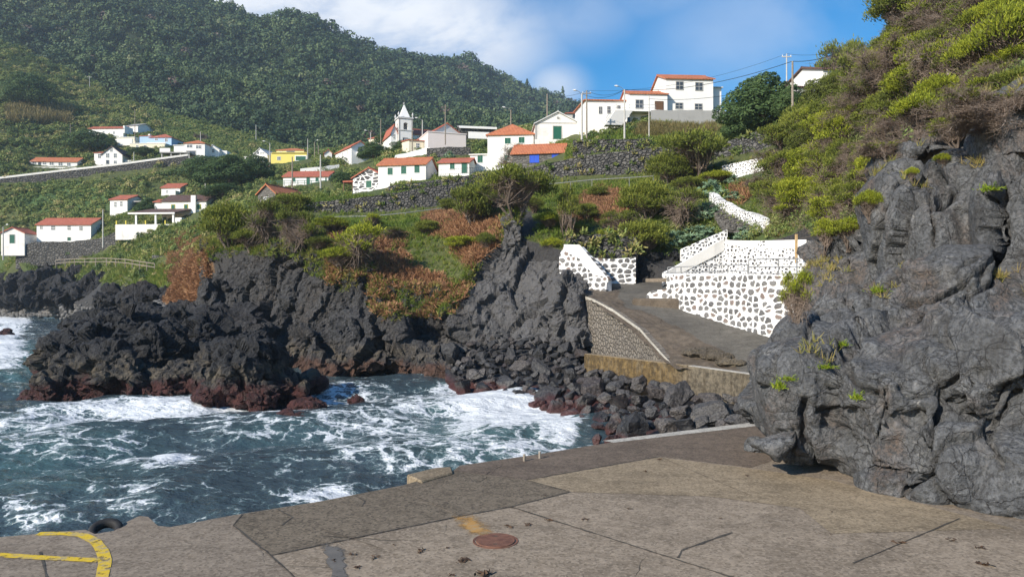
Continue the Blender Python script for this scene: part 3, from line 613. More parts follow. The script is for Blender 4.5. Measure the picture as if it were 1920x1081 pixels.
def cliff():
    T = [(372, 458, 70), (386, 450, 67), (420, 452, 65.4), (450, 458, 64), (520, 458, 61.4), (600, 468, 59.9), (650, 490, 59.3), (690, 514, 58.7), (750, 540, 57.9), (820, 546, 57.4), (865, 530, 57.7), (890, 480, 59.4), (920, 452, 60.6), (960, 425, 61.6), (1000, 432, 61), (1050, 462, 58.6), (1085, 520, 55.5), (1103, 552, 52.5), (1112, 580, 51)]
    B = [68, 66, 64, 61.5, 58.8, 57.3, 57, 57, 56.6, 55.2, 53.6, 52.4, 51.6, 50.6, 49.6, 48.9, 48.6, 48.6, 49.5]
    BX = [380, 390, 415, 455, 525, 600, 650, 700, 750, 815, 860, 895, 925, 965, 1005, 1050, 1082, 1102, 1112]
    xs = np.linspace(0, len(T) - 1, 90); tp = np.array([np.interp(xs, range(len(T)), [q[k] for q in T]) for k in range(3)]).T
    yb = np.interp(xs, range(len(B)), B); bx = np.interp(xs, range(len(BX)), BX)
    bm = bmesh.new(); rows = []
    for i in range(len(xs)):
        a = at(*tp[i]); zb = -1.2; b_ = np.array([(bx[i] - CX) / F * yb[i], yb[i], zb])
        col = []
        for k in range(14):
            s = k / 13; q = b_ + (a - b_) * s; bulge = math.sin(math.pi * s) * .35 - .9 * max(0, .5 - abs(s - .25)) * 0
            q = q + np.array([0, -bulge, 0]); col.append(bm.verts.new(q))
        back = a + np.array([0, 5, -.4]); col.append(bm.verts.new(back)); col.append(bm.verts.new((back[0], back[1] + 3, -1.2)))
        rows.append(col)
    for r0, r1 in zip(rows[:-1], rows[1:]):
        for k in range(len(r0)):
            j = (k + 1) % len(r0); bm.faces.new((r0[k], r1[k], r1[j], r0[j]))
    bm.faces.new(rows[0]); bm.faces.new(rows[-1][::-1])
    for a in [(430, 570, 64, 1.6, 2, 2.2), (480, 640, 60, 2.2, 2.0, 1.9), (580, 655, 56.8, 2.0, 1.6, 1.9), (655, 640, 56, 1.7, 1.8, 2.3), (735, 635, 55.6, 1.6, 1.8, 2.1), (700, 672, 54.4, 2.6, 1.4, 1.0), (615, 688, 55, 2.2, 1.2, .9), (790, 680, 53.4, 2.0, 1.5, 1.1), (850, 697, 51, 1.4, 1.4, 1.0),
              (975, 408, 60.5, .62, .9, 2.0), (962, 445, 60, .9, 1.1, 1.8), (984, 388, 60.8, .4, .6, .9), (405, 550, 66, 1.2, 1.8, 2.0), (1085, 645, 49.8, .8, 1.0, 1.1), (1068, 575, 51.4, 1.0, 1.2, 2.0)]:
        blob(bm, *a[:3], *a[3:6], rot=random.Random(a[0]).uniform(-.5, .5), tilt=random.Random(a[1]).uniform(-.25, .25), seed=a[0] * .1, amp=.25, sub=3, sq=.8)
    o = remesh('sea_cliff', bm, .14); lava(o, .72, 1.2, seed=3., dip=-.15, stretch=(1, 1, .5))
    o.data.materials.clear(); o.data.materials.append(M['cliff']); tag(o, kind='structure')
    return o
CLIFF = cliff()

def sea_rock():
    bm = bmesh.new()
    for a in [(195, 672, 47, 2.6, 3, 2.2), (235, 622, 50, 2.2, 3, 2.4), (140, 632, 50, 1.6, 3, 1.2), (115, 660, 47, 1.3, 2.2, 1.6), (135, 728, 43.5, 2.1, 2.2, 1.5), (90, 742, 43.5, .8, 1.4, .7), (230, 705, 44, 2.5, 2.5, 1.9), (300, 662, 46.5, 2.1, 2.5, 2.3), (300, 725, 43, 2.2, 2.2, 1.4),
              (350, 668, 48, 1.8, 2.3, 1.9), (380, 620, 52.5, 1.6, 3, 1.6), (320, 610, 53, 2.0, 3.2, 1.7), (195, 590, 54, 2.0, 3.2, 1.0), (265, 588, 55, 2.0, 3, 1.0), (420, 690, 45.5, 1.6, 2, 2.0), (360, 720, 44, 1.6, 2, 1.6)]:
        blob(bm, *a[:3], *a[3:6], rot=random.Random(a[0]).uniform(-.6, .6), tilt=random.Random(a[1]).uniform(-.4, .15), seed=a[0] * .13, amp=.34, sub=3)
    o = remesh('sea_rock', bm, .115); lava(o, .85, 1.05, seed=9., dip=-.6, stretch=(.6, .9, 1.1)); p = get_co(o.data); p[:, 2] = np.where(p[:, 2] > 0, p[:, 2] * .88, p[:, 2]); set_co(o.data, p)
    o.data.materials.clear(); o.data.materials.append(M['sea_rock'])
    tag(o, 'huge jagged black lava rock in the sea with a red-brown tide band', 'rock')
    bm = bmesh.new()
    for a in [(440, 710, 40.6, 1.6, 1.5, 2.0), (490, 690, 42, 1.6, 1.6, 2.2), (405, 745, 40.2, .9, 1.2, 1.0), (530, 735, 41.5, 1.1, 1.3, 1.0), (480, 745, 40, 1.4, 1.2, .9), (560, 725, 44, 1.3, 1.2, .75), (440, 665, 43, .9, 1.1, 1.2)]:
        blob(bm, *a[:3], *a[3:6], rot=random.Random(a[0]).uniform(-.5, .5), tilt=random.Random(a[1]).uniform(-.3, .3), seed=a[0] * .17, amp=.3, sub=3)
    o = remesh('sea_rock', bm, .085); lava(o, .75, .8, seed=19., dip=.9)
    o.data.materials.clear(); o.data.materials.append(M['sea_rock'])
    tag(o, 'blocky black lava outcrop at the right end of the huge sea rock', 'rock')
    for px, py, rx, rz, Y, lab in [(550, 787, .95, .42, 0, 'red-brown rock awash alone in foam in front of the outcrop'), (570, 757, .95, .33, 0, 'low flat red rock just right of the blocky black outcrop'), (663, 748, .5, .22, 0, 'smallest red rock tip in the water between outcrop and cliff'), (10, 622, 1.2, .75, 0, 'dark red rock in white water at the far left edge')]:
        bm = bmesh.new(); c = on_z(px, py + 8, 0.0); Yc = c[1] + .5
        blob(bm, px, CY + (CZ - rz * .1) * F / Yc, Yc, rx, .9 * rx, rz, seed=px, amp=.4, sub=4)
        o = remesh('sea_rock', bm, .06); lava(o, .45, .6, seed=px * .1); o.data.materials.clear(); o.data.materials.append(M['sea_rock']); tag(o, lab, 'rock')
sea_rock()
def shore():
    bm = bmesh.new()
    for a in [(60, 545, 160, 8, 6, 3.2), (110, 542, 150, 7, 6, 3.2), (10, 552, 165, 8, 6, 2.8), (150, 555, 135, 5, 5, 2.4), (190, 548, 130, 4, 5, 2.2), (240, 555, 105, 3.5, 4, 1.6), (100, 522, 158, 3.5, 4, 2.6), (290, 560, 84, 3, 4, 1.6), (430, 630, 60, 2.6, 3, 2.0), (400, 605, 64, 2.6, 3, 1.8), (350, 585, 72, 2.5, 3, 1.0)]:
        blob(bm, *a[:3], *a[3:6], seed=a[0], amp=.35, sub=3, rot=a[1])
    o = remesh('shore_rock', bm, .3); lava(o, 1.0, 1.9, seed=29.)
    o.data.materials.clear(); o.data.materials.append(M['shore_rock']); tag(o, kind='structure'); o.name = 'rocky_shore'
shore()

# ------------------------------------------------------------------ big rock beside the quay
DZ = 2.3
def near_rock():
    bm = bmesh.new()
    B = [ # column, row, distance, half-sizes
     (1500, 770, 16.6, .85, 1.1, 1.35), (1478, 800, 17.0, .55, .8, .95), (1520, 690, 17.6, .8, 1.2, .75), (1560, 650, 18.6, .7, 1, .45),
     (1640, 800, 15.6, 1.0, 1.25, 1.55), (1640, 690, 16.4, .75, 1.1, .75), (1750, 790, 15.6, 1.3, 1.5, 1.75), (1700, 670, 16.6, 1.0, 1.2, .8), (1860, 740, 15.2, 1.3, 1.6, 1.9), (1980, 760, 14.8, 1.6, 1.8, 2.2), (1820, 880, 14.7, 1.5, 1.4, 1.1), (1930, 900, 14.2, 1.6, 1.4, 1.1), (1690, 880, 15.2, 1.1, 1.2, .75), (2080, 850, 14, 1.8, 1.8, 2.4),
     (1780, 640, 18.2, 2.0, 1.4, .9), (1900, 620, 17.6, 1.7, 1.4, .9),
     (1735, 500, 20.2, 1.1, 1.3, 2.0), (1800, 480, 20.4, 1.05, 1.2, 2.4), (1690, 480, 21, .75, 1.2, 2.1), (1830, 380, 21.2, .8, 1.1, 1.3), (1700, 380, 21.8, .8, 1.2, 1.1), (1760, 400, 21.2, .9, 1.1, 1.6),
     (1910, 480, 18.6, 1.0, 1.3, 2.3), (1900, 340, 20.4, .9, 1.4, 1.6), (1960, 330, 19.4, 1.3, 1.6, 2.4), (2080, 520, 17.5, 1.8, 2, 3.5), (1880, 270, 22.6, 1.0, 1.4, .9), (1950, 240, 22, 1.2, 1.6, 1.2),
     (1780, 300, 23.6, 1.9, 1.6, .55), (1700, 320, 24, 1.0, 1.3, .5), (1650, 420, 23.4, .5, 1.2, 1.3), (1640, 520, 22.8, .5, 1.2, 1.5),
     (1590, 570, 24, .85, 1.3, 1.9), (1560, 540, 25, .8, 1.3, 1.3), (1548, 600, 26, .6, 1.2, 1.5), (1600, 640, 21.5, 1.0, 1.2, 1.0), (1660, 600, 21.5, .8, 1.3, 1.2), (1520, 640, 28.5, .5, 1, .9), (1497, 658, 30, .4, .8, .5), (1570, 700, 20.5, 1.2, 1.2, .9), (1545, 662, 24.5, .8, 1.1, .8), (1450, 745, 18.6, .35, .6, .75), (1610, 490, 24.5, .55, 1, .7)]
    for a in B:
        blob(bm, *a[:3], *a[3:6], rot=random.Random(a[0]).uniform(-.4, .4), tilt=random.Random(a[1] * 3).uniform(-.22, .22), seed=a[0] * .07 + a[1], amp=.12, sub=4, sq=.7)
    # body behind and under the bulges
    for a in [(1800, 700, 18.5, 3.2, 2.2, 3.2), (1850, 480, 22.5, 3, 2.2, 3.4), (1620, 600, 25, 1.6, 1.8, 1.8), (1980, 500, 21, 3, 2.5, 5), (1572, 620, 27.5, .9, 1.5, 1.5)]:
        blob(bm, *a[:3], *a[3:6], seed=a[0], amp=.12, sub=3)
    o = remesh('rock_cliff', bm, .052)
    me = o.data; p = get_co(me); n = get_no(me)
    wv = np.stack([fbm(p / 1.3 + 5, 3), fbm(p / 1.3 + 50, 3), fbm(p / 1.3 + 90, 3)], 1) * .5
    q = (p + wv) * np.array([1, 1, .75])
    f1, e = facet(q / 2.5 + 2); f2, e2 = facet(q / .75 + 7, 31); f3, e3 = facet((p + wv * .3) / .28, 60)
    patch = smooth(fbm(p / 1.5 + 30, 2), .0, .3)
    d = .66 * f1 + .15 * f2 * (.12 + patch) + .05 * f3 * (.15 + patch) + .06 * fbm(p / 1.2, 3) + .025 * fbm(p / .3, 3) * (.5 + patch) + .014 * fbm(p / .11, 2)
    d -= .16 * smooth(e, .05, 0) + .07 * smooth(e2, .07, 0) * (.1 + patch) + .025 * smooth(e3, .1, 0) * patch
    # the cracks and clefts one sees in the rock, each cut to its own depth
    px, py = CX + p[:, 0] / p[:, 1] * F, CY - (p[:, 2] - CZ) / p[:, 1] * F; face = (n[:, 1] < .15)
    for w_, dep, L in [(9, .6, [(1690, 360), (1665, 428), (1640, 485), (1632, 526), (1620, 566), (1612, 612), (1600, 640)]), (6, .35, [(1752, 318), (1742, 363), (1748, 391), (1748, 460)]), (13, .5, [(1760, 322), (1766, 382), (1788, 366)]), (7, .5, [(1846, 325), (1856, 383), (1872, 444), (1866, 493), (1828, 526), (1746, 562), (1697, 558)]),
                       (5, .3, [(1866, 493), (1860, 534), (1771, 587), (1697, 600)]), (5, .25, [(1681, 517), (1726, 538), (1787, 521), (1828, 501)]), (7, .4, [(1884, 320), (1872, 403), (1880, 450)]), (8, .45, [(1807, 690), (1780, 724), (1778, 755), (1768, 782), (1741, 805), (1743, 852), (1749, 887), (1702, 918)]),
                       (6, .3, [(1910, 735), (1877, 778), (1856, 801), (1856, 829), (1881, 875)]), (5, .22, [(1831, 710), (1827, 728), (1796, 751), (1782, 735)]), (5, .25, [(1667, 725), (1669, 772)]), (6, .25, [(1609, 774), (1621, 817), (1644, 829), (1660, 798)]), (11, .4, [(1578, 655), (1590, 708), (1613, 728), (1655, 737)]),
                       (9, .35, [(1508, 750), (1502, 821), (1524, 852), (1538, 900)]), (4, .2, [(1535, 768), (1566, 770)]), (6, .3, [(1540, 470), (1575, 520), (1590, 590), (1570, 640)]), (6, .3, [(1500, 560), (1520, 610), (1515, 660)])]:
        dm = np.full(len(p), 1e9); jx, jy = px + 9 * fbm(p / .35, 3), py + 9 * fbm(p / .35 + 9, 3)
        for (x0, y0), (x1, y1) in zip(L[:-1], L[1:]):
            t_ = np.clip(((jx - x0) * (x1 - x0) + (jy - y0) * (y1 - y0)) / ((x1 - x0) ** 2 + (y1 - y0) ** 2), 0, 1); dm = np.minimum(dm, np.hypot(jx - x0 - t_ * (x1 - x0), jy - y0 - t_ * (y1 - y0)))
        d = d - np.where(face, dep * smooth(dm, w_, w_ * .15), 0)
    set_co(me, p + n * d[:, None]); me.polygons.foreach_set('use_smooth', np.ones(len(me.polygons), bool)); me.update()
    me.materials.clear(); me.materials.append(M['near_rock'])
    tag(o, 'massive bulging grey lava rock face rising beside the concrete quay', 'rock')
    bm = bmesh.new(); blob(bm, 1418, 838, 18.3, .28, .3, .24, seed=4, amp=.3, sub=4)
    r = mobj('rock', bpy.data.meshes.new('rock')); bm.to_mesh(r.data); bm.free(); lava(r, .25, .4); r.data.materials.append(M['near_rock'])
    tag(r, 'small grey rock lump on the quay at the foot of the massive rock', 'rock')
    return o
NEAR = near_rock()

# ------------------------------------------------------------------ sea
def sea():
    nc, nr = 460, 520; px = np.linspace(-420, 1560, nc); Y = 9.5 * (420 / 9.5) ** np.linspace(0, 1, nr)
    PX, YY = np.meshgrid(px, Y); X = (PX - CX) / F * YY; P = np.stack([X, YY, np.zeros_like(X)], -1).reshape(-1, 3)
    PY = (CY + CZ * F / YY).ravel(); fx = PX.ravel()
    n = fbm(P / 6, 4); n2 = fbm(P / 2.2 + 9, 4)
    h = .30 * np.sin(P[:, 0] * .35 - P[:, 1] * .55 + 2.2 * n) + .22 * (ridged(P * np.array([.8, 1.3, 1]) / 4.5 + 5, 3) - .3) + .09 * n2 + .04 * fbm(P / .7, 2)
    h *= smooth(P[:, 1], 9, 16) * .5 + .5
    el = lambda cx, cy, rx, ry, s=1., g=.5: s * smooth(np.sqrt(((fx - cx) / rx) ** 2 + ((PY - cy) / ry) ** 2) + n * g, 1.15, .35)
    foam = np.maximum.reduce([el(960, 775, 190, 66, 1.0, .65), el(1000, 850, 120, 30, .75), el(700, 800, 160, 40, .62), el(1040, 800, 70, 50, .9), el(330, 872, 85, 22, .95, .35), el(280, 880, 130, 30, .7), el(10, 650, 55, 65, .95), el(20, 600, 60, 22, 1.), el(150, 785, 280, 26, .66), el(120, 830, 230, 40, .5), el(600, 920, 110, 26, .72), el(760, 850, 230, 55, .60), el(330, 768, 330, 20, .9), el(1060, 815, 40, 25, 1.), el(640, 740, 160, 25, .55), el(800, 760, 120, 40, .62), el(880, 730, 100, 14, .75), el(60, 960, 90, 40, .5), el(520, 700, 40, 8, .6), el(230, 940, 130, 30, .42), el(860, 860, 80, 30, .55), el(420, 800, 180, 30, .5), el(-150, 700, 140, 150, .6)])
    foam = np.maximum(foam, .225 + .12 * n2)
    sh = np.maximum.reduce([el(930, 800, 220, 90, 1.), el(100, 860, 260, 90, .7), el(30, 680, 60, 60, 1.), el(560, 830, 150, 40, .5)])
    P[:, 2] = h + .10 * (foam - .3)
    o = mobj('sea', np_mesh('sea', P, grid_faces(nr, nc), [M['sea']], {'foam': foam, 'shallow': sh})); tag(o, kind='structure')
sea()

# ------------------------------------------------------------------ quay
def quay():
    w = lambda px, py, z=DZ: tuple(on_z(px, py, z)[:2])
    edge = [(-420, 1058), (0, 1006), (160, 992), (178, 1000), (215, 994), (232, 980), (262, 966), (278, 968), (296, 985), (320, 987), (437, 965), (600, 939), (755, 909), (792, 898), (850, 882), (862, 872), (1000, 852), (1130, 831), (1425, 791), (1560, 776)]
    poly = [w(*p) for p in edge] + [(16, 24), (16, 6), (-14, 6)]
    mb = MB(); mb.prism(poly, -1.5, DZ, 0); o = mb.build('quay', M['slab_grey']); tag(o, kind='structure')
    mesh_z = [DZ + .005]
    def sheet(pts, mat, name='quay_slab', dz=.005, parent=None):
        mb = MB(); P = [(*w(*p), DZ + dz) for p in pts]; mb.add(P, [tuple(range(len(P)))]); me = mb.build(name, M[mat], parent)
        if me.data.polygons[0].normal.z < 0: me.data.flip_normals()
        return me
    G = 3
    for pts, mat in [
        ([(0, 1006.5), (160, 992.5), (178, 1000.5), (215, 994.5), (232, 980.5), (262, 966.5), (278, 968.5), (296, 985.5), (320, 987.5), (437, 965.5), (452, 964), (436, 987), (503, 1040), (560, 1090), (560, 1300), (-600, 1300), (-420, 1059)], 'slab_grey'),
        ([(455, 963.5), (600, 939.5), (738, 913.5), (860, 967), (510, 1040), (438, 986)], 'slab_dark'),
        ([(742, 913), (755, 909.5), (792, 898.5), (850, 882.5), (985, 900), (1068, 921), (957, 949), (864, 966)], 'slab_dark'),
        ([(512, 1042), (957, 951), (1290, 1056), (1500, 1120), (1600, 1300), (570, 1300), (562, 1088)], 'slab'),
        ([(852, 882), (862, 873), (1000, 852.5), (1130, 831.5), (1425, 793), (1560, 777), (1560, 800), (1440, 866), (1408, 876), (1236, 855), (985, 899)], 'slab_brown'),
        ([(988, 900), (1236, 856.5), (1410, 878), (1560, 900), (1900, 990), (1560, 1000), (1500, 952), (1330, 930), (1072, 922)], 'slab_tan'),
        ([(960, 950), (1070, 923), (1330, 931), (1498, 953), (1558, 1001), (1900, 991), (2300, 1010), (2300, 1300), (1610, 1300), (1504, 1119), (1292, 1055)], 'slab'),
        ([(1130, 826), (1425, 790), (1450, 787), (1450, 795), (1425, 797.5), (1150, 829.5)], 'kerb')]:
        tag(sheet(pts, mat, dz=.005 if mat != 'kerb' else .009), kind='structure')
    def line(pts, wd, mat, name, dz=.011, jag=0.):
        P = []
        for (a, b) in zip(pts[:-1], pts[1:]):
            k = max(2, int(np.hypot(b[0] - a[0], b[1] - a[1]) / 12))
            P += [np.array(w(a[0] + (b[0] - a[0]) * i / k, a[1] + (b[1] - a[1]) * i / k)) for i in range(k)]
        P.append(np.array(w(*pts[-1]))); P = np.array(P); V = []; rr = random.Random(len(P))
        for i, p in enumerate(P):
            d = P[min(i + 1, len(P) - 1)] - P[max(i - 1, 0)]; d /= np.linalg.norm(d); nn = np.array([-d[1], d[0]])
            ww = wd / 2 * (1 + jag * rr.uniform(-1, 1)); off = nn * jag * wd * rr.uniform(-.5, .5)
            V += [(*(p + nn * ww + off), DZ + dz), (*(p - nn * ww + off), DZ + dz)]
        mb = MB(); mb.add(V, [(2 * i, 2 * i + 1, 2 * i + 3, 2 * i + 2) for i in range(len(P) - 1)]); me = mb.build(name, M[mat])
        if me.data.polygons[0].normal.z < 0: me.data.flip_normals()
        return me
    for pts, wd in [([(437, 985), (508, 1041), (860, 968), (958, 950), (1070, 922), (987, 900), (1236, 856)], .03), ([(958, 950), (1290, 1056), (1420, 1098)], .035), ([(740, 914), (863, 967)], .025), ([(437, 985), (454, 964)], .025), ([(508, 1041), (562, 1090)], .03), ([(1278, 1032), (1372, 998)], .05), ([(1278, 1032), (1272, 1046)], .03), ([(1600, 1056), (1800, 972)], .03), ([(75, 1035), (88, 1085)], .03), ([(600, 990), (720, 1030)], .012), ([(666, 930), (684, 940), (678, 950)], .02), ([(520, 955), (548, 970), (528, 985)], .025), ([(1236, 856), (1410, 930)], .015)]:
        tag(line(pts, wd, 'joint', 'paving_joint', .011, .5), kind='structure')
    arc = [(70, 1001), (120, 1000), (155, 1003), (178, 1015), (192, 1032), (197, 1050), (195, 1066), (188, 1090)]
    o = line(arc, .17, 'yellowline', 'yellow_line', .012, .06); tag(o, 'worn yellow curved line painted on the quay corner', 'road marking')
    o = line([(-60, 1036), (0, 1041), (80, 1046), (186, 1051)], .16, 'yellowline', 'yellow_line', .015, .06); tag(o, 'worn yellow straight line meeting the curved one on the quay', 'road marking')
    c = on_z(929, 1014, DZ); mb = MB(); n = 40
    mb.prism([(c[0] + .31 * math.cos(2 * math.pi * i / n), c[1] + .31 * math.sin(2 * math.pi * i / n)) for i in range(n)], DZ - .01, DZ + .022)
    mh = empty('manhole_cover', (0, 0, 0)); tag(mh, 'round rusty iron manhole cover in the pale concrete', 'manhole cover')
    mb.build('cover_plate', M['rust'], mh, bevel=.004)
    mb = MB(); v = []; 
    for i in range(n):
        a = 2 * math.pi * i / n
        for r_, z in ((.325, .010), (.36, .014), (.36, .004)): v.append((c[0] + r_ * math.cos(a), c[1] + r_ * math.sin(a), DZ + z))
    mb.add(v, [(3 * i + k, 3 * ((i + 1) % n) + k, 3 * ((i + 1) % n) + k + 1, 3 * i + k + 1) for i in range(n) for k in (0, 1)]); mb.build('cover_frame', M['rust'], mh)
    for q in (-.185, .185):
        mb = MB(); mb.box(c[0] - .03, c[0] + .03, c[1] + q - .015, c[1] + q + .015, DZ + .02, DZ + .026); mb.build('lifting_slot', M['joint'], mh)
    def stain(cx, cy, pts, mat, name, lab):
        P = [(*w(*p), DZ + .014) for p in pts]; m0 = np.mean(np.array(P), 0); V = [tuple(m0)] + P; n_ = len(P); fc = [(0, 1 + i, 1 + (i + 1) % n_) for i in range(n_)]; mb = MB(); mb.add(V, fc); o = mb.build(name, M[mat]); add_attr(o.data, 'core', [1.] + [0.] * n_); tag(o, kind='structure')
    stain(0, 0, [(608, 1018), (632, 1016), (640, 1024), (648, 1028), (650, 1044), (645, 1052), (655, 1062), (652, 1072), (660, 1095), (618, 1095), (622, 1076), (612, 1066), (604, 1056), (614, 1044), (602, 1036), (598, 1026)], 'wetconc', 'damp_stain', '')
    stain(0, 0, [(845, 966), (885, 962), (915, 978), (935, 1000), (915, 1012), (890, 1010), (868, 998), (850, 982)], 'rustpaint', 'rust_stain', '')
    # raised block and step at the broken edge
    mb = MB(); a = [w(762, 893), w(790, 906), w(850, 889), w(846, 878), w(815, 880)]
    P = [(x, y) for x, y in a]; mb.prism(P, DZ - .6, DZ + .05); o = mb.build('quay_step', M['slab_tan'], bevel=.03); tag(o, 'worn pale concrete block at the notch in the quay edge', 'concrete block')
    for px, py, lab in [(983, 864, 'left of two short metal stubs on the quay edge'), (1012, 859, 'right of two short metal stubs on the quay edge')]:
        c = on_z(px, py, DZ); t = empty('mooring_post', tuple(c)); tag(t, lab, 'mooring post', 'metal stubs on the quay edge')
        mb = MB(); mb.tube([(0, 0, 0), (0, 0, .16)], .03, 10); mb.build('post', M['polewood'], t)
        mb = MB(); mb.tube([(0, 0, .16), (0, 0, .175)], [.036, .03], 10); mb.build('cap', M['greyframe'], t)
    c = on_z(188, 996, DZ); me = MB(); v = []; f = []; n1, n2 = 28, 10
    for i in range(n1):
        for j in range(n2):
            A = 2 * math.pi * i / n1; Bq = 2 * math.pi * j / n2; r_ = .20 + .075 * math.cos(Bq); v.append((r_ * math.cos(A), r_ * math.sin(A), .09 * math.sin(Bq)))
            f.append((i * n2 + j, ((i + 1) % n1) * n2 + j, ((i + 1) % n1) * n2 + (j + 1) % n2, i * n2 + (j + 1) % n2))
    me.add(v, f); o = me.build('tyre', M['rubber'], smooth_=True); o.location = (c[0], c[1] + .16, DZ - .05); o.rotation_euler = (R(25), R(10), 0); tag(o, 'black rubber tyre fender hanging at the broken quay edge', 'tyre')
    # dried seaweed scraps
    V = []; Fc = []; rr = np.random.default_rng(8)
    for px, py, s in [(703, 1045, 1.), (790, 1033, 1.3), (850, 1028, .8), (874, 1052, 1.5), (908, 1075, 2.2), (955, 988, 1.2), (992, 983, 1.2), (1031, 977, 1), (1098, 974, .9), (1176, 954, .9), (1212, 884, 1), (1235, 862, 1), (1352, 973, .8), (737, 1022, .6), (660, 1040, .9), (673, 1065, 1.1), (625, 1052, .9), (1400, 892, .8), (1020, 929, .6), (1690, 1018, 1.2), (1780, 1012, 1), (1840, 1028, 1.2), (1840, 1058, 1.5), (1560, 1003, .7), (1480, 1010, .7), (1560, 960, .6), (1290, 900, .6), (845, 1078, .9)]:
        c = on_z(px, py, DZ); s *= .7; k = int(12 * s)
        ctr = c + rr.normal(size=(k, 3)) * np.array([.05, .04, .0]) * s; 
        for q in ctr:
            d = rr.normal(size=3) * .035 * s; d[2] = abs(d[2]) * .3; e = rr.normal(size=3) * .02 * s; e[2] = abs(e[2]); b0 = len(V); z = np.array([0, 0, .016])
            V += [q + z - d * [1, 1, 0], q + z + e, q + z + d, q + z - e * [1, 1, 0]]; Fc.append((b0, b0 + 1, b0 + 2, b0 + 3))
    o = mobj('seaweed_scraps', np_mesh('seaweed_scraps', V, Fc, [M['weed']], smooth_=False)); tag(o, 'small scraps of dried brown seaweed scattered on the quay', 'seaweed', kind='stuff')
quay()
# ------------------------------------------------------------------ walls
def wall(name, label, mat, th, pts, cat='wall', cap=None, foot=.8, dense=5, rough=.07):
    """wall following (column, top row, foot row, distance); real thickness, uneven crest"""
    P = []
    for a, b in zip(pts[:-1], pts[1:]):
        L = np.linalg.norm(at(a[0], a[1], a[3]) - at(b[0], b[1], b[3])); k = max(1, int(L / (dense * .2)))
        P += [tuple(a[j] + (b[j] - a[j]) * i / k for j in range(4)) for i in range(k)]
    P.append(pts[-1]); V = []; Fc = []; rr = random.Random(int(pts[0][0] * 7 + pts[0][1]))
    T = np.array([at(p[0], p[1], p[3]) for p in P]); Bt = np.array([at(p[0], p[2], p[3]) for p in P])
    for i in range(len(P)):
        d = T[min(i + 1, len(P) - 1)] - T[max(i - 1, 0)]; d[2] = 0; d /= np.linalg.norm(d); nb = np.array([-d[1], d[0], 0]); nb = nb if nb[1] > 0 else -nb
        jt = rr.uniform(-rough, rough); zt = T[i, 2] + jt; zf = Bt[i, 2] - foot
        V += [(T[i, 0], T[i, 1], zt), (T[i, 0] + nb[0] * th, T[i, 1] + nb[1] * th, zt + rr.uniform(-rough, rough) * .5), (T[i, 0] + nb[0] * th, T[i, 1] + nb[1] * th, zf), (T[i, 0] - nb[0] * .12, T[i, 1] - nb[1] * .12, zf)]
    for i in range(len(P) - 1):
        for k in range(4): Fc.append((4 * i + k, 4 * i + (k + 1) % 4, 4 * i + 4 + (k + 1) % 4, 4 * i + 4 + k))
    e = 4 * (len(P) - 1); Fc += [(0, 1, 2, 3), (e, e + 1, e + 2, e + 3)]
    mb = MB(); mb.add(V, Fc); o = mb.build(name, M[mat]); add_attr(o.data, 'along', np.repeat(np.r_[0, np.cumsum(np.linalg.norm(np.diff(T[:, :2], axis=0), axis=1))], 4))
    if label: tag(o, label, cat)
    return o
def band(name, parent, mat, pts, prow=.05):
    """plain plastered strip standing proud of a wall: (column, upper row, lower row, distance)"""
    T = [at(p[0], p[1], p[3] - prow) for p in pts]; B = [at(p[0], p[2], p[3] - prow) for p in pts]
    V = []; Fc = []
    for t, b in zip(T, B):
        V += [t, t + [0, .5, .015], b + [0, .5, 0], b]
    for i in range(len(T) - 1):
        for k in range(4): Fc.append((4 * i + k, 4 * i + (k + 1) % 4, 4 * i + 4 + (k + 1) % 4, 4 * i + 4 + k))
    e = 4 * (len(T) - 1); Fc += [(0, 1, 2, 3), (e, e + 1, e + 2, e + 3)]
    mb = MB(); mb.add(V, Fc); o = mb.build(name, M[mat], parent); return o
for w_ in WALLS:
    o = wall(*w_)
    if 'far left hillside road' in w_[1]:
        band('parapet', o, 'oldwhite', [(p[0], p[1] - 1.5, p[1] + 2.0, p[3]) for p in w_[4]], .1)

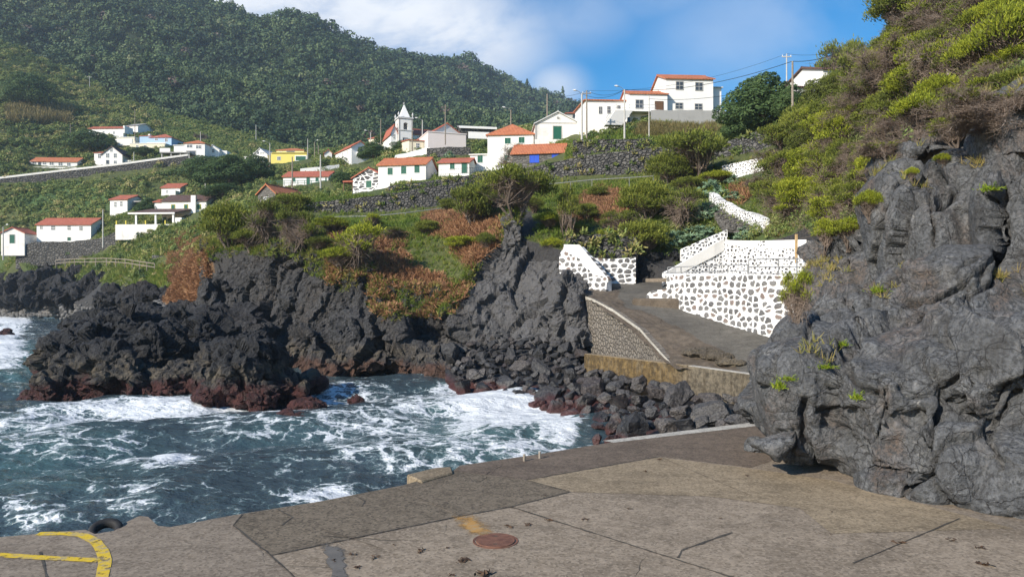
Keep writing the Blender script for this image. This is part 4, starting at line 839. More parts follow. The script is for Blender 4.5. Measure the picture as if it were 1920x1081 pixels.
# slipway
def slipway():
    L = [(1060, 512, 59), (1085, 529, 57), (1098, 548, 53), (1112, 566, 49.6), (1180, 612, 44.8), (1250, 679, 39.3), (1272, 691, 38.2), (1300, 694, 37.6)]
    Rr = [(1262, 505, 60), (1258, 527, 57.5), (1262, 552, 51), (1275, 583, 48), (1362, 613, 43.6), (1452, 642, 39.7), (1505, 668, 37), (1520, 718, 33)]
    nu, nv = 90, 120; s = np.linspace(0, 7, nv); Lp = np.array([np.interp(s, range(8), [q[k] for q in L]) for k in range(3)]).T; Rp = np.array([np.interp(s, range(8), [q[k] for q in Rr]) for k in range(3)]).T
    V = []
    for a, b in zip(Lp, Rp):
        A, B = at(*a), at(*b)
        for u in np.linspace(-.02, 1.08, nu): V.append(A + (B - A) * u)
    V = np.array(V); u = np.tile(np.linspace(-.02, 1.08, nu), nv); vv = np.repeat(s, nu)
    r = smooth(u + .12 * fbm(V / 1.2, 3) + .12 * (vv < 3.2), .58, .42)
    V[:, 2] += r * (.10 * fbm(V / 1.1, 3) + .09 * ridged(V / .7, 3) - .02) + (1 - r) * .012 * np.sign(np.sin((V[:, 0] * .55 - V[:, 1]) * 9)) * (vv > 3.5)
    step = np.where(vv < 3.0, 1, 0); V[:, 2] += 0 * step
    o = mobj('slipway', np_mesh('slipway', V, grid_faces(nv, nu)[:, ::-1], [M['ramp'], M['ramp_grey']]))
    fr = r[grid_faces(nv, nu)].mean(1); o.data.polygons.foreach_set('material_index', (fr < .5).astype(np.int32)); tag(o, kind='structure')
    bm = bmesh.new()
    for a in [(1325, 660, 39.9, 1.4, 1.2, .26), (1368, 680, 37.6, .8, .7, .2), (1345, 668, 38.9, .9, .8, .22)]: blob(bm, *a, seed=a[0], amp=.3, sub=4)
    o = remesh('lava_lump', bm, .06); lava(o, .35, .4); o.data.materials.clear(); o.data.materials.append(rock_mat('tan_lava', False, (.12, .10, .075), (.19, .155, .105), (.25, .22, .17), 1.6)); tag(o, 'low crusty tan lava hump on the lower slipway', 'rock')
    st = empty('stone_steps', tuple(at(1195, 560, 52))); tag(st, 'short flight of worn dark steps across the top of the slipway', 'steps')
    for k, (py, Y, a, b) in enumerate([(568, 50.2, 1150, 1262), (560, 51.4, 1142, 1250), (552, 52.6, 1140, 1244), (545, 53.8, 1150, 1240), (539, 55, 1160, 1240)]):
        mb = MB(); A, B = at(a, py, Y), at(b, py - 1, Y + .4); dd = (B - A)
        V = []
        for i in range(12):
            q = A + dd * i / 11; jz = .03 * math.sin(i * 2.1 + k); jy = .08 * math.sin(i * 1.3 + 2 * k)
            V += [q + [0, jy, jz], q + [0, 1.3, jz], q + [0, 1.3, -.7], q + [0, jy, -.7]]
        Fc = [(4 * i + c, 4 * i + (c + 1) % 4, 4 * i + 4 + (c + 1) % 4, 4 * i + 4 + c) for i in range(11) for c in range(4)] + [(0, 1, 2, 3), (44, 45, 46, 47)]
        mb.add([v - np.array(st.location) for v in V], Fc); mb.build('step', M['ramp'], st)
    mb = MB(); A, B = at(1186, 559, 49.2), at(1276, 556, 48.4)
    P = [A, B, B + [.4, 2.2, 0], A + [.4, 2.6, 0]]; mb.prism([(p[0], p[1]) for p in P], A[2] - 1.3, A[2]); o = mb.build('stone_block', M['ramp'], bevel=.12); tag(o, 'dark weathered stone platform beside the steps under the white wall', 'stone block')
slipway()
W = wall('rubble_wall', 'tan mortared rubble wall narrowing down along the seaward side of the slipway', 'rubble', .4, [(1098, 557, 648, 51), (1112, 562, 652, 49.8), (1150, 582, 663, 47.5), (1200, 617, 673, 43.8), (1240, 662, 682, 40.3), (1258, 682, 690, 39.1)], rough=.04)
band('coping', W, 'kerb', [(1098, 555, 560, 51), (1112, 560, 565, 49.8), (1150, 580, 585, 47.5), (1200, 615, 620, 43.8), (1240, 660, 665, 40.3), (1258, 680, 684, 39.1)], .06)
def yellow_wall():
    A, B = at(1095, 663, 45), at(1288, 687.5, 38.0); C = at(1446, 708, 33.0); t = empty('concrete_wall', tuple(A)); tag(t, 'low stained concrete wall with a yellow brown left half across the slipway foot', 'wall')
    for a, b, n in ((A, B, 'wall_section'), (B, C, 'wall_section')):
        d = (b - a) / np.linalg.norm(b - a); nb = np.array([-d[1], d[0], 0]); nb = nb if nb[1] > 0 else -nb
        a2 = a + d * (.012 if n and a is B else 0); mb = MB(); P = [a2, b, b + nb * .5, a2 + nb * .5]
        mb.prism([(p[0] - A[0], p[1] - A[1]) for p in P], .2 - A[2], 0 if a is A else .004); mb.build(n, M['oldconc'], t, bevel=.03)
        mb = MB(); P = [a2 + nb * .05 + d * .03, b + nb * .05 - d * .03, b + nb * .45 - d * .03, a2 + nb * .45 + d * .03]; mb.prism([(p[0] - A[0], p[1] - A[1]) for p in P], -.02, .02); mb.build('coping', M['kerb'] if a is B else M['slab_tan'], t, bevel=.008)
yellow_wall()
# whitewashed walls of the bathing place
o = wall('whitewashed_wall', 'big sunlit whitewashed wall with black stones above the slipway', 'blackwhite', .6, [(1250, 515, 562, 50), (1272, 515, 584, 48.6), (1365, 515, 613, 44.6), (1442, 517, 637, 41), (1510, 519, 655, 39.4)], rough=.02)
band('coping', o, 'white', [(1250, 513, 517, 50), (1365, 513, 517, 44.6), (1510, 517, 522, 39.4)], .06)
wall('whitewashed_kerb', 'low lumpy whitewashed kerb on the dark stone platform', 'blackwhite', .8, [(1212, 551, 558, 50.5), (1222, 544, 558, 50.2), (1250, 540, 558, 49.6), (1270, 538, 558, 48.9)], rough=.09)
o = wall('whitewashed_wall', 'upper whitewashed wall with small stones and a plain white top behind the railing', 'blackwhite_small', .5, [(1250, 510, 518, 52), (1268, 502, 518, 52.4), (1358, 449, 518, 53.4), (1400, 452, 520, 52), (1512, 451, 522, 48)], rough=.02)
band('plaster_band', o, 'white', [(1247, 511, 518, 52), (1268, 499, 517, 52.4), (1340, 457, 480, 53.1), (1358, 447, 469, 53.4)], .06)
band('plaster_band', o, 'white', [(1362, 450, 458, 53.3), (1400, 451, 463, 52), (1430, 451, 466, 51), (1512, 449, 466, 48)], .06)
wall('whitewashed_wall', 'right hand low whitewashed wall running behind the rock from the plain white top', 'blackwhite_small', .5, [(1513, 463, 522, 47.9), (1560, 462, 522, 46), (1605, 461, 522, 44)], rough=.03)
wall('whitewashed_wall', 'shaded speckled wall climbing beside the diagonal white stair edge', 'blackwhite_small', .5, [(1278, 466, 512, 55.6), (1300, 456, 508, 55.6), (1325, 446, 500, 55.6), (1364, 430, 486, 55.6)], rough=.05)
wall('whitewashed_bench', 'long low whitewashed bench wall between railing and upper white wall', 'blackwhite_small', .8, [(1400, 497, 518, 48.5), (1560, 489, 520, 43.5)], rough=.01)
o = wall('whitewashed_wall', 'shaded whitewashed wall with a slanting plain edge at the left of the landing', 'blackwhite', .5, [(1049, 477, 490, 56), (1058, 461, 500, 55.8), (1087, 462, 535, 55), (1112, 491, 532, 54), (1138, 523, 529, 53)], rough=.01)
band('plaster_band', o, 'white', [(1058, 458, 470, 55.8), (1087, 459, 485, 55), (1112, 489, 514, 54), (1140, 522, 529, 53)], .06)
wall('whitewashed_wall', 'shaded whitewashed wall with large black stones right of the slanting edge', 'blackwhite', .5, [(1106, 483, 530, 56.6), (1150, 485, 526, 56.6), (1192, 481, 522, 56.4)], rough=.06)
def promenade():
    P = [at(1246, 517, 50.2), at(1365, 517, 44.8), at(1515, 521, 39.6)]; zt = 7.0
    poly = [(p[0], p[1] + .3) for p in P] + [(16.5, 48), (9.5, 52.6)]
    mb = MB(); mb.prism(poly, zt - .25, zt); o = mb.build('promenade', M['slab_grey']); tag(o, kind='structure')
promenade()
def railing(name, label, pts, h, mat='steel', rails=(1, .5), r=.034, pr=.036, gap=1.6, cat='railing'):
    """pts: (column, row of the top rail, distance)"""
    P = [at(*p) for p in pts]; t = empty(name, tuple(P[0])); tag(t, label, cat); O = P[0]
    for k in rails:
        mb = MB(); mb.tube([p - O - np.array([0, 0, h * (1 - k)]) for p in P], r, 6); mb.build('rail', M[mat], t)
    acc = 0
    for a, b in zip(P[:-1], P[1:]):
        n = max(1, round(np.linalg.norm(b - a) / gap))
        for i in range(n + (b is P[-1])):
            q = a + (b - a) * i / n - O; mb = MB(); mb.tube([q, q - np.array([0, 0, h + .15])], pr, 6); mb.build('rail_post', M[mat], t)
    return t
railing('railing', 'galvanised railing with two rails along the bathing terrace edge', [(1252, 501, 50), (1330, 498, 46.6), (1402, 496, 43.6)], .75, gap=1.45)
railing('railing', 'higher galvanised railing at the right end of the bathing terrace', [(1404, 486, 43.4), (1460, 485, 41.6), (1530, 484, 39.6)], 1.1, rails=(1, .6, .25), gap=1.45)
railing('railing', 'long thin grey handrail along the grassy path below the terrace wall', [(578, 408, 80), (640, 406, 80), (700, 405, 79), (760, 399, 79), (830, 390, 80), (875, 383, 80)], .9, rails=(1,), r=.045, pr=.03, gap=3.2)
railing('railing', 'thin grey handrail on the path right of the big heath tree', [(1030, 345, 79), (1110, 337, 78), (1180, 333, 77), (1225, 330, 76)], .9, rails=(1,), r=.04, pr=.03, gap=3.)
railing('fence', 'weathered wooden rail fence on the grass above the left shore', [(105, 487, 118), (140, 485, 116), (200, 484, 112), (235, 486, 108), (290, 494, 102)], 1.0, 'polewood', (1, .5), .06, .07, 2.6, 'fence')
mb = MB(); a = at(1493, 439, 47.3); mb.box(-.07, .07, -.07, .07, -2.6, 0); o = mb.build('wooden_post', M['cane'] if 0 else plain('varnished_post', (.40, .27, .13), (.50, .36, .19), 4), bevel=.01); o.location = a; tag(o, 'single light wooden post against the upper white wall', 'post')
def stairs():
    t = empty('stairway', tuple(at(1400, 415, 57))); tag(t, 'narrow dark stone stairway climbing through the shrubs beside its white wall', 'stairs'); O = np.array(t.location)
    n = 18
    for k in range(n):
        f = k / (n - 1); A = at(1362 - 42 * f, 425 - 58 * f, 56 + 11 * f); B = at(1420 - 82 * f, 424 - 58 * f, 56.4 + 11 * f)
        mb = MB(); V = [A - O, B - O, B - O + [0, .8, 0], A - O + [0, .8, 0]]; mb.prism([(v[0], v[1]) for v in V], A[2] - O[2] - .45, A[2] - O[2]); mb.build('step', M['basaltblock'], t, bevel=.02)
stairs()
bm = bmesh.new()
for a in [(1225, 512, 58.5, 1.7, 1.2, 1.5), (1262, 498, 58.5, 1.0, 1.0, 1.3), (1205, 520, 58, .8, .9, 1.0)]: blob(bm, *a, seed=a[0], amp=.3, sub=4)
o = remesh('lava_rock', bm, .08); lava(o, .6, .7, seed=4.); o.data.materials.clear(); o.data.materials.append(M['sea_rock']); tag(o, 'dark lava rock in shade at the back of the landing under the bushes', 'rock')

# ------------------------------------------------------------------ boulders
def boulder_mesh(k):
    r = np.random.default_rng(100 + k); bm = bmesh.new(); bmesh.ops.create_icosphere(bm, subdivisions=4, radius=1)
    p = np.array([v.co[:] for v in bm.verts]); 
    sc = np.array([1, r.uniform(.7, .95), r.uniform(.55, .8)])
    for _ in range(15):                           # cut flat faces
        d = r.normal(size=3); d /= np.linalg.norm(d); h = r.uniform(.42, .74); s = p @ d
        p = p - np.where(s > h, (s - h) * .985, 0)[:, None] * d
    n = p / np.linalg.norm(p, axis=1)[:, None]
    p = p + n * (.05 * fbm(p * 1.8 + k * 9, 3) + .022 * fbm(p * 6 + k, 2) + .06 * facet(p * 2.6 + k, k)[0])[:, None]; p = p * sc * 1.22
    me = bpy.data.meshes.new('boulder'); bm.to_mesh(me); bm.free(); set_co(me, p); me.polygons.foreach_set('use_smooth', np.zeros(len(me.polygons), bool)); me.materials.append(M['boulder'])
    return me
def boulders():
    BMs = [boulder_mesh(k) for k in range(9)]; rr = random.Random(5)
    TP = tps([(850, 655, 52), (900, 640, 51.6), (1000, 640, 50), (1090, 655, 48), (850, 735, 45.6), (900, 745, 43.5), (960, 740, 43), (1000, 765, 39), (1050, 790, 35.5), (1075, 815, 32.5), (1110, 830, 30.5), (1150, 828, 29.5), (1095, 700, 44.5), (1200, 715, 40.6), (1300, 735, 37), (1430, 750, 32.6), (1250, 812, 27.5), (1400, 795, 25.2), (1420, 770, 28), (1000, 700, 45.5)], 1e-5)
    poly = [(845, 660), (900, 630), (980, 632), (1085, 650), (1095, 690), (1190, 716), (1300, 738), (1440, 748), (1445, 792), (1250, 812), (1130, 832), (1072, 822), (1040, 780), (960, 748), (905, 735), (850, 705)]
    def inside(x, y):
        c = False
        for (x0, y0), (x1, y1) in zip(poly, poly[1:] + poly[:1]):
            if (y0 > y) != (y1 > y) and x < (x1 - x0) * (y - y0) / (y1 - y0) + x0: c = not c
        return c
    # rubble bed
    nc, nr = 70, 60; V = []
    for j in range(nr):
        for i in range(nc):
            px = 835 + (1470 - 835) * i / (nc - 1); f = j / (nr - 1)
            a = np.interp(px, [835, 900, 980, 1085, 1095, 1190, 1300, 1470], [662, 640, 640, 660, 690, 714, 738, 752]) - 6; b = np.interp(px, [835, 900, 960, 1040, 1072, 1130, 1250, 1470], [725, 745, 755, 790, 830, 840, 822, 795]) + 6
            py = a + (b - a) * f; Y = float(TP(px, py_to_dummy(px, py))[0]) if False else None
            V.append((px, py))
    # invert the surface: distance as a function of image position
    D = np.array([(850, 655, 52), (900, 640, 51.6), (1000, 640, 50), (1090, 655, 48), (850, 735, 45.6), (900, 745, 43.5), (960, 740, 43), (1000, 765, 39), (1050, 790, 35.5), (1075, 815, 32.5), (1110, 830, 30.5), (1150, 828, 29.5), (1095, 700, 44.5), (1200, 715, 40.6), (1300, 735, 37), (1430, 750, 32.6), (1250, 812, 27.5), (1400, 795, 25.2), (1420, 770, 28), (1000, 700, 45.5)])
    A = np.c_[np.ones(len(D)), D[:, :2], D[:, :2] ** 2, D[:, 0] * D[:, 1]]; w, *_ = np.linalg.lstsq(A, D[:, 2], rcond=None)
    dist = lambda x, y: float(np.array([1, x, y, x * x, y * y, x * y]) @ w)
    P = np.array([at(x, y, dist(x, y)) for x, y in V]); P[:, 2] += .25 * fbm(P / .8, 3) - .45
    o = mobj('rubble_bed', np_mesh('rubble_bed', P, grid_faces(nr, nc), [M['boulder']])); tag(o, kind='structure')
    named = [(1085, 812, 1.05, 'rounded dark red boulder in the foam, leftmost at the water by the quay'), (1185, 812, 1.5, 'large red-brown wet boulder touching the quay edge'), (1250, 800, 1.2, 'grey brown boulder with pale top leaning on the quay kerb'), (1275, 775, 1.15, 'long flat blue-grey slab boulder near the middle of the kerb'), (1345, 780, 1.3, 'flat smooth grey boulder slab close to the massive rock'), (850, 668, 1.9, 'large square grey block with a dark undercut at the left of the rock pile'), (1040, 668, 1.0, 'smooth pale boulder at the left end of the yellow stained wall'), (1232, 740, .95, 'shiny blue-black boulder below the middle of the stained wall'), (1165, 757, 1.0, 'reddish pointed boulder halfway down the pile'), (1100, 686, 1.0, 'flat pale grey boulder against the yellow corner of the stained wall'), (870, 728, 1.25, 'low red-brown boulder row end in the surf under the rock pile'), (945, 722, 1.2, 'pointed red-brown boulder at the surf edge of the pile')]
    placed = []
    def put(x, y, s, lab, grp=None):
        c = at(x, y, dist(x, y)); o = bpy.data.objects.new('boulder', rr.choice(BMs)); link(o); o.location = (c[0], c[1], c[2] + .05 * s)
        o.rotation_euler = (rr.uniform(-.5, .5), rr.uniform(-.5, .5), rr.uniform(0, 6.3)); o.scale = [s * rr.uniform(.85, 1.15) * .62 for _ in range(3)]; tag(o, lab, 'boulder', grp); placed.append((x, y, s))
    for x, y, s, l in named: put(x, y, s, l)
    tries = 0
    while len(placed) < 290 and tries < 9000:
        tries += 1; x, y = rr.uniform(845, 1445), rr.uniform(630, 835)
        if not inside(x, y): continue
        Y = dist(x, y); s = rr.choice([.5, .65, .8, 1.0, 1.2, 1.45]) if y > 690 else rr.choice([.45, .6, .8, 1.0]); r = .62 * s * F / Y
        if any(((x - a) / 1.0) ** 2 + ((y - b) / .62) ** 2 < (.60 * (r + .62 * c * F / dist(a, b))) ** 2 for a, b, c in placed): continue
        if y < 700 and x < 1095: put(x, y, s, 'dry grey angular boulder in the heap at the foot of the headland face', 'grey boulders below the headland')
        elif y > 790 or (x < 1060 and y > 715): put(x, y, s, 'wet red-brown boulder at the waterline of the boulder pile', 'wet boulders at the waterline')
        else: put(x, y, s, 'dark angular boulder in the pile between stained wall and quay', 'dark boulders below the stained wall')
boulders()
def pebbles():                                     # stone beach on the left
    V = []; Fc = []; r = np.random.default_rng(2); bm = bmesh.new(); bmesh.ops.create_icosphere(bm, subdivisions=1, radius=1); bv = np.array([v.co[:] for v in bm.verts]); bf = np.array([[v.index for v in f.verts] for f in bm.faces]); bm.free()
    VV = []; FF = []; k = 0
    for _ in range(1500):
        if r.random() < .55: px, py = r.uniform(-40, 118), r.uniform(566, 592); Y = np.interp(py, [566, 592], [168, 158]) - max(0, px) * .08
        else: px = r.uniform(285, 405); py = 538 + (px - 285) * .16 + r.uniform(0, 46); Y = np.interp(py, [538, 600], [92, 66])
        c = at(px, py, Y); s = r.uniform(.18, .5) * Y / 120; q = bv * (1 + .25 * r.normal(size=(len(bv), 1))) * s * np.array([1, 1, .7]) + c
        VV.append(q); FF.append(bf + k); k += len(bv)
    for j in range(2600):
        r0, c0 = r.integers(0, 2), r.integers(0, SKQ.shape[1] // 3); c = SKQ[0, c0] + (SKQ[1, c0] - SKQ[0, c0]) * r.uniform(.1, 1.6) + r.normal(size=3) * .15
        xx = CX + c[0] / c[1] * F
        if xx < -80 or xx > 322 or c[2] > 3.4 + .8 * r.random(): continue
        s = r.uniform(.2, .5) * c[1] / 120; q = bv * (1 + .25 * r.normal(size=(len(bv), 1))) * s * np.array([1, 1, .75]) + c; VV.append(q); FF.append(bf + k); k += len(bv)
    o = mobj('beach_stones', np_mesh('beach_stones', np.vstack(VV), np.vstack(FF), [M['shore_rock'] if 0 else plain('beach_stone', (.07, .07, .07), (.16, .155, .15), .6)])); tag(o, 'heaped grey beach stones along the left shore and gully', 'beach stones', kind='stuff')
pebbles()

# ------------------------------------------------------------------ houses
def strip_windows(p):                              # maps (u, v, out) on a face into the house frame
    pass
def opening(parent, mp, u, v, w, h, kind):
    """window, shutter or door on a wall: mp(u, v, out) -> local point"""
    def bx(mb, u0, u1, v0, v1, o0, o1):
        V = [mp(a, b, c) for c in (o0, o1) for b in (v0, v1) for a in (u0, u1)]
        mb.add(V, [(0, 2, 3, 1), (4, 5, 7, 6), (0, 1, 5, 4), (2, 6, 7, 3), (0, 4, 6, 2), (1, 3, 7, 5)])
    t = max(.07, .09 * w); fm = {'w': 'frame', 'W': 'greyframe', 'g': 'frame', 'gy': 'yellowframe', 'b': 'bluepaint', 'dg': 'greyframe', 'dw': 'frame', 'db': 'brownwood', 'dbl': 'bluepaint', 'dk': 'greyframe'}[kind]
    door = kind[0] == 'd'; mb = MB(); u0, u1, v0, v1 = u - w / 2, u + w / 2, v - h / 2, v + h / 2
    bx(mb, u0 - t, u0, v0 - (0 if door else t), v1 + t, -.05, .05); bx(mb, u1, u1 + t, v0 - (0 if door else t), v1 + t, -.05, .05); bx(mb, u0, u1, v1, v1 + t, -.05, .05)
    if not door: bx(mb, u0, u1, v0 - t, v0, -.05, .07)
    if kind in ('w', 'W'):
        m2 = .04 if kind == 'w' else .035; bx(mb, u - m2, u + m2, v0, v1, .0, .04); bx(mb, u0, u - m2, v - m2, v + m2, .0, .04); bx(mb, u + m2, u1, v - m2, v + m2, .0, .04)
    f = mb.build('door' if door else 'window', M[fm], parent)
    mb = MB(); pm = {'w': 'glass', 'W': 'glass', 'g': 'greenpaint', 'gy': 'greenpaint', 'b': 'bluepaint', 'dg': 'greenpaint', 'dw': 'glass', 'db': 'brownwood', 'dbl': 'bluepaint', 'dk': 'glass'}[kind]
    if pm in ('greenpaint', 'bluepaint') and not door:
        for a, b in ((u0, u - .012), (u + .012, u1)):
            bx(mb, a, b, v0, v1, -.03, .02)
            n = 6
            for i in range(n): bx(mb, a + .05, b - .05, v0 + h * (i + .25) / n, v0 + h * (i + .75) / n, .02, .035)
        mb.build('shutter', M[pm], f)
    elif door and pm != 'glass':
        bx(mb, u0, u1, v0, v1, -.03, .01)
        for i in range(4): bx(mb, u0 + w * (i + .12) / 4, u0 + w * (i + .88) / 4, v0 + .1, v1 - .1, .01, .025)
        mb.build('door_leaf', M[pm], f)
    else:
        bx(mb, u0, u1, v0, v1, -.03, .012); mb.build('pane', M[pm], f)
def volume(parent, W, D, H, roof, rise, wm, rm, ox=0, oy=0, oz=0, wname='wall', foot=2.5, over=.28, rname='roof'):
    """one block of a house: walls with gables and a roof with thickness; front face at y=oy, x centred on ox"""
    mb = MB(); x0, x1, y0, y1 = ox - W / 2, ox + W / 2, oy, oy + D; mb.box(x0, x1, y0, y1, oz - foot, oz + H)
    if roof == 'g': mb.add([(x0, y0, oz + H), (x0, y1, oz + H), (x0, (y0 + y1) / 2, oz + H + rise), (x1, y0, oz + H), (x1, y1, oz + H), (x1, (y0 + y1) / 2, oz + H + rise)], [(0, 1, 2), (3, 5, 4), (0, 2, 5, 3), (1, 4, 5, 2)])
    if roof == 'f': mb.add([(x0, y0, oz + H), (x1, y0, oz + H), (ox, y0, oz + H + rise), (x0, y1, oz + H), (x1, y1, oz + H), (ox, y1, oz + H + rise)], [(0, 1, 2), (3, 5, 4), (0, 2, 5, 3), (1, 4, 5, 2)])
    if roof == 'm': mb.add([(x0, y0, oz + H), (x1, y0, oz + H), (x0, y1, oz + H), (x1, y1, oz + H), (x0, y1, oz + H + rise), (x1, y1, oz + H + rise)], [(0, 2, 4), (1, 5, 3), (2, 3, 5, 4), (0, 4, 5, 1)])
    mb.build(wname, M[wm], parent)
    if not rm: return
    th = .16; mb = MB(); e = over
    def slab(q):                                   # quad given by four corners, thickened upward
        q = [Vector(a) for a in q]; up = Vector((0, 0, th)); mb.add(q + [a + up for a in q], [(3, 2, 1, 0), (4, 5, 6, 7), (0, 1, 5, 4), (1, 2, 6, 5), (2, 3, 7, 6), (3, 0, 4, 7)])
    zt = oz + H + .01
    if roof == 'g':
        s = rise / (D / 2); ym = (y0 + y1) / 2
        slab([(x0 - e, y0 - e, zt - e * s), (x1 + e, y0 - e, zt - e * s), (x1 + e, ym, zt + rise), (x0 - e, ym, zt + rise)]); slab([(x0 - e, ym, zt + rise), (x1 + e, ym, zt + rise), (x1 + e, y1 + e, zt - e * s), (x0 - e, y1 + e, zt - e * s)])
        mb.tube([(x0 - e, ym, zt + rise + th), (x1 + e, ym, zt + rise + th)], .11, 6)
        r = mb.build(rname, M[rm], parent)
    elif roof == 'f':                              # built turned so that the tile rows still run down the slope
        s = rise / (W / 2); L0, L1 = y0 - e, y1 + e
        slab([(L0, -W / 2 - e, zt - e * s), (L1, -W / 2 - e, zt - e * s), (L1, 0, zt + rise), (L0, 0, zt + rise)]); slab([(L0, 0, zt + rise), (L1, 0, zt + rise), (L1, W / 2 + e, zt - e * s), (L0, W / 2 + e, zt - e * s)])
        mb.tube([(L0, 0, zt + rise + th), (L1, 0, zt + rise + th)], .11, 6)
        r = mb.build(rname, M[rm], parent); r.rotation_euler = (0, 0, R(90)); r.location = (ox, 0, 0)
    elif roof == 'h':
        k = min(W, D) * .5 * .85; ym = (y0 + y1) / 2; a = [(x0 - e, y0 - e, zt - .08), (x1 + e, y0 - e, zt - .08), (x1 + e, y1 + e, zt - .08), (x0 - e, y1 + e, zt - .08)]
        if W >= D: b = [(x0 + k, ym, zt + rise), (x1 - k, ym, zt + rise)]; f = [(0, 1, 5, 4), (2, 3, 4, 5), (1, 2, 5), (3, 0, 4)]
        else: b = [(ox, y0 + k, zt + rise), (ox, y1 - k, zt + rise)]; f = [(0, 1, 4), (1, 2, 5, 4), (2, 3, 5), (3, 0, 4, 5)]
        mb.add(a + b, f + [(3, 2, 1, 0)]); mb.add([(p[0], p[1], p[2] - .14) for p in a] + [(p[0], p[1], p[2] - .001) for p in a], [(3, 2, 1, 0), (0, 1, 5, 4), (1, 2, 6, 5), (2, 3, 7, 6), (3, 0, 4, 7)])
        r = mb.build(rname, M[rm], parent)
    elif roof == 'm':
        s = rise / D; slab([(x0 - e, y0 - e, zt - e * s), (x1 + e, y0 - e, zt - e * s), (x1 + e, y1 + e, zt + rise + e * s), (x0 - e, y1 + e, zt + rise + e * s)]); r = mb.build(rname, M[rm], parent)
    elif roof == 'n': mb.box(x0 - .1, x1 + .1, y0 - .1, y1 + .1, oz + H + .002, oz + H + .2); r = mb.build(rname, M[rm], parent)
RECTS = []
pc_ = lambda a, b: (a + b) / 2
class House:
    def __init__(s, name, label, pl, pr, pb, pe, Y, yaw, D, roof, rise, wm='white', rm='redroof', feats=(), cat='house', foot=2.5):
        s.Y, s.th, s.pb, s.pc, s.D = Y, R(yaw), pb, (pl + pr) / 2, D; s.k = Y / F
        s.W = (pr - pl) * s.k / math.cos(s.th); s.H = (pb - pe) * s.k
        RECTS.append((pl - 3, pr + (8 if pc_(pl, pr) < 900 else 2), pe - 12, pb - 1, Y)); s.o = empty(name, tuple(at(s.pc, pb, Y)), s.th); tag(s.o, label, cat); s.wm, s.rm = wm, rm
        volume(s.o, s.W, D, s.H, roof, rise, wm, rm, foot=foot); s.feats(feats)
    def u(s, px): return (px - s.pc) * s.k / math.cos(s.th)
    def v(s, py): return (s.pb - py) * s.k
    def feats(s, L, dy=0):
        for f in L:
            kind, face, px, py, w, h = f
            w *= s.k; h *= s.k
            if face == 'F': mp = lambda a, b, c: (a, dy - c, b); u = s.u(px)
            elif face == 'R': mp = lambda a, b, c: (s.W / 2 + c, a, b); u = px * s.D
            else: mp = lambda a, b, c: (-s.W / 2 - c, a, b); u = px * s.D
            opening(s.o, mp, u, s.v(py), w, h, kind)
    def box(s, name, mat, pl, pr, pt, pb, y0, y1):
        mb = MB(); mb.box(s.u(pl), s.u(pr), y0, y1, s.v(pb), s.v(pt)); return mb.build(name, M[mat], s.o)
    def wing(s, pl, pr, pb, pe, D, oy, roof, rise, wm=None, rm=None, name='wing', foot=2.5, rname='wing_roof'):
        W = (pr - pl) * s.k / math.cos(s.th)
        volume(s.o, W, D, (pb - pe) * s.k, roof, rise, wm or s.wm, rm if rm != 0 else None, s.u((pl + pr) / 2), oy, s.v(pb), name, foot, .22, rname)
h = House('shed', 'small weathered white gabled shed with a green door at the far left edge', 2, 46, 457, 437, 158, 0, 5, 'f', 1.15, 'oldwhite', 'redroof', [('dg', 'F', 23, 448, 9, 16)], 'shed')
h = House('house', 'long low white house with red roof and four small windows above the lowest wall', 67, 172, 452, 421, 160, -3, 6.5, 'g', 1.5, 'white', 'redroof', [('w', 'F', 76, 426, 5, 6), ('w', 'F', 99, 427, 7, 7), ('w', 'F', 130, 427, 6, 7), ('w', 'F', 153, 428, 6, 7), ('dg', 'F', 130, 448, 6, 6), ('dk', 'R', .55, 433, 5, 16), ('w', 'R', .3, 426, 4, 3)])
h = House('house', 'white house with brown roof, yellow framed windows and a columned veranda', 302, 388, 410, 377, 152, -4, 7.5, 'g', 1.5, 'white', 'brownroof', [('gy', 'F', 324, 388, 7, 9), ('gy', 'F', 349, 388, 7, 9), ('gy', 'F', 374, 388, 7, 9), ('dg', 'F', 334, 414, 7, 14), ('g', 'F', 308, 411, 6, 9)])
h.box('chimney', 'white', 361, 370, 367, 400, -.6, -.02)
mb = MB(); k = h.k; mb.add([(h.u(262), -4.6, h.v(404)), (h.u(350), -4.6, h.v(404)), (h.u(364), -.05, h.v(393)), (h.u(282), -.05, h.v(393))] + [(h.u(262), -4.6, h.v(402)), (h.u(350), -4.6, h.v(402)), (h.u(364), -.05, h.v(391)), (h.u(282), -.05, h.v(391))], [(3, 2, 1, 0), (4, 5, 6, 7), (0, 1, 5, 4), (1, 2, 6, 5), (2, 3, 7, 6), (3, 0, 4, 7)]); mb.build('veranda_roof', M['brownroof'], h.o)
h.box('fascia', 'white', 262, 350, 402.3, 405.2, -4.75, -4.62)
for px in (276, 313, 346): h.box('column', 'white', px - 1.6, px + 1.6, 405, 442, -4.5, -4.2)
h.box('terrace_wall', 'oldwhite', 240, 364, 424, 452, -5.0, -4.55); h.box('terrace_floor', 'grey', 240, 364, 436, 452, -4.5, -.02)
h.box('end_wall', 'white', 352, 364, 412, 424, -4.9, -.03)
for px in (241, 259, 296, 333): h.box('railing_post', 'yellowframe', px - .8, px + .8, 417, 424, -4.9, -4.7)
h = House('house', 'small white house with red roof and two slim windows left of the veranda house', 205, 240, 402, 374, 170, -8, 7, 'g', 1.2, 'white', 'redroof', [('w', 'F', 216, 383, 4, 9), ('w', 'F', 228, 382, 4, 9), ('w', 'R', .45, 381, 6, 9)])
h.box('porch_slab', 'greyframe', 244, 276, 376, 378, 1, 5)
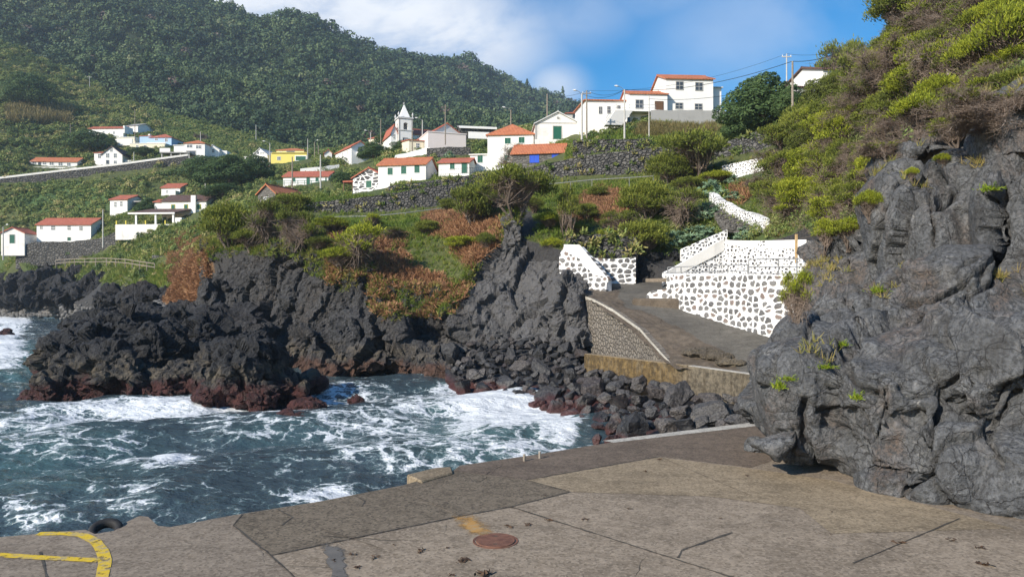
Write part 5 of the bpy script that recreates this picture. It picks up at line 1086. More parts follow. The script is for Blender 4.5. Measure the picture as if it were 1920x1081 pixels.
h = House('house', 'little white house with red roof behind the veranda house', 302, 338, 369, 352, 184, -3, 6.5, 'g', 1.3, 'white', 'redroof', [('w', 'F', 314, 359, 4, 5)]); h.box('annex', 'white', 323, 337, 359, 372, -2, -.02)
h = House('shed', 'tiny red roofed outbuilding squeezed beside the brown roofed house', 289, 304, 392, 379, 160, -3, 4, 'g', .6, 'white', 'redroof', [], 'shed')
h = House('house', 'long single storey house with orange roof on the terrace at far left', 60, 143, 317, 303, 222, 4, 6, 'g', 1.5, 'white', 'roof', [('w', 'F', 66, 302 + 3, 6, 5), ('dk', 'F', 75.5, 308, 5, 9), ('w', 'F', 84, 305.5, 6, 5), ('w', 'F', 97, 306.5, 7, 5), ('w', 'F', 113, 307.5, 7, 5), ('w', 'F', 128, 308, 6, 5)])
h.wing(33, 59, 316, 304, 5, .5, 'n', 0, 'oldwhite', 'white'); h.box('garden_wall', 'oldwhite', 30, 148, 315, 322, -2, -1.7)
h = House('house', 'white two storey gabled house with five windows and a small red roofed wing', 191, 229, 310, 290, 219, 2, 9, 'f', 2.4, 'white', 'brownroof', [('w', 'F', 202, 291.5, 5, 7), ('w', 'F', 216, 291.5, 5, 7), ('w', 'F', 209, 280, 4, 8), ('dk', 'F', 202, 304, 5, 7), ('w', 'F', 216, 304, 5, 5)])
h.wing(174.5, 190.5, 306, 286, 6, .8, 'g', .6, 'white', 'redroof'); h.feats([('w', 'F', 184.5, 292, 5, 7)], .8); h.box('balcony', 'white', 230, 247, 299, 302, 1, 4)
h = House('house', 'low white row house with red roof highest on the left hillside', 165, 232, 251, 241, 254, -3, 5.5, 'g', 1.0, 'white', 'redroof', [('w', 'F', 173, 247, 3, 4), ('w', 'F', 194, 248, 3, 4), ('w', 'F', 214, 249, 3, 4)]); h.box('gable_parapet', 'white', 232, 235, 236, 250, -.1, 5)
h = House('house', 'plain white gabled house with grey roof behind the pale blue house', 234, 260, 248, 236, 263, -12, 8, 'g', 1.3, 'white', 'greyroof', [])
h = House('house', 'flat roofed white terraced house in front of the red row house', 218, 254, 275, 258, 244, -4, 7, 'n', 0, 'cream', 'white', [('w', 'F', 228, 263, 4, 3)]); h.box('terrace_wall', 'white', 226, 258, 264, 276, -3, -2.6)
h = House('house', 'pale blue house with red hip roof and white windows', 280, 322, 274, 257, 239, -3, 8, 'h', 1.6, 'blue', 'redroof', [('w', 'F', 293, 260, 5, 6), ('w', 'F', 312, 263, 5, 6)])
h.wing(255, 280, 274, 253, 7, 1.5, 'g', .5, 'blue', 'redroof'); h.box('chimney', 'white', 264, 268, 246, 256, 4, 4.8); h.wing(256, 322, 286, 274, 5, -4.2, 'n', 0, 'cream', 'white', 'lower_terrace'); h.feats([('w', 'F', 270, 279, 4, 4), ('w', 'F', 285, 279, 5, 4)], -4.2)
h.box('terrace_railing', 'white', 288, 324, 272, 275.5, -4.1, -4.0)
h = House('house', 'white house with orange hip roof, blue glass windows and a deck on stilts', 346, 384, 296, 268, 217, 0, 8, 'h', 1.3, 'white', 'roof', [('w', 'F', 355.5, 274, 10, 5), ('w', 'F', 372.5, 275.5, 10, 5), ('dk', 'F', 358.5, 288, 16, 9)])
h.wing(324, 345.5, 293, 272, 6, .7, 'm', .5, 'white', 'white'); h.box('deck', 'grey', 313, 368, 290, 292, -4.5, -.03); h.box('deck_wall', 'white', 313, 332, 283, 290, -4.5, -4.2)
for px in (316, 333, 350, 366): h.box('stilt', 'greyframe', px - 1, px + 1, 292, 312, -4.2, -3.9)
h = House('house', 'plain white gabled house with two small windows right of the stilted deck', 386, 411, 298, 281, 221, 3, 9, 'f', 1.35, 'white', 'greywhite', [('w', 'F', 400, 283, 4, 6), ('w', 'F', 400, 294, 5, 4)]); h.box('lean_wall', 'white', 411, 421, 280, 298, 2, 8)
h = House('house', 'white gabled house with dark recessed balcony beside the yellow house', 472, 503, 308, 291, 214, -14, 9, 'f', 1.9, 'white', 'greywhite', [('dk', 'F', 483.5, 287.5, 4, 6), ('w', 'F', 478, 288.5, 7, 4), ('w', 'F', 492, 288.5, 9, 4)]); h.wing(452, 472, 306, 292, 6, 1, 'm', .9, 'white', 'greywhite'); h.box('balcony_wall', 'white', 473, 508, 291, 296, -1.6, -1.4)
h = House('house', 'bright yellow two storey house with orange hip roof and green garage door', 508, 575, 309, 288, 209, 0, 9, 'n', 0, 'yellow', 'paleyellow', [('g', 'F', 564, 297, 19, 8), ('w', 'F', 523, 297, 6, 6)])
h.wing(514, 566, 288, 278.5, 7, 2, 'h', 1.1, 'paleyellow', 'roof', 'upper_storey'); h.feats([('dk', 'F', 541, 284, 14, 5), ('g', 'F', 522, 285, 4, 5)], 2); h.box('terrace_railing', 'yellow', 510, 575, 285.5, 288, -.1, 0)
h = House('house', 'white two storey gabled house with a balcony and red roof above the low white wall', 661, 691, 316, 277, 178, 33, 11, 'f', 1.45, 'white', 'redroof', [('dk', 'F', 676, 281, 9, 9), ('w', 'L', .25, 284, 4, 8), ('w', 'L', .55, 286, 4, 8), ('w', 'L', .8, 288, 4, 8), ('dw', 'L', .42, 303, 5, 12)]); h.box('balcony', 'greywhite', 669, 692, 286, 292, -1.2, -.02)
h = House('house', 'tiny white gabled house with red roof left of the two storey gabled house', 609, 622, 294, 287, 194, 15, 6, 'f', .8, 'white', 'redroof', [])
h = House('house', 'long cream building with red roof behind the church', 689, 735, 276, 258, 206, -28, 7, 'g', 1.2, 'cream', 'redroof', [('w', 'F', 704, 264, 4, 6), ('w', 'F', 718, 262, 4, 6)])
# church
ch = House('church', 'small white church with square belfry and white pyramid spire', 733.5, 745, 273, 249, 181, 22, 9, 'f', 1.9, 'white', 'redroof', [('w', 'F', 739, 256, 3, 8)], 'church')
def church(hh):
    k = 182 / F; th = R(24); o = hh.o
    kv = k * .69; a = Vector(at(763, 273, 181.5)) - Vector(o.location); a.rotate(Matrix.Rotation(-hh.th, 3, 'Z')); w = 3.5
    t = MB(); H = 73 * kv; zb = 8.8; x, y, z = a; x -= .3; pw = 1.2
    t.box(x - w / 2, x + w / 2, y, y + w, z - 2.5, z + 41 * kv); t.box(x - w / 2, x - w / 2 + pw, y, y + pw, z + 41 * kv, z + H); t.box(x + w / 2 - pw, x + w / 2, y, y + pw, z + 41 * kv, z + H); t.box(x - w / 2, x - w / 2 + pw, y + w - pw, y + w, z + 41 * kv, z + H); t.box(x + w / 2 - pw, x + w / 2, y + w - pw, y + w, z + 41 * kv, z + H)
    # belfry arches as stepped lintels
    for q0, q1 in (((x - w / 2 + pw, x + w / 2 - pw), (y, y + pw)), ((x - w / 2 + pw, x + w / 2 - pw), (y + w - pw, y + w))):
        n = 8; r = (q0[1] - q0[0]) / 2; c = (q0[0] + q0[1]) / 2
        for i in range(n):
            u0, u1 = c - r + 2 * r * i / n, c - r + 2 * r * (i + 1) / n; um = (u0 + u1) / 2 - c; t.box(u0, u1, q1[0], q1[1], z + 60 * kv + math.sqrt(max(0, r * r - um * um)) - .3, z + H)
    for q0, q1 in (((y + pw, y + w - pw), (x - w / 2, x - w / 2 + pw)), ((y + pw, y + w - pw), (x + w / 2 - pw, x + w / 2))):
        n = 8; r = (q0[1] - q0[0]) / 2; c = (q0[0] + q0[1]) / 2
        for i in range(n):
            u0, u1 = c - r + 2 * r * i / n, c - r + 2 * r * (i + 1) / n; um = (u0 + u1) / 2 - c; t.box(q1[0], q1[1], u0, u1, z + 60 * kv + math.sqrt(max(0, r * r - um * um)) - .3, z + H)
    t.build('bell_tower', M['white'], o)
    c = MB(); c.box(x - w / 2 - .2, x + w / 2 + .2, y - .2, y + w + .2, z + H, z + H + .35); c.box(x - w / 2 - .12, x + w / 2 + .12, y - .12, y + w + .12, z + 40 * kv, z + 40 * kv + .25); c.build('cornice', M['greywhite'], o)
    for cx in (-1, 1):
        c = MB(); c.box(x + cx * w / 2 - .18 - cx * .14, x + cx * w / 2 + .18 - cx * .14, y - .02, y + .02 - .06, z - 1, z + H); c.build('corner_pilaster', M['greyframe'], o)
    s = MB(); zz = z + H + .35; b = w * .36; s.add([(x - b, y + w / 2 - b, zz), (x + b, y + w / 2 - b, zz), (x + b, y + w / 2 + b, zz), (x - b, y + w / 2 + b, zz), (x, y + w / 2, zz + 40 * kv)], [(3, 2, 1, 0), (0, 1, 4), (1, 2, 4), (2, 3, 4), (3, 0, 4)]); sp = s.build('spire', M['white'], o)
    s = MB(); s.tube([(x, y + w / 2, zz + 38.5 * kv), (x, y + w / 2, zz + 40 * kv), (x, y + w / 2, zz + 42 * kv), (x, y + w / 2, zz + 45 * kv)], [.2, .3, .25, .05], 8); s.build('finial', M['grey'], sp)
    for cx in (-1, 1):
        for cy in (0, 1):
            s = MB(); px_, py_ = x + cx * (w / 2), y + cy * w; s.tube([(px_, py_, zz), (px_, py_, zz + .35), (px_, py_, zz + .5), (px_, py_, zz + .8), (px_, py_, zz + 1.25)], [.16, .14, .26, .2, .03], 8); s.build('pinnacle', M['greywhite'], o)
    s = MB(); s.tube([(x, y + w / 2, z + 50 * kv), (x, y + w / 2, z + 54 * kv), (x, y + w / 2, z + 57 * kv)], [.55, .42, .18], 10); s.build('bell', M['grey'], o)
    d = lambda u, v, c_: (x + u, y - c_, z + v)
    opening(o, d, .15, 30 * kv - 1.9, .8, 1.5, 'w'); opening(o, d, -.1, 7 * kv, 1.2, 2.4, 'dk')
    # nave to the right of the tower
    volume(o, 9, 8, 24 * k, 'g', 2.0, 'white', 'redroof', x + 6.5, y + 1.2, z, 'nave', rname='nave_roof')
church(ch)
h = House('house', 'large white gabled house with long red roof behind the pale pink house', 815, 862, 278, 249, 162, 27, 17, 'f', 1.95, 'greywhite', 'redroof', [])
h = House('house', 'pale pink flat fronted house with a sloping cream side wall', 804, 873, 283, 250, 154, 20, 8, 'n', 0, 'pink', 'pink', [('w', 'L', .4, 270, 6, 8), ('w', 'L', .75, 262, 4, 6)]); h.wing(776, 803, 283, 262, 9, 3.2, 'm', 1.2, 'cream', 'redroof'); h.feats([('w', 'F', 792, 271, 6, 8)], 3.2)
h = House('modern_building', 'low modern building of dark stone with a flat white roof edge', 864, 928, 262, 240, 167, 10, 9, 'g', 1.1, 'drystone_far', 'greyroof', []); h.box('roof_fascia', 'white', 861, 931, 238, 242, -.5, -.31); h.box('parapet', 'white', 873, 910, 258, 270, -6, -5.6)
h = House('house', 'long low white house with red roof, green shutters and a green railing', 530, 616, 350, 331, 152, -4, 6.5, 'g', 1.35, 'white', 'redroof', [('g', 'F', 551, 337, 5, 7), ('dg', 'F', 578, 340, 6, 14), ('g', 'F', 595, 337, 6, 7), ('g', 'F', 612, 337, 3, 7)]); h.box('chimney', 'cream', 619, 627, 321, 334, 3, 4)
for v_ in (341, 345): h.box('terrace_rail', 'greenpaint', 511, 616, v_ - .4, v_ + .4, -1.5, -1.42)
for i in range(9): h.box('terrace_rail_post', 'greenpaint', 511 + i * 13 - .4, 511 + i * 13 + .4, 340, 350, -1.52, -1.4)
h = House('stone_house', 'gabled house of black stones with thick white joints and a green shutter', 660, 724, 366, 333, 124, -14, 6.5, 'f', 1.55, 'stonehouse', 'redroof', [('g', 'F', 691.5, 345, 11, 13)]); h.box('lean_porch_roof', 'redroof', 637, 658, 336, 339, .5, 4)
for px in (638, 656): h.box('porch_post', 'brownwood', px - .7, px + .7, 339, 356, .6, .8)
fe = empty('picket_fence', tuple(at(700, 366, 119.5)), R(-14)); tag(fe, 'white picket fence in front of the black and white stone house', 'fence'); kk = 119.5 / F
for i in range(26):
    mb = MB(); u = -38 * kk + i * .245; mb.box(u - .05, u + .05, -.02, .02, -.3, .95); mb.build('picket', M['frame'], fe)
mb = MB(); mb.box(-38 * kk, -38 * kk + 25 * .245, .025, .06, .3, .38); mb.box(-38 * kk, -38 * kk + 25 * .245, .025, .06, .7, .78); mb.build('fence_rail', M['frame'], fe)
h = House('house', 'long white house with three green shutters and an orange roof', 708, 799, 342, 309, 119, -9, 7, 'g', 1.5, 'white', 'roof', [('g', 'F', 731, 320.5, 10, 13), ('g', 'F', 757, 319, 10, 14), ('g', 'F', 782.5, 317.5, 10, 14), ('w', 'R', .5, 325, 5, 11)]); h.wing(696, 730, 338, 306, 5, 6.8, 'f', 1.0, 'greywhite', 'greywhite')
h = House('house', 'low white cottage with green window and green door between two bigger white houses', 822, 880, 333, 305, 118, -9, 6, 'g', 1.0, 'white', 'redroof', [('g', 'F', 848, 311, 9, 12), ('dg', 'F', 871, 315, 10, 20)])
railing('railing', 'dark iron railing in front of the low white cottage', [(824, 318, 115), (860, 316, 114.5), (912, 313, 114)], .9, 'wire', (1, .15), .02, .015, .3)
h = House('house', 'tall white house with orange hip roof left of the green door warehouse', 914, 1000, 322, 251, 121, -6, 9, 'h', 2.3, 'white', 'roof', [('g', 'F', 952, 264, 11, 11), ('g', 'F', 978, 263, 11, 11), ('g', 'F', 950, 296, 9, 11)]); h.wing(880, 913.5, 330, 288, 7, .6, 'm', 1.3, 'white', 'white'); h.feats([('g', 'F', 899, 296, 10, 13)], .6)
h = House('stone_hut', 'low grey stone hut with bright blue shutters and orange roof', 961, 1056, 312, 287, 105, -10, 5.5, 'g', 1.55, 'basaltblock', 'roof', [('b', 'F', 1002, 297, 15, 13), ('b', 'F', 1041, 293, 11, 12)], 'hut')
mb = MB(); mb.box(h.W / 2 + .35, h.W / 2 + 1.4, 1.6, 1.75, -.5, 1.9); mb.build('gate', M['bluepaint'], h.o)
h = House('warehouse', 'white gabled warehouse with a tall green door and grey corner stones', 1004, 1088, 264, 232, 119, 2, 10, 'f', 1.85, 'oldwhite', 'greywhite', [('dg', 'F', 1045, 249, 15, 24)], 'warehouse'); h.box('corner_stones', 'greyframe', 1003, 1006.5, 230, 264, -.05, -.003); h.box('corner_stones', 'greyframe', 1085.5, 1089, 230, 264, -.05, -.003); h.box('string_course', 'greyframe', 1006.6, 1085.4, 229.8, 231.5, -.05, -.003)
mb = MB(); mb.tube([(0, -.08, h.v(221)), (0, .0, h.v(221))], .2, 10); mb.build('vent', M['grey'], h.o); h.box('forecourt_wall', 'oldwhite', 1000, 1080, 269, 282, -3.2, -2.9)
h = House('house', 'grey white house with low red hip roof behind the green door warehouse', 1062, 1126, 236, 212, 150, 6, 9, 'h', 1.0, 'greywhite', 'redroof', [('dk', 'F', 1085, 219, 22, 6)])
h = House('big_white_house', 'largest white two storey building with orange roofs on the terrace', 1248, 1338, 226, 148, 111, 4, 8.5, 'g', 1.55, 'white', 'roof', [('W', 'F', 1274, 161, 13, 14), ('W', 'F', 1311, 162, 13, 14), ('W', 'F', 1273, 199, 13, 10), ('W', 'F', 1310, 200, 13, 10), ('W', 'L', .5, 163, 4, 12)])
h.wing(1338.5, 1359, 226, 160, 6.5, 1.2, 'm', .4, 'white', 'greywhite', 'side_wing')
h.wing(1177, 1247.5, 246, 181, 7.5, -.9, 'g', 1.2, 'white', 'roof', 'low_wing', rname='low_roof'); h.feats([('W', 'F', 1195, 200, 13, 15), ('db', 'F', 1232, 204, 14, 18), ('dk', 'F', 1172 + 3, 232, 4, 14)], -.9)
volume(h.o, 6.5, 10, 3.9, 'm', .6, 'white', 'roof', h.u(1140), 1.5, h.v(236), 'rear_wing', rname='rear_roof'); h.feats([('W', 'F', 1128, 205, 5, 12), ('W', 'F', 1144, 204, 5, 12), ('W', 'F', 1163, 202, 5, 12)], 1.5)
mb = MB(); mb.add([(h.u(1146), -1, h.v(217)), (h.u(1178), -1, h.v(217)), (h.u(1178), -2.4, h.v(217)), (h.u(1146), -2.4, h.v(217)), (h.u(1128), -1, h.v(243)), (h.u(1158), -1, h.v(243)), (h.u(1158), -2.4, h.v(243)), (h.u(1128), -2.4, h.v(243))], [(0, 1, 2, 3), (7, 6, 5, 4), (0, 4, 5, 1), (1, 5, 6, 2), (2, 6, 7, 3), (3, 7, 4, 0)]); mb.build('stair_ramp', M['greywhite'], h.o)
h.box('balcony', 'white', 1146, 1222, 214, 217.5, -2.4, -.92)
mb = MB()
for r0 in (0, 6): mb.tube([(h.u(1222), -2.35, h.v(205 + r0)), (h.u(1147), -2.35, h.v(205 + r0)), (h.u(1129), -2.35, h.v(231 + r0))], .025, 5)
mb.build('balcony_rail', M['steel'], h.o)
for px in range(1148, 1223, 12): h.box('balcony_rail_post', 'steel', px - .25, px + .25, 205, 214, -2.37, -2.32)
h = House('house', 'white house half hidden by heath trees at the upper right', 1541, 1590, 178, 131, 84, 10, 8, 'g', 1.2, 'white', 'brownroof', [('W', 'F', 1565, 150, 9, 14)]); h.wing(1488, 1541, 190, 163, 6, 1, 'm', .4, 'oldwhite', 'brownroof'); h.feats([('W', 'F', 1525, 168, 8, 5)], 1)
h = House('barn', 'old grey stone barn with orange roof and a pale window', 481, 519, 384, 363, 112, -22, 7, 'f', 1.3, 'basaltblock', 'roof', [('w', 'F', 499, 374, 9, 8)], 'barn')
h = House('shed', 'small half hidden shed with an orange roof between the yellow house and the trees', 480, 500, 325, 315, 190, -5, 4, 'g', .7, 'greywhite', 'roof', [], 'shed')

# ------------------------------------------------------------------ poles and wires
def pole(px, pt, pb, Y, lab, mat='polewood', r=.11, arm=None, lamp=None):
    a, b = at(px, pt, Y), at(px, pb, Y); t = empty('utility_pole' if not lamp else 'street_lamp', tuple(b)); tag(t, lab, 'street lamp' if lamp else 'utility pole', None); H = a[2] - b[2]
    mb = MB(); mb.tube([(0, 0, -1), (0, 0, H * .5), (0, 0, H)], [r * 1.15, r, r * .8], 8); mb.build('pole', M[mat], t)
    if arm:
        mb = MB(); mb.box(-arm, arm, -.06, .06, H - .45, H - .33); mb.build('crossarm', M[mat], t)
        for s in (-.9, .9):
            mb = MB(); mb.tube([(s * arm, 0, H - .33), (s * arm, 0, H - .24), (s * arm, 0, H - .15)], [.04, .06, .03], 6); mb.build('insulator', M['frame'], t)
    if lamp:
        mb = MB(); mb.tube([(0, 0, H - .2), (lamp * .6, -.1, H + .25), (lamp * 1.3, -.2, H + .4)], .035, 6); mb.build('lamp_arm', M['steel'], t)
        mb = MB(); mb.tube([(lamp * 1.2, -.18, H + .39), (lamp * 1.5, -.22, H + .42), (lamp * 2.0, -.3, H + .44)], [.05, .13, .06], 8); mb.build('lamp_head', M['frame'], t)
    return Vector(a)
PT = {}
for k_, px, pt, pb, Y, lab, kw in [
    ('a', 1091, 176, 296, 98, 'grey street pole with lamp head at the left end of the upper dark terrace wall', dict(mat='polegrey', lamp=-.6, r=.13)), ('b', 1100, 170, 262, 104, 'tall wooden pole with crossarm just behind the grey street lamp pole', dict(arm=.6)),
    ('c', 1171, 168, 262, 100, 'concrete pole with lamp arm in front of the big white building balcony', dict(mat='polegrey', lamp=-.7, r=.12)), ('d', 1217, 181, 262, 98, 'thin grey pole right of the big white building doorway', dict(mat='polegrey', r=.07)),
    ('e', 1486, 115, 238, 76, 'tall wooden pole standing above the dark retaining wall by the round evergreen', dict(r=.12)), ('f', 1475, 101, 190, 96, 'slim distant pole with crossarm above the round evergreen', dict(arm=.6, mat='polegrey', r=.09)),
    ('g', 1026, 176, 230, 125, 'dark wooden pole behind the warehouse roof', dict()), ('h', 958, 206, 250, 135, 'pole with lamp behind the orange hip roof', dict(lamp=-.8)), ('i', 835, 196, 262, 150, 'wooden pole rising from the pale pink house', dict()),
    ('j', 792, 225, 262, 158, 'short lamp pole right of the church nave', dict(mat='polegrey', lamp=-.8)), ('k', 773, 238, 280, 152, 'wooden pole just below the church tower', dict()), ('l', 714, 224, 285, 170, 'wooden pole left of the church', dict()), ('m', 695, 248, 275, 185, 'short lamp pole by the cream building', dict(mat='polegrey', lamp=-.8)),
    ('n', 601, 290, 360, 128, 'grey concrete pole right of the green railing house', dict(mat='polegrey', r=.13)), ('o', 548, 294, 366, 118, 'brown wooden pole left of the green railing house', dict()), ('p', 506, 268, 312, 190, 'lamp pole left of the yellow house', dict(mat='polegrey', lamp=-.9)),
    ('q', 577, 260, 300, 205, 'thin pole behind the yellow house', dict(mat='polegrey')), ('r', 590, 266, 312, 195, 'lamp pole right of the yellow house', dict(lamp=.5)), ('s', 597, 272, 305, 200, 'second pole between yellow house and tiny gabled house', dict()), ('t', 480, 234, 256, 250, 'thin lone pole in the green field', dict(mat='polegrey', r=.1)),
    ('u', 253, 205, 258, 240, 'tall dark pole behind the pale blue house', dict()), ('v', 376, 247, 270, 225, 'short pole behind the stilted deck house', dict(mat='polegrey')), ('w', 193, 393, 455, 148, 'white pole at the corner of the long low house', dict(mat='polegrey', r=.12)), ('x', 6, 425, 478, 146, 'lamp pole beside the shed at the far left edge', dict(mat='polegrey', lamp=.6)),
    ('y', 385, 328, 356, 175, 'lamp pole above the brown roofed house', dict(mat='polegrey', lamp=.5)), ('z', 132, 232, 262, 248, 'brown pole among bushes on the upper left slope', dict()), ('A', 168, 143, 162, 320, 'small far pole with crossarm on the left hill crest', dict(mat='polegrey', arm=.9)), ('B', 251, 285, 312, 210, 'pole right of the five window gabled house', dict(mat='polegrey')), ]:
    PT[k_] = pole(px, pt, pb, Y, lab, **kw)
def cable(a, b, lab, sag=.5, r=.022, n=14):
    a, b = Vector(a), Vector(b); P = [a.lerp(b, i / n) - Vector((0, 0, sag * 4 * (i / n) * (1 - i / n))) for i in range(n + 1)]
    mb = MB(); mb.tube(P, r, 4); o = mb.build('power_line', M['wire']); tag(o, lab, 'power line')
far = Vector(at(1575, 97, 70))
cable(PT['c'], PT['e'], 'thick black cable from the balcony pole to the tall pole by the evergreen', 1.0, .03); cable(PT['e'], far, 'black cable from the tall evergreen pole into the heath trees', .3, .03)
cable(PT['b'], PT['c'], 'black cable between the crossarm pole and the balcony pole', .7); cable(PT['b'], PT['f'], 'thin upper cable high across the sky to the distant crossarm pole', 1.4, .016); cable(PT['f'], at(1590, 92, 85), 'thin cable from the distant crossarm pole to the upper right', .4, .016)
cable(PT['d'] - Vector((0, 0, .3)), at(1440, 163, 84), 'lower black cable running right in front of the big white building', .6, .025); cable(PT['a'], PT['c'], 'lower cable between the street lamp pole and the balcony pole', .8)
cable(PT['g'], PT['b'], 'cable from the dark pole behind the warehouse to the crossarm pole', .6); cable(PT['h'], PT['i'], 'faint cable between the orange roof lamp and the pink house pole', .8); cable(PT['i'], PT['l'], 'faint cable passing the church spire', 1.0)
# ------------------------------------------------------------------ plants
def unit(a): return a / np.maximum(np.linalg.norm(a, axis=-1, keepdims=True), 1e-9)
def leafset(C, D, L, W, tint, r, taper=.4):
    """one narrow four-cornered leaf per point: C base, D direction, L length, W width"""
    side = unit(np.cross(D, r.normal(size=D.shape))); L = np.broadcast_to(L, len(C))[:, None]; W = np.broadcast_to(W, len(C))[:, None] / 2
    V = np.stack([C - side * W, C + side * W, C + D * L + side * W * taper, C + D * L - side * W * taper], 1).reshape(-1, 3)
    return V, np.arange(len(V)).reshape(-1, 4), np.repeat(np.broadcast_to(tint, len(C)), 4)
def leafplates(C, N, L, W, tint, r, taper=.5):
    """leaves lying on a crown's surface: N is the way each one faces"""
    D = unit(np.cross(N, r.normal(size=N.shape))); side = np.cross(N, D); L = np.broadcast_to(L, len(C))[:, None] / 2; W = np.broadcast_to(W, len(C))[:, None] / 2
    V = np.stack([C - side * W - D * L, C + side * W - D * L * .6, C + side * W * taper + D * L, C - side * W * taper + D * L * .7], 1).reshape(-1, 3)
    return V, np.arange(len(V)).reshape(-1, 4), np.repeat(np.broadcast_to(tint, len(C)), 4)
def twigset(A, B, r0, r1, r, bend=.12):
    """thin three-sided tapering twigs from A to B with one bend"""
    n = len(A); d = B - A; Lm = np.linalg.norm(d, axis=1, keepdims=True); m = (A + B) / 2 + r.normal(size=A.shape) * bend * Lm
    s1 = unit(np.cross(d, r.normal(size=d.shape))); s2 = unit(np.cross(d, s1)); V = []
    for P, rad in ((A, r0), (m, (np.asarray(r0) + r1) / 2), (B, r1)):
        for t in (0, 2.094, 4.189): V.append(P + (s1 * math.cos(t) + s2 * math.sin(t)) * np.broadcast_to(rad, n)[:, None])
    V = np.stack(V, 1).reshape(-1, 3); b = np.arange(n)[:, None] * 9; Fq = []
    for k in (0, 3):
        for j in range(3): Fq.append(np.concatenate([b + k + j, b + k + (j + 1) % 3, b + k + 3 + (j + 1) % 3, b + k + 3 + j], 1))
    return V, np.concatenate(Fq)
def crown_points(r, clumps, n, up=.35):
    """tuft positions over the upper sides of several overlapping foliage clumps (centre, radius)"""
    w = np.array([c[1] ** 2 for c in clumps]); w /= w.sum(); k = r.choice(len(clumps), n, p=w); d = unit(r.normal(size=(n, 3)) + [0, 0, up]); d[:, 2] = np.where(d[:, 2] < -.25, -d[:, 2], d[:, 2])
    C = np.array([clumps[i][0] for i in k]); Rr = np.array([clumps[i][1] for i in k])[:, None]
    return C + d * Rr * np.array([1, 1, .75]) * (.78 + .3 * r.random((n, 1))), d
def heath_proto(seed, clumps, tufts, per, leaf=.055, twigs=300, dead=0., trunk=.03, limbs=6, spread=.06):
    r = np.random.default_rng(seed)
    T, dirs = crown_points(r, clumps, tufts); tt = r.random(tufts) * .5 + .35
    k = np.repeat(np.arange(tufts), per); C = T[k] + r.normal(size=(len(k), 3)) * spread * np.array([1, 1, .8])
    D = unit(dirs[k] * .55 + np.array([0, 0, .75]) + r.normal(size=(len(k), 3)) * .42); tint = np.clip(tt[k] + r.normal(size=len(k)) * .13 + (C[:, 2] - T[k][:, 2]) * 2.2, 0, 1)
    cr = np_mesh('crown', *(lambda a: (a[0], a[1]))(lv := leafset(C, D, leaf * (.6 + .8 * r.random(len(k))), leaf * .34, tint, r)), [M['heath']], {'tint': lv[2]}, False)
    # branches
    mb = MB(); ends = []
    for c, R_ in sorted(clumps, key=lambda q: -q[1])[:limbs]:
        c = np.array(c); e = c + np.array([0, 0, -.25 * R_]); m1 = e * .45 + np.array([r.normal() * .05, r.normal() * .05, -.04]); m2 = e * .78 + r.normal(size=3) * .03
        mb.tube([r.normal(size=3) * np.array([.02, .02, 0]) + [0, 0, -.12], m1, m2, e, c + r.normal(size=3) * .05], [trunk, trunk * .75, trunk * .5, trunk * .32, trunk * .1], 6, cap=False); ends += [m1, m2, e]
    me_t = bpy.data.meshes.new('trunk'); me_t.from_pydata(mb.v, [], mb.f); me_t.materials.append(M['bark'])
    for p_ in me_t.polygons: p_.use_smooth = True
    ends = np.array(ends); A = ends[r.integers(len(ends), size=twigs)] + r.normal(size=(twigs, 3)) * .02
    kk = r.integers(tufts, size=twigs); B = T[kk] * (.9) + A * .1 + r.normal(size=(twigs, 3)) * .05
    if dead: B[:int(dead * twigs)] = A[:int(dead * twigs)] + unit(r.normal(size=(int(dead * twigs), 3)) + [0, 0, .2]) * (.12 + .3 * r.random((int(dead * twigs), 1)))
    tv, tf = twigset(A, B, .0065, .002, r); me_w = np_mesh('twigs', tv, tf, [M['deadtwig']], smooth_=False)
    return cr, me_t, me_w
def dense_proto(seed, clumps, n=15000):
    r = np.random.default_rng(seed); w = np.array([c[1] ** 2 for c in clumps]); k = r.choice(len(clumps), n, p=w / w.sum()); d = unit(r.normal(size=(n, 3)) + [0, 0, .15])
    C = np.array([clumps[i][0] for i in k]); Rr = np.array([clumps[i][1] for i in k]); lump = fbm(C * 3 + d * 2.6, 3); C = C + d * (Rr * (.86 + .35 * lump + .14 * r.random(n)))[:, None] * np.array([1, 1, .9]); C[:, 2] = np.maximum(C[:, 2], .0)
    lv = leafplates(C, unit(d + r.normal(size=d.shape) * .5), .034 * (.6 + .8 * r.random(n)), .02, np.clip(.5 + .5 * lump + .14 * r.normal(size=n), 0, 1), r)
    cr = np_mesh('crown', lv[0], lv[1], [M['heath']], {'tint': lv[2]}, False)
    mb = MB(); mb.tube([(0, 0, -.1), (.02, 0, .25), (0, .02, .6)], [.045, .035, .02], 7); mb.tube([(.02, 0, .2), (.14, .05, .4), (.27, .05, .6)], [.03, .022, .01], 6); mb.tube([(.02, 0, .2), (-.14, .0, .42), (-.27, .02, .6)], [.03, .022, .01], 6)
    me_t = bpy.data.meshes.new('trunk'); me_t.from_pydata(mb.v, [], mb.f); me_t.materials.append(M['bark']); return cr, me_t, None
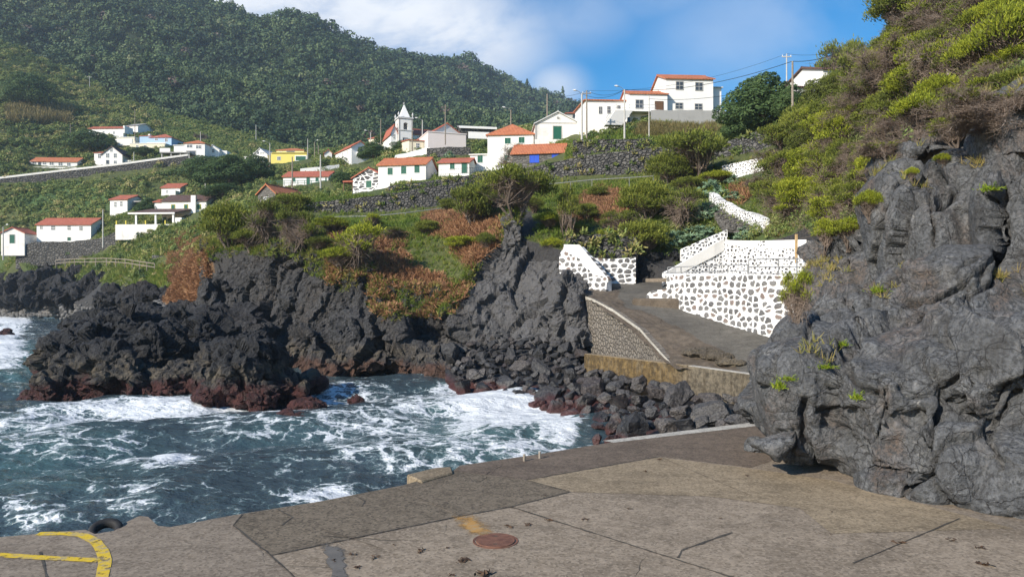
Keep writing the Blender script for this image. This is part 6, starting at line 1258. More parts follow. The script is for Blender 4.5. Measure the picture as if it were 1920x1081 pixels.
def twiggy_proto(seed):
    """dead heath: pale forked limbs, branches, masses of short fine twigs, a few green tips"""
    r = np.random.default_rng(seed); mb = MB(); nodes = []
    def grow(p, d, L, rad, lev):
        pts = [p]; q = p.copy()
        for i in range(4):
            d = unit(d + r.normal(size=3) * .22 + np.array([0, 0, .05])); q = q + d * L / 4; pts.append(q.copy())
            if lev >= 1: nodes.append((q.copy(), d.copy()))
        if lev < 3: mb.tube(pts, [rad * (1 - .13 * i) for i in range(5)], 6 if lev == 0 else 4, cap=False)
        else: thin.append((pts[0], pts[-1]))
        if lev < 3:
            for _ in range(4 if lev == 0 else 5):
                b = pts[r.integers(1, 5)]; grow(b, unit(d * .7 + r.normal(size=3) * np.array([.8, .8, .5])), L * r.uniform(.5, .75), rad * .5, lev + 1)
    thin = []
    for a in np.linspace(0, 6.28, 6)[:-1]: grow(r.normal(size=3) * .02 + np.array([0, 0, -.08]), unit(np.array([math.cos(a + r.normal() * .3), math.sin(a + r.normal() * .3), r.uniform(.7, 1.5)])), r.uniform(.36, .5), .024, 0)
    P_ = np.array([n_[0] for n_ in nodes]); Dn = np.array([n_[1] for n_ in nodes]); n = 9000; k = r.integers(len(P_), size=n); A = P_[k] + r.normal(size=(n, 3)) * .022; B = A + unit(Dn[k] * .8 + r.normal(size=(n, 3)) * .75 + [0, 0, .15]) * (.03 + .09 * r.random((n, 1)))
    A2 = np.array([t_[0] for t_ in thin]); B2 = np.array([t_[1] for t_ in thin]); tv, tf = twigset(np.vstack([A, A2]), np.vstack([B, B2]), np.r_[np.full(n, .0022), np.full(len(A2), .005)], .0011, r)
    me_w = np_mesh('twigs', tv, tf, [M['deadtwig']], smooth_=False); me_t = bpy.data.meshes.new('trunk'); me_t.from_pydata(mb.v, [], mb.f); me_t.materials.append(M['bark'])
    for p_ in me_t.polygons: p_.use_smooth = True
    top = P_[P_[:, 2] > np.quantile(P_[:, 2], .72)]; T = top[r.integers(len(top), size=26)]; k = np.repeat(np.arange(26), 90); u = unit(r.normal(size=(len(k), 3))); C = T[k] + u * .045; lv = leafset(C, unit(u + [0, 0, .9]), .03, .011, np.clip(.45 + .2 * r.normal(size=len(k)), 0, 1), r)
    return np_mesh('crown', lv[0], lv[1], [M['heath']], {'tint': lv[2]}, False), me_t, me_w
def cl(*q): return [((x, y, z), R_) for x, y, z, R_ in q]
PR = {}
PR['round'] = heath_proto(1, cl((0, 0, .68, .27), (.24, .05, .60, .22), (-.25, .08, .58, .22), (.05, -.22, .56, .22), (-.08, .25, .62, .22), (.3, -.15, .42, .15), (-.32, -.12, .42, .16), (.12, -.27, .34, .17), (-.16, -.25, .3, .16), (.1, .3, .36, .17), (.34, .1, .34, .14), (-.36, .12, .36, .14)), 230, 32)
PR['spread'] = heath_proto(2, cl((0, 0, .74, .20), (.36, .02, .62, .17), (-.36, .05, .66, .17), (.17, -.2, .66, .17), (-.17, -.15, .58, .16), (.12, .26, .72, .19), (-.25, .28, .62, .15), (.48, .12, .48, .11), (-.48, -.08, .48, .12)), 150, 30, twigs=420)
PR['tall'] = heath_proto(3, cl((0, 0, .84, .15), (.14, .06, .72, .13), (-.13, -.05, .68, .14), (.03, .14, .58, .13), (-.16, .08, .54, .11), (.17, -.10, .54, .11)), 110, 30, leaf=.045, twigs=260, trunk=.022)
PR['mixed'] = heath_proto(4, cl((-.25, 0, .66, .2), (.2, .1, .7, .2), (.02, -.2, .52, .18), (.38, -.08, .44, .14), (-.42, .05, .4, .14)), 95, 32, twigs=900, dead=.55)
PR['cushion'] = heath_proto(5, cl((0, 0, .62, .36), (.28, .04, .55, .28), (-.28, 0, .54, .3), (.05, -.25, .48, .28), (0, .28, .55, .28)), 330, 30, leaf=.05, twigs=500, spread=.05)
PR['twiggy'] = twiggy_proto(6)
PR['dense'] = dense_proto(7, cl((0, 0, .66, .30), (.27, .05, .55, .24), (-.27, .02, .57, .24), (.05, -.26, .48, .24), (-.05, .26, .58, .25), (.34, -.16, .32, .2), (-.34, -.18, .33, .2), (.1, -.32, .22, .2), (-.15, -.3, .25, .2), (.3, .2, .28, .22), (-.3, .2, .28, .22), (.16, -.12, .8, .15), (-.14, .06, .84, .13)))
_mv = {}
def mat_variant(me, m):
    if m == 'heath': return me
    k = (me.name, m)
    if k not in _mv: c = me.copy(); c.materials[0] = M[m]; _mv[k] = c
    return _mv[k]
NB = BVHTree.FromPolygons([tuple(v.co) for v in NEAR.data.vertices], [tuple(p.vertices) for p in NEAR.data.polygons])
CB = BVHTree.FromPolygons([tuple(v.co) for v in CLIFF.data.vertices], [tuple(p.vertices) for p in CLIFF.data.polygons])
def hit(px, py, which=(HB, CB, NB)):
    o, d = Vector((0, 0, CZ)), Vector(((px - CX) / F, 1, (CY - py) / F)); best = None
    for b in which:
        h = b.ray_cast(o, d)
        if h[0] is not None and (best is None or h[3] < best[1]): best = (h[0], h[3])
    return best[0] if best else None
rp = random.Random(21)
def plant(kind, px, py, hpx, wpx, label, name='heath_shrub', cat='shrub', mat='heath', group=None, rz=None, Y=None, twigm=None, which=(HB, CB, NB), tilt=0):
    c = hit(px, py, which) if Y is None else Vector(at(px, py, Y))
    if c is None: print('NOHIT', px, py, label); return
    t = empty(name, c, rp.uniform(0, 6.28) if rz is None else rz); tag(t, label, cat, group); k = c.y / F
    t.scale = (wpx * k, wpx * k, hpx * k); t.rotation_euler.y = tilt
    cr, tr, tw = PR[kind]
    mobj('crown', mat_variant(cr, mat), t); mobj('trunk', mat_variant(tr, twigm) if twigm else tr, t)
    if tw: mobj('twigs', tw, t)
    return t
HD = 'heath_dark'
for a in [
 ('round', 430, 466, 92, 98, 'broad dark green heath shrub at the left tip of the headland', HD), ('mixed', 505, 455, 84, 84, 'dark heath shrub second from the left tip of the headland', HD), ('round', 545, 412, 52, 82, 'rounded heath tree with brown underside beside the stone barn', HD), ('mixed', 553, 464, 76, 70, 'heath shrub with bare stems on the cliff edge below the barn', HD), ('cushion', 470, 470, 44, 66, 'low heath bush hanging over the cliff edge at the left of the headland', HD), ('cushion', 600, 470, 30, 50, 'small dark bush on the cliff edge between two larger heaths', HD),
 ('mixed', 672, 502, 88, 105, 'bright yellow green heath leaning out over the middle of the cliff', 'heath'), ('cushion', 640, 505, 46, 70, 'lower bright green lobe of heath drooping over the dark cliff hollow', 'heath'),
 ('spread', 966, 408, 100, 124, 'large spreading heath tree beside the pointed rock pillar', HD), ('round', 885, 425, 84, 78, 'brown skirted heath shrub just left of the large spreading heath tree', HD), ('mixed', 920, 398, 48, 60, 'yellow green heath lobe under the left side of the spreading heath tree', 'heath'), ('tall', 1066, 452, 100, 66, 'slender heath with a bare pale trunk on the grass right of the rock pillar', HD), ('cushion', 1035, 478, 34, 40, 'small yellow bush at the top corner of the left whitewashed wall', 'heath'),
 ('round', 1212, 412, 76, 98, 'rounded olive heath above the shaded black dry stone wall', HD), ('mixed', 1275, 428, 80, 92, 'brownish heath bush beside the grey green aloes', HD), ('round', 1207, 474, 66, 92, 'dark round heath bush overhanging the end of the black dry stone wall', HD), ('spread', 1305, 342, 100, 140, 'wide olive heath tree with visible grey trunks below the terrace wall', HD), ('round', 1255, 348, 66, 82, 'olive heath bush left of the wide heath tree with grey trunks', HD), ('mixed', 1165, 440, 50, 70, 'half dead heath patch in the red bracken', HD), ('cushion', 1290, 365, 36, 60, 'low heath cushion at the head of the stairway', HD),
 ('mixed', 1494, 604, 104, 56, 'sparse heath with brown twigs and green tips in front of the big whitewashed wall', 'heath'), ('tall', 1546, 474, 62, 74, 'small upright heath on the rock beside the right whitewashed wall', 'heath'), ('spread', 1592, 466, 60, 76, 'bright umbrella shaped heath on the rock edge above the wall end', 'heath'), ('cushion', 1630, 412, 58, 50, 'yellow green heath tuft against the left edge of the big rock face', 'heath'),
 ('cushion', 1792, 276, 66, 84, 'solid bright yellow heath cushion alone on the pale crusted rock', 'heath'), ('cushion', 1726, 252, 78, 98, 'bright heath cushion just left of the lone cushion on pale rock', 'heath'), ('cushion', 1768, 312, 26, 28, 'tiny yellow heath tuft on the rim of the big rock face', 'heath'), ('cushion', 1710, 340, 28, 22, 'tiny green tuft on the left rim of the big rock face', 'heath'), ('cushion', 1828, 160, 100, 84, 'bright yellow heath ball on the dead branches at upper right', 'heath'), ('cushion', 1897, 150, 150, 125, 'biggest bright yellow heath ball at the upper right corner', 'heath'), ('cushion', 1880, 150, 60, 66, 'small bright heath ball under the biggest one at upper right', 'heath')]:
    plant(*a[:6], mat=a[6])
# dead, twiggy heaths on the upper right
GB = 'greybranch'
for a in [('twiggy', 1795, 160, 190, 200, 'big dead heath with pale forked trunk near the upper right corner', GB), ('twiggy', 1870, 225, 110, 200, 'dead grey twiggy heath sprawling over the rock at the right edge', GB), ('twiggy', 1700, 140, 110, 170, 'brown twiggy heath behind the skyline crowns', None), ('twiggy', 1735, 240, 90, 170, 'brown dead heath thicket behind the bright cushions', None), ('twiggy', 1655, 205, 80, 150, 'brown heath thicket below the skyline beside the half hidden house', None), ('twiggy', 1905, 120, 90, 150, 'dark brown dead heath behind the bright balls at upper right', None), ('twiggy', 1660, 300, 70, 120, 'grey brown dead heath at the top left of the big rock face', GB), ('twiggy', 1760, 60, 100, 200, 'brown dead heath filling the top edge of the picture', None), ('twiggy', 1860, 40, 110, 220, 'dark heath thicket at the very top right', None), ('twiggy', 1830, 180, 90, 150, 'small dead heath right of the forked pale trunk', None)]:
    plant(*a[:6], name='dead_heath', twigm=a[6], which=(HB, NB))
for a in [('round', 1625, 175, 84, 100, 'olive heath crown in front of the brown twigs below the skyline', HD), ('mixed', 1585, 165, 96, 90, 'heath crown standing out against the sky at the slope edge', HD), ('round', 1640, 100, 96, 110, 'dark heath crown at the top of the skyline slope', HD), ('round', 1572, 188, 60, 66, 'lowest skyline heath crown beside the half hidden white house', HD), ('cushion', 1655, 160, 74, 90, 'brighter heath lobe right of the skyline crowns', 'heath'), ('round', 1690, 50, 90, 120, 'heath crown cut by the top edge of the picture', HD), ('mixed', 1605, 132, 110, 100, 'uppermost heath crown leaning out over the sky', HD), ('cushion', 1640, 236, 60, 90, 'yellow green heath under the half hidden house', 'heath'), ('cushion', 1610, 110, 80, 84, 'bright yellow green heath dome at the skyline edge', 'heath'), ('cushion', 1700, 110, 66, 80, 'bright heath dome among the brown twigs above the cushions', 'heath'), ('mixed', 1690, 190, 60, 90, 'heath with mixed green and brown above the bright cushions', 'heath'), ('cushion', 1850, 90, 90, 76, 'bright lobe between the two top thickets', 'heath'), ('round', 1665, 70, 90, 100, 'olive crown between the top edge crown and the skyline', HD), ('twiggy', 1635, 140, 100, 140, 'brown dead heath among the skyline crowns', HD)]:
    plant(*a[:6], mat=a[6], which=(HB,))
extra = []
while len(extra) < 26:
    x, y = rp.uniform(1620, 1915), rp.uniform(25, 215)
    if x > 1600 + (215 - y) * .3 and all((x - a) ** 2 + (y - b) ** 2 < 1e9 and (x - a) ** 2 + (y - b) ** 2 > 30 ** 2 for a, b in extra): extra.append((x, y))
for x, y in sorted(extra, key=lambda q: q[1]):
    plant(rp.choice(['round', 'cushion', 'mixed', 'round']), x, y + 25, rp.uniform(55, 80), rp.uniform(70, 110), 'olive and yellow green heath among the brown twigs of the upper right slope', mat=rp.choice(['heath', HD, HD]), which=(HB,), group='heaths of the upper right slope')
# the tangle on the slope over the whitewashed walls
spots = []
tries = 0
while len(spots) < 58 and tries < 4000:
    tries += 1; x = rp.uniform(1400, 1690); y = rp.uniform(205, 455)
    if x < np.interp(y, [205, 300, 360, 455], [1520, 1455, 1430, 1490]) or x > np.interp(y, [205, 320, 455], [1700, 1650, 1620]): continue
    if any((x - a) ** 2 + ((y - b) * 1.4) ** 2 < 24 ** 2 for a, b in spots): continue
    spots.append((x, y))
for i, (x, y) in enumerate(sorted(spots, key=lambda q: q[1])):
    k = rp.choice(['round', 'mixed', 'spread', 'round', 'dense', 'mixed', 'twiggy'])
    if k == 'twiggy': plant(k, x, y, rp.uniform(50, 70), rp.uniform(80, 110), 'brown twiggy heath in the tangled slope right of the stairway', 'dead_heath', which=(HB,), group='brown heaths in the tangled slope')
    else: plant(k, x, y, rp.uniform(48, 72), rp.uniform(66, 100), 'green heath in the tangled slope right of the stairway', mat=rp.choice(['heath', HD, HD]), which=(HB,), group='green heaths in the tangled slope')
for i, (x, y) in enumerate([(1100, 415), (1140, 455), (1030, 430), (1000, 400), (1180, 395), (1120, 372), (840, 400), (800, 440), (740, 450), (620, 440), (580, 445), (700, 432), (1080, 440), (1240, 385), (1345, 350), (910, 470), (865, 470)]):
    plant(rp.choice(['round', 'mixed', 'cushion']), x, y, rp.uniform(22, 40), rp.uniform(34, 62), 'small low heath scattered on the grassy headland slope', mat=rp.choice(['heath', HD]), which=(HB,), group='low heaths on the headland slope')
# evergreen trees and garden trees
for a in [('dense', 1425, 245, 108, 150, 'big round dark evergreen standing on the retaining wall', 'evergreen_tree'), ('dense', 1512, 190, 62, 96, 'second round evergreen behind the pole beside the half hidden house', 'evergreen_tree'), ('dense', 1392, 262, 64, 74, 'lower left lobe shrub leaning out from the big round evergreen', 'evergreen_tree'), ('dense', 1480, 228, 60, 80, 'evergreen shrub between the tall pole and the big round evergreen', 'evergreen_tree'),
          ('dense', 55, 205, 70, 95, 'largest dark round tree high on the left hillside', 'evergreen_tree'), ('dense', 170, 288, 46, 90, 'light green round bush below the red row house', 'evergreen_shrub'), ('dense', 430, 352, 62, 120, 'dark bushy tree mass left of the green railing house', 'evergreen_tree'), ('dense', 390, 340, 50, 90, 'dark bushy tree between stilted deck and green railing house', 'evergreen_tree'), ('dense', 480, 340, 52, 70, 'pointed bushy tree below the yellow house', 'evergreen_tree'), ('dense', 725, 278, 30, 50, 'dark round garden shrub in front of the cream building', 'evergreen_shrub'), ('dense', 755, 285, 22, 50, 'low hedge shrub at the foot of the church', 'evergreen_shrub'), ('dense', 700, 300, 34, 60, 'garden shrub right of the two storey balcony house', 'evergreen_shrub'), ('dense', 640, 345, 24, 40, 'green shrub left of the black and white stone house', 'evergreen_shrub'), ('dense', 270, 295, 20, 60, 'hedge below the pale blue house terrace', 'evergreen_shrub'), ('dense', 420, 372, 30, 80, 'dark clipped hedge right of the little red roofed house', 'evergreen_shrub'), ('dense', 280, 400, 30, 50, 'bush between the small white house and veranda house', 'evergreen_shrub')]:
    plant(*a[:6], name=a[6], cat='tree' if 'tree' in a[6] else 'shrub', mat='evergreen', which=(HB,))
plant('twiggy', 970, 310, 66, 84, 'leafless grey tree in front of the tall white orange roofed house', 'bare_tree', 'tree', which=(HB,), Y=112)
plant('twiggy', 375, 262, 22, 26, 'pale leafless tree at the top of the green field', 'bare_tree', 'tree', which=(HB,), twigm=GB)
# aloes
def aloe_mesh(seed, n, ln=.16):
    r = np.random.default_rng(seed); V = []; Fq = []; tt = []
    for i in range(n):
        d = unit(r.normal(size=3) + [0, -.2, .5]); d[2] = abs(d[2]); c = d * np.array([.42, .42, .36]) * r.uniform(.55, 1.0); t0 = r.random()
        for j in range(20):
            a = r.uniform(0, 6.28); e = unit(d * .55 + np.array([math.cos(a), math.sin(a), .25]) * .9 + r.normal(size=3) * .2); s = unit(np.cross(e, d + r.normal(size=3) * .1)); L = ln * r.uniform(.7, 1.2); w = ln * .11; b = len(V)
            for f, ww, dr in ((0, 1, 0), (.4, .85, .02), (.75, .5, 0), (1, .06, -.05)):
                q = c + e * L * f + d * (f * (1 - f) * .5 * L + 0) - np.array([0, 0, dr * .6 * -1 if dr < 0 else 0]); V += [q - s * w * ww, q + s * w * ww]; tt += [np.clip(.25 + .5 * f + .2 * t0, 0, 1)] * 2
            for k in (0, 2, 4): Fq.append((b + k, b + k + 1, b + k + 3, b + k + 2))
    return np_mesh('foliage', V, Fq, [M['aloe']], {'tint': tt}, False)
AL = [aloe_mesh(1, 26), aloe_mesh(2, 34), aloe_mesh(3, 60, .12)]
def aloe(px, py, hpx, wpx, lab, k, name='aloe_clump', mat='aloe', which=(HB,), group=None):
    c = hit(px, py, which)
    if c is None: return
    t = empty(name, c); tag(t, lab, 'plant', group); q = c.y / F; t.scale = (wpx * q, wpx * q, hpx * q * 1.6); t.rotation_euler.z = rp.uniform(-.6, .6); mobj('foliage', mat_variant(AL[k], mat), t)
for a in [(1330, 370, 50, 72, 'grey green aloe clump at the upper left of the stairway', 0), (1322, 412, 50, 60, 'grey green aloe clump halfway down the left side of the stairway', 1), (1262, 462, 46, 64, 'star shaped aloe clump above the dark cave by the landing', 0), (1310, 452, 44, 90, 'wide aloe clump hanging over the wall left of the stair foot', 1), (1395, 450, 40, 62, 'round dome of fine grey green aloes at the foot of the stairway', 2), (1460, 452, 32, 90, 'low spreading aloe clump behind the plain white wall top', 2), (1372, 345, 26, 40, 'small aloe clump under the high whitewashed patch', 0), (1372, 375, 26, 40, 'small aloe clump beside the red soil slope', 0), (1530, 452, 24, 60, 'aloe clump by the right end of the plain white wall top', 0), (842, 296, 20, 26, 'spiky yucca like plant in the garden above the white parapet', 0)]: aloe(*a)
# succulent tufts on the near rock
def tuft_mesh(seed, n, drop=0):
    r = np.random.default_rng(seed); C = r.normal(size=(n, 3)) * .22; C[:, 2] = np.abs(C[:, 2]) * .8; D = unit(C + [0, -.3, .45] + r.normal(size=C.shape) * .35); lv = leafset(C, D, .22 * (.5 + r.random(n)), .05, r.random(n), r); return np_mesh('foliage', lv[0], lv[1], [M['succulent']], {'tint': lv[2]}, False)
AL += [tuft_mesh(1, 260), tuft_mesh(2, 160)]
for px, py, h, w, lab in [(1462, 728, 40, 22, 'bright green succulent on the left shoulder of the massive rock'), (1607, 748, 30, 20, 'bright green succulent on the dark middle of the massive rock'), (1578, 648, 24, 18, 'bright green succulent in the cleft left of the brown bulge'), (1546, 690, 20, 26, 'yellow green succulent patch on the left shoulder ledge'), (1647, 548, 26, 24, 'yellow succulent on the rock left of the tall smooth face'), (1855, 358, 28, 26, 'dry yellow tuft on the upper right of the tall smooth face'), (1478, 712, 20, 26, 'small dry tuft on top of the left shoulder')]:
    aloe(px, py, h * .55, w * 1.2, lab, 3, 'succulent_tuft', 'succulent', (NB,))

# ------------------------------------------------------------------ ground cover: scattered faces gathered into a few meshes
def scatter(name, mat, label, cat, Pts, n_per, rad, L, Wd, tintc, r, up=.9, flat=.5, tj=.15, out=.35, plate=False):
    """at every point a clump of n_per leaves"""
    k = np.repeat(np.arange(len(Pts)), n_per); rr = np.broadcast_to(rad, len(Pts))[k][:, None]; u = unit(r.normal(size=(len(k), 3))) * (r.random((len(k), 1)) ** .4); u[:, 2] = np.abs(u[:, 2]) * flat / .5
    C = Pts[k] + u * rr * np.array([1, 1, 1]); D = unit(u * out + np.array([0, 0, up]) + r.normal(size=u.shape) * .5)
    t = np.clip(np.broadcast_to(tintc, len(Pts))[k] + r.normal(size=len(k)) * tj, 0, 1); lv = leafset(C, D, np.broadcast_to(L, len(Pts))[k] * (.6 + .8 * r.random(len(k))), np.broadcast_to(Wd, len(Pts))[k], t, r, .5)
    if plate:
        lmp = fbm(u * 1.4 + Pts[k] * .31, 2)[:, None]; un = unit(u); C = Pts[k] + un * rr * (.78 + .5 * lmp + .15 * r.random((len(k), 1))) * np.array([1, 1, .85]) + np.c_[np.zeros((len(k), 2)), rr * .35]; lv = leafplates(C, unit(un + r.normal(size=u.shape) * .45), np.broadcast_to(L, len(Pts))[k] * (.6 + .8 * r.random(len(k))), np.broadcast_to(Wd, len(Pts))[k], np.clip(t + .35 * lmp[:, 0], 0, 1), r)
    o = mobj(name, np_mesh(name, lv[0], lv[1], [M[mat]], {'tint': lv[2]}, False)); tag(o, label, cat, None, 'stuff'); return o
r_ = np.random.default_rng(31)
def sample_grid(Q, n, weight):
    """random points on a grid surface, as likely as weight per square metre"""
    a = Q[:-1, :-1]; b = Q[:-1, 1:]; c = Q[1:, :-1]; ar = np.linalg.norm(np.cross(b - a, c - a), axis=2) * weight[:-1, :-1]; p = ar.ravel() / ar.sum(); i = r_.choice(len(p), n, p=p); R_, Cc = np.divmod(i, Q.shape[1] - 1); u, v = r_.random((2, n, 1))
    return Q[R_, Cc] * (1 - u) * (1 - v) + Q[R_, Cc + 1] * u * (1 - v) + Q[R_ + 1, Cc] * (1 - u) * v + Q[R_ + 1, Cc + 1] * u * v, R_, Cc
def pix(P): return CX + P[:, 0] / P[:, 1] * F, CY - (P[:, 2] - CZ) / P[:, 1] * F
def clear(P, h, rad):
    """plants that would grow inside a house or hide its front are not planted"""
    x, y = pix(P); k = F / P[:, 1]; ok = np.ones(len(P), bool)
    for a, b, t, f, Y in RECTS: ok &= ~((x + rad * k > a) & (x - rad * k < b) & (y > t) & (y - h * k < f - 2) & (P[:, 1] < Y + 9))
    for w_ in WALLS:
        q = np.array(w_[4]); top = np.interp(x, q[:, 0], q[:, 1]); ft = np.interp(x, q[:, 0], q[:, 2]); Yw = np.interp(x, q[:, 0], q[:, 3]); ok &= ~((x > q[0, 0]) & (x < q[-1, 0]) & (y > top - 2) & (y - h * k < ft - 5) & (P[:, 1] < Yw + 1) & (r_.random(len(P)) < .9))
    return ok
Yg = HQ[..., 1]; PXg = CX + HQ[..., 0] / Yg * F
vis = ((PXg > -60) & (PXg < 1700)).astype(float); PYg = CY - (HQ[..., 2] - CZ) / Yg * F
# bushes of the hillside
w = vis * (Yg > 84) * (1 - HRK) * (1 - .93 * HFD) * np.clip(1.3 - HBR, 0, 1) * (.35 + .65 * smooth(fbm(HQ.reshape(-1, 3) / 18, 3), -.2, .1).reshape(Yg.shape)) * (PXg < 1240)
w *= np.where((PXg > 560) & (Yg < 104), .12, 1) * np.where(PYg > 480, .35, 1)
P, _, _ = sample_grid(HQ, 11500, w); rad = (.42 + 1.15 * r_.random(len(P)) ** 2.2) * np.clip(P[:, 1] / 170, .5, 1.5); ok = clear(P, rad * 1.5, rad); P, rad = P[ok], rad[ok]
pt = np.clip(.48 + .45 * fbm(P / 9, 2) + .24 * r_.normal(size=len(P)), 0, 1)
scatter('hillside_scrub', 'scrub', 'dense mixed bushes covering the village hillside', 'bushes', P, 84, rad, .21 * (rad + .5), .15 * (rad + .5), pt, r_, .55, .62, .08, .8, True)
# field crop
w = vis * HFD; P, _, _ = sample_grid(HQ, 5200, w); ok = clear(P, .8, .5); P = P[ok]
scatter('field_ferns', 'scrub', 'even green ferny crop on the terraced field', 'crop', P, 22, .6, .42, .3, np.clip(.50 + .25 * fbm(P / 6, 2), 0, .75), r_, .7, .4, .08, .35, True)
# grass
w = vis * ((Yg < 118) | ((PXg < 330) & (Yg < 172))) * np.clip(1 - HRK - .8 * HBR, 0, 1) * (.35 + .65 * smooth(fbm(HQ.reshape(-1, 3) / 6 + 9, 3), -.2, .2).reshape(Yg.shape)) / np.clip(Yg / 60, .8, 3) ** 1.2
P, _, _ = sample_grid(HQ, 30000, w); ok = clear(P, .35, .1); P = P[ok]; pt = np.clip(.45 + .5 * fbm(P / 5 + 3, 3) + .1 * r_.normal(size=len(P)), 0, 1)
scatter('grass', 'grassleaf', 'green and straw coloured grass on the headland and terraces', 'grass', P, 11, .22, .26 * np.clip(P[:, 1] / 60, .8, 1.6), .05 * np.clip(P[:, 1] / 60, .8, 1.6), pt, r_, .9, .2, .12)
w = vis * (Yg > 105) * np.clip(1 - HRK - .9 * HFD, 0, 1); P, _, _ = sample_grid(HQ, 15000, w); ok = clear(P, .5, .1); P = P[ok]
scatter('rough_grass', 'scrub', 'rough grass and weeds between the bushes of the far hillside', 'grass', P, 9, .5, .5, .13, np.clip(.55 + .45 * fbm(P / 11 + 7, 3) + .12 * r_.normal(size=len(P)), 0, 1), r_, .9, .25, .1)
# bracken
w = vis * HBR * (Yg < 130); P, _, _ = sample_grid(HQ, 9000, w); ok = clear(P, .5, .2); P = P[ok]
scatter('bracken', 'brackenleaf', 'rust coloured dead bracken on the headland slopes', 'bracken', P, 15, .3, .30, .085, np.clip(.45 + .5 * fbm(P / 3 + 3, 3), 0, 1), r_, .35, .35, .15, .8)
_sx = CX + SKQ[..., 0] / SKQ[..., 1] * F
P, _, _ = sample_grid(SKQ, 1500, ((_sx > 316) & (_sx < 402)).astype(float))
scatter('bracken', 'brackenleaf', 'rust coloured dead bracken on the steep bank left of the headland', 'bracken', P, 16, .3, .30, .085, np.clip(.5 + .5 * fbm(P / 3, 3), 0, 1), r_, .35, .35, .15, .8)
SKQ[0, :, 2] = np.maximum(SKQ[0, :, 2], SKQ[1, :, 2] - 1.1)
P, _, _ = sample_grid(SKQ, 900, ((_sx > 396) & (_sx < 900)).astype(float))
scatter('grass', 'grassleaf', 'yellow green grass on the brow of the headland', 'grass', P, 14, .25, .32, .06, np.clip(.5 + .5 * fbm(P / 3, 3), 0, 1), r_, .5, .3, .15, .8)
# grass and weeds hanging over the top of the cliff
def cliff_cover():
    me = CLIFF.data; p = get_co(me); n = get_no(me); x, y = pix(p); nz = fbm(p / 2.5, 3)
    lim = np.interp(x, [380, 440, 480, 520, 560, 600, 640, 680, 700, 750, 800, 850, 870, 900, 930, 960, 1000, 1040, 1060, 1110], [500, 478, 476, 482, 492, 520, 555, 520, 585, 595, 595, 585, 552, 505, 455, 420, 432, 455, 470, 400])
    ok = (y < lim + nz * 26) & (n[:, 1] < .55) & (n[:, 2] > -.25) & (r_.random(len(p)) < np.where(n[:, 2] > .25, .7, .38)); P = p[ok]
    pt = np.clip(.62 + .5 * fbm(P / 2 + 3, 3) + .1 * r_.normal(size=len(P)), 0, 1)
    scatter('cliff_grass', 'grassleaf', 'yellowing grass hanging over the cliff top', 'grass', P, 6, .16, .30, .05, pt, r_, .25, .25, .1, .9)
    ok = ok & (x > 610) & (x < 930) & (fbm(p / 2.2 + 60, 2) > -.1) & (r_.random(len(p)) < .75); P = p[ok]
    scatter('cliff_bracken', 'brackenleaf', 'rust coloured bracken hanging down the middle of the cliff', 'bracken', P, 9, .25, .3, .08, np.clip(.5 + .5 * fbm(P / 2, 2), 0, 1), r_, .3, .3, .15, .9)
    me = NEAR.data; p = get_co(me); n = get_no(me); x, y = pix(p); nz = fbm(p / 1.2, 3)
    ok = (n[:, 2] > .45) & (y < 560) & (nz > .2) & (r_.random(len(p)) < .06); ok |= (n[:, 2] > .55) & (x > 1450) & (x < 1560) & (y > 640) & (y < 700) & (nz > .22) & (r_.random(len(p)) < .05); P = p[ok]
    scatter('dry_grass', 'grassleaf', 'tufts of dry straw grass in the ledges of the massive rock', 'grass', P, 12, .10, .20, .016, np.clip(.85 + .2 * fbm(P, 2), 0, 1), r_, .8, .2, .1, .6)
cliff_cover()
# weeds between the wall stones
Pw = []
for w_ in WALLS:
    q = np.array(w_[4])
    if w_[2] in ('drystone',) and q[:, 3].max() < 110:
        for _ in range(36):
            x = r_.uniform(q[0, 0], q[-1, 0]); f = r_.random() ** .8; Pw.append(at(x, np.interp(x, q[:, 0], q[:, 1]) * (1 - f) + np.interp(x, q[:, 0], q[:, 2]) * f, np.interp(x, q[:, 0], q[:, 3]) - .12))
Pw = np.array(Pw); scatter('wall_weeds', 'scrub', 'small weeds and ferns growing out of the dry stone walls', 'weeds', Pw, 26, .15 + .5 * r_.random(len(Pw)) ** 2, .32, .15, np.clip(.55 + .3 * r_.normal(size=len(Pw)), 0, 1), r_, .2, .6, .12, .9)
# undergrowth in the right hand slope
w = ((PXg > 1240) & (PXg < 2050) & (Yg < 105)).astype(float) * (1 - .8 * HRK) / np.clip(Yg / 45, .5, 3) ** 1.5; P, _, _ = sample_grid(HQ, 7000, w); x, y = pix(P); ok = clear(P, .6, .4) & ~((x > 1320) & (x < 1440) & (y > 290) & (y < 430) & (r_.random(len(P)) < .8)); P = P[ok]; rad = .25 + .5 * r_.random(len(P))
scatter('undergrowth', 'scrub', 'tangled undergrowth between the heaths of the right hand slope', 'undergrowth', P, 60, rad, .15, .08, np.clip(.5 + .45 * fbm(P / 4, 3), 0, 1), r_, .5, .7, .15, .9, True)
def twig_tangle():
    w = ((PXg > 1430) & (PXg < 2080) & (Yg < 70)).astype(float) / np.clip(Yg / 40, .4, 3) ** 1.5; P, _, _ = sample_grid(HQ, 2600, w); k = np.repeat(np.arange(len(P)), 16); A = P[k] + r_.normal(size=(len(k), 3)) * .12; B = A + unit(r_.normal(size=(len(k), 3)) + [-.3, -.2, .7]) * (.35 + .8 * r_.random((len(k), 1)))
    v, f = twigset(A, B, .011, .003, r_); o = mobj('dead_brush', np_mesh('dead_brush', v, f, [M['deadtwig']], smooth_=False)); tag(o, 'grey brown dead brushwood filling the right hand slope', 'brushwood', None, 'stuff')
twig_tangle()
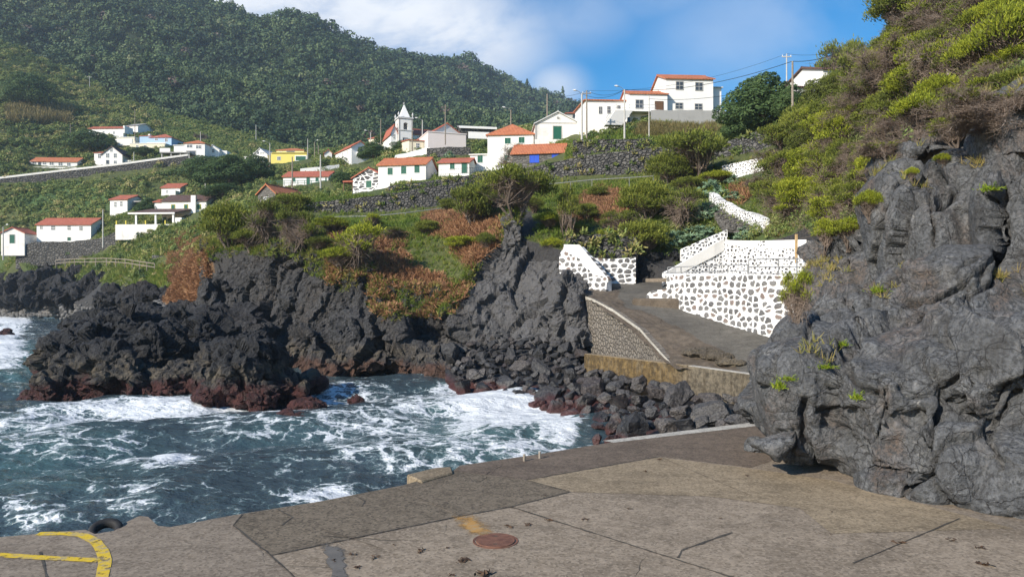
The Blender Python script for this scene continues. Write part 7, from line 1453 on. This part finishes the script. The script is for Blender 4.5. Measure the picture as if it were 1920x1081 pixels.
# dry reeds
P = np.array([ground_p for ground_p in (hit(r_.uniform(18, 130), r_.uniform(210, 236), (HB,)) for _ in range(240)) if ground_p is not None], float).reshape(-1, 3)
scatter('cane_thicket', 'cane', 'straw yellow cane thicket on the upper left hillside', 'canes', P, 46, 1.4, 2.6, .22, .6, r_, 1.2, .5, .25)
P = np.array([q for q in (hit(r_.uniform(1195, 1345), r_.uniform(238, 258), (HB,)) for _ in range(420)) if q is not None], float).reshape(-1, 3)
scatter('dry_reeds', 'cane', 'straw coloured dry grass bank under the big white building', 'grass', P, 22, .5, .7, .05, .5, r_, 1.1, .4, .3)

# ------------------------------------------------------------------ forest on the mountain
def forest():
    nr, nc = MP.shape[:2]; vis = ((MPX > -60) & (MPX < 1260)).astype(float); P, Rw, Cc = sample_grid(MP, 15500, vis / (np.clip(MP[..., 1] / 400, .7, 3) ** 1.35))
    s = np.clip(P[:, 1] / 430, .75, 1.7); big = fbm(P / 60, 3) * .8 + .6 * fbm(P / 24 + 5, 2); rad = (1.5 + 3.6 * r_.random(len(P)) ** 2.4) * s * (1 + .5 * fbm(P / 35 + 50, 2)); con = (r_.random(len(P)) < .012) & (big > -.1)
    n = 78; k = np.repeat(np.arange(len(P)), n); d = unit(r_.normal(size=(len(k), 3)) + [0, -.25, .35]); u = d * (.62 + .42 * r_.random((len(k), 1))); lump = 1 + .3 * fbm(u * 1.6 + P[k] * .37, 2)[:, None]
    z = r_.random(len(k)); cone = np.c_[d[:, 0] * (1.05 - z) * .75, d[:, 1] * (1.05 - z) * .75, z * 2.6 - .4]
    u = np.where(con[k][:, None], cone, u * lump * np.array([1, 1, .92])); C = P[k] + u * rad[k][:, None] + np.c_[np.zeros((len(k), 2)), rad[k] * .55]
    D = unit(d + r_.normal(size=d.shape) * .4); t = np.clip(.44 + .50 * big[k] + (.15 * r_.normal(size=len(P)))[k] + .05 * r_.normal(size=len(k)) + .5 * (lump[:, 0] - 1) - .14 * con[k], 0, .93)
    dead = (r_.random(len(P)) < .008)[k]; t = np.where(dead, 1, t); lv = leafplates(C, D, rad[k] * .30, rad[k] * .25, t, r_, .7)
    o = mobj('forest', np_mesh('forest', lv[0], lv[1], [M['forest']], {'tint': lv[2]}, False)); tag(o, 'dense dark forest covering the mountain', 'forest', None, 'stuff')
forest()
# ------------------------------------------------------------------ air
mb = MB(); mb.box(-700, 900, -30, 1330, -12, 330); o = mb.build('haze', []); tag(o, kind='stuff')
m = bpy.data.materials.new('haze'); m.use_nodes = True; nt = m.node_tree; nt.nodes.clear()
out = nd(nt, 'OutputMaterial'); vp = nd(nt, 'VolumePrincipled', {'Color': (.72, .86, 1.0), 'Density': .00028, 'Anisotropy': .3}); nt.links.new(vp.outputs[0], out.inputs['Volume']); o.data.materials.append(m); tag(o, 'thin bluish sea haze over the bay and mountain')
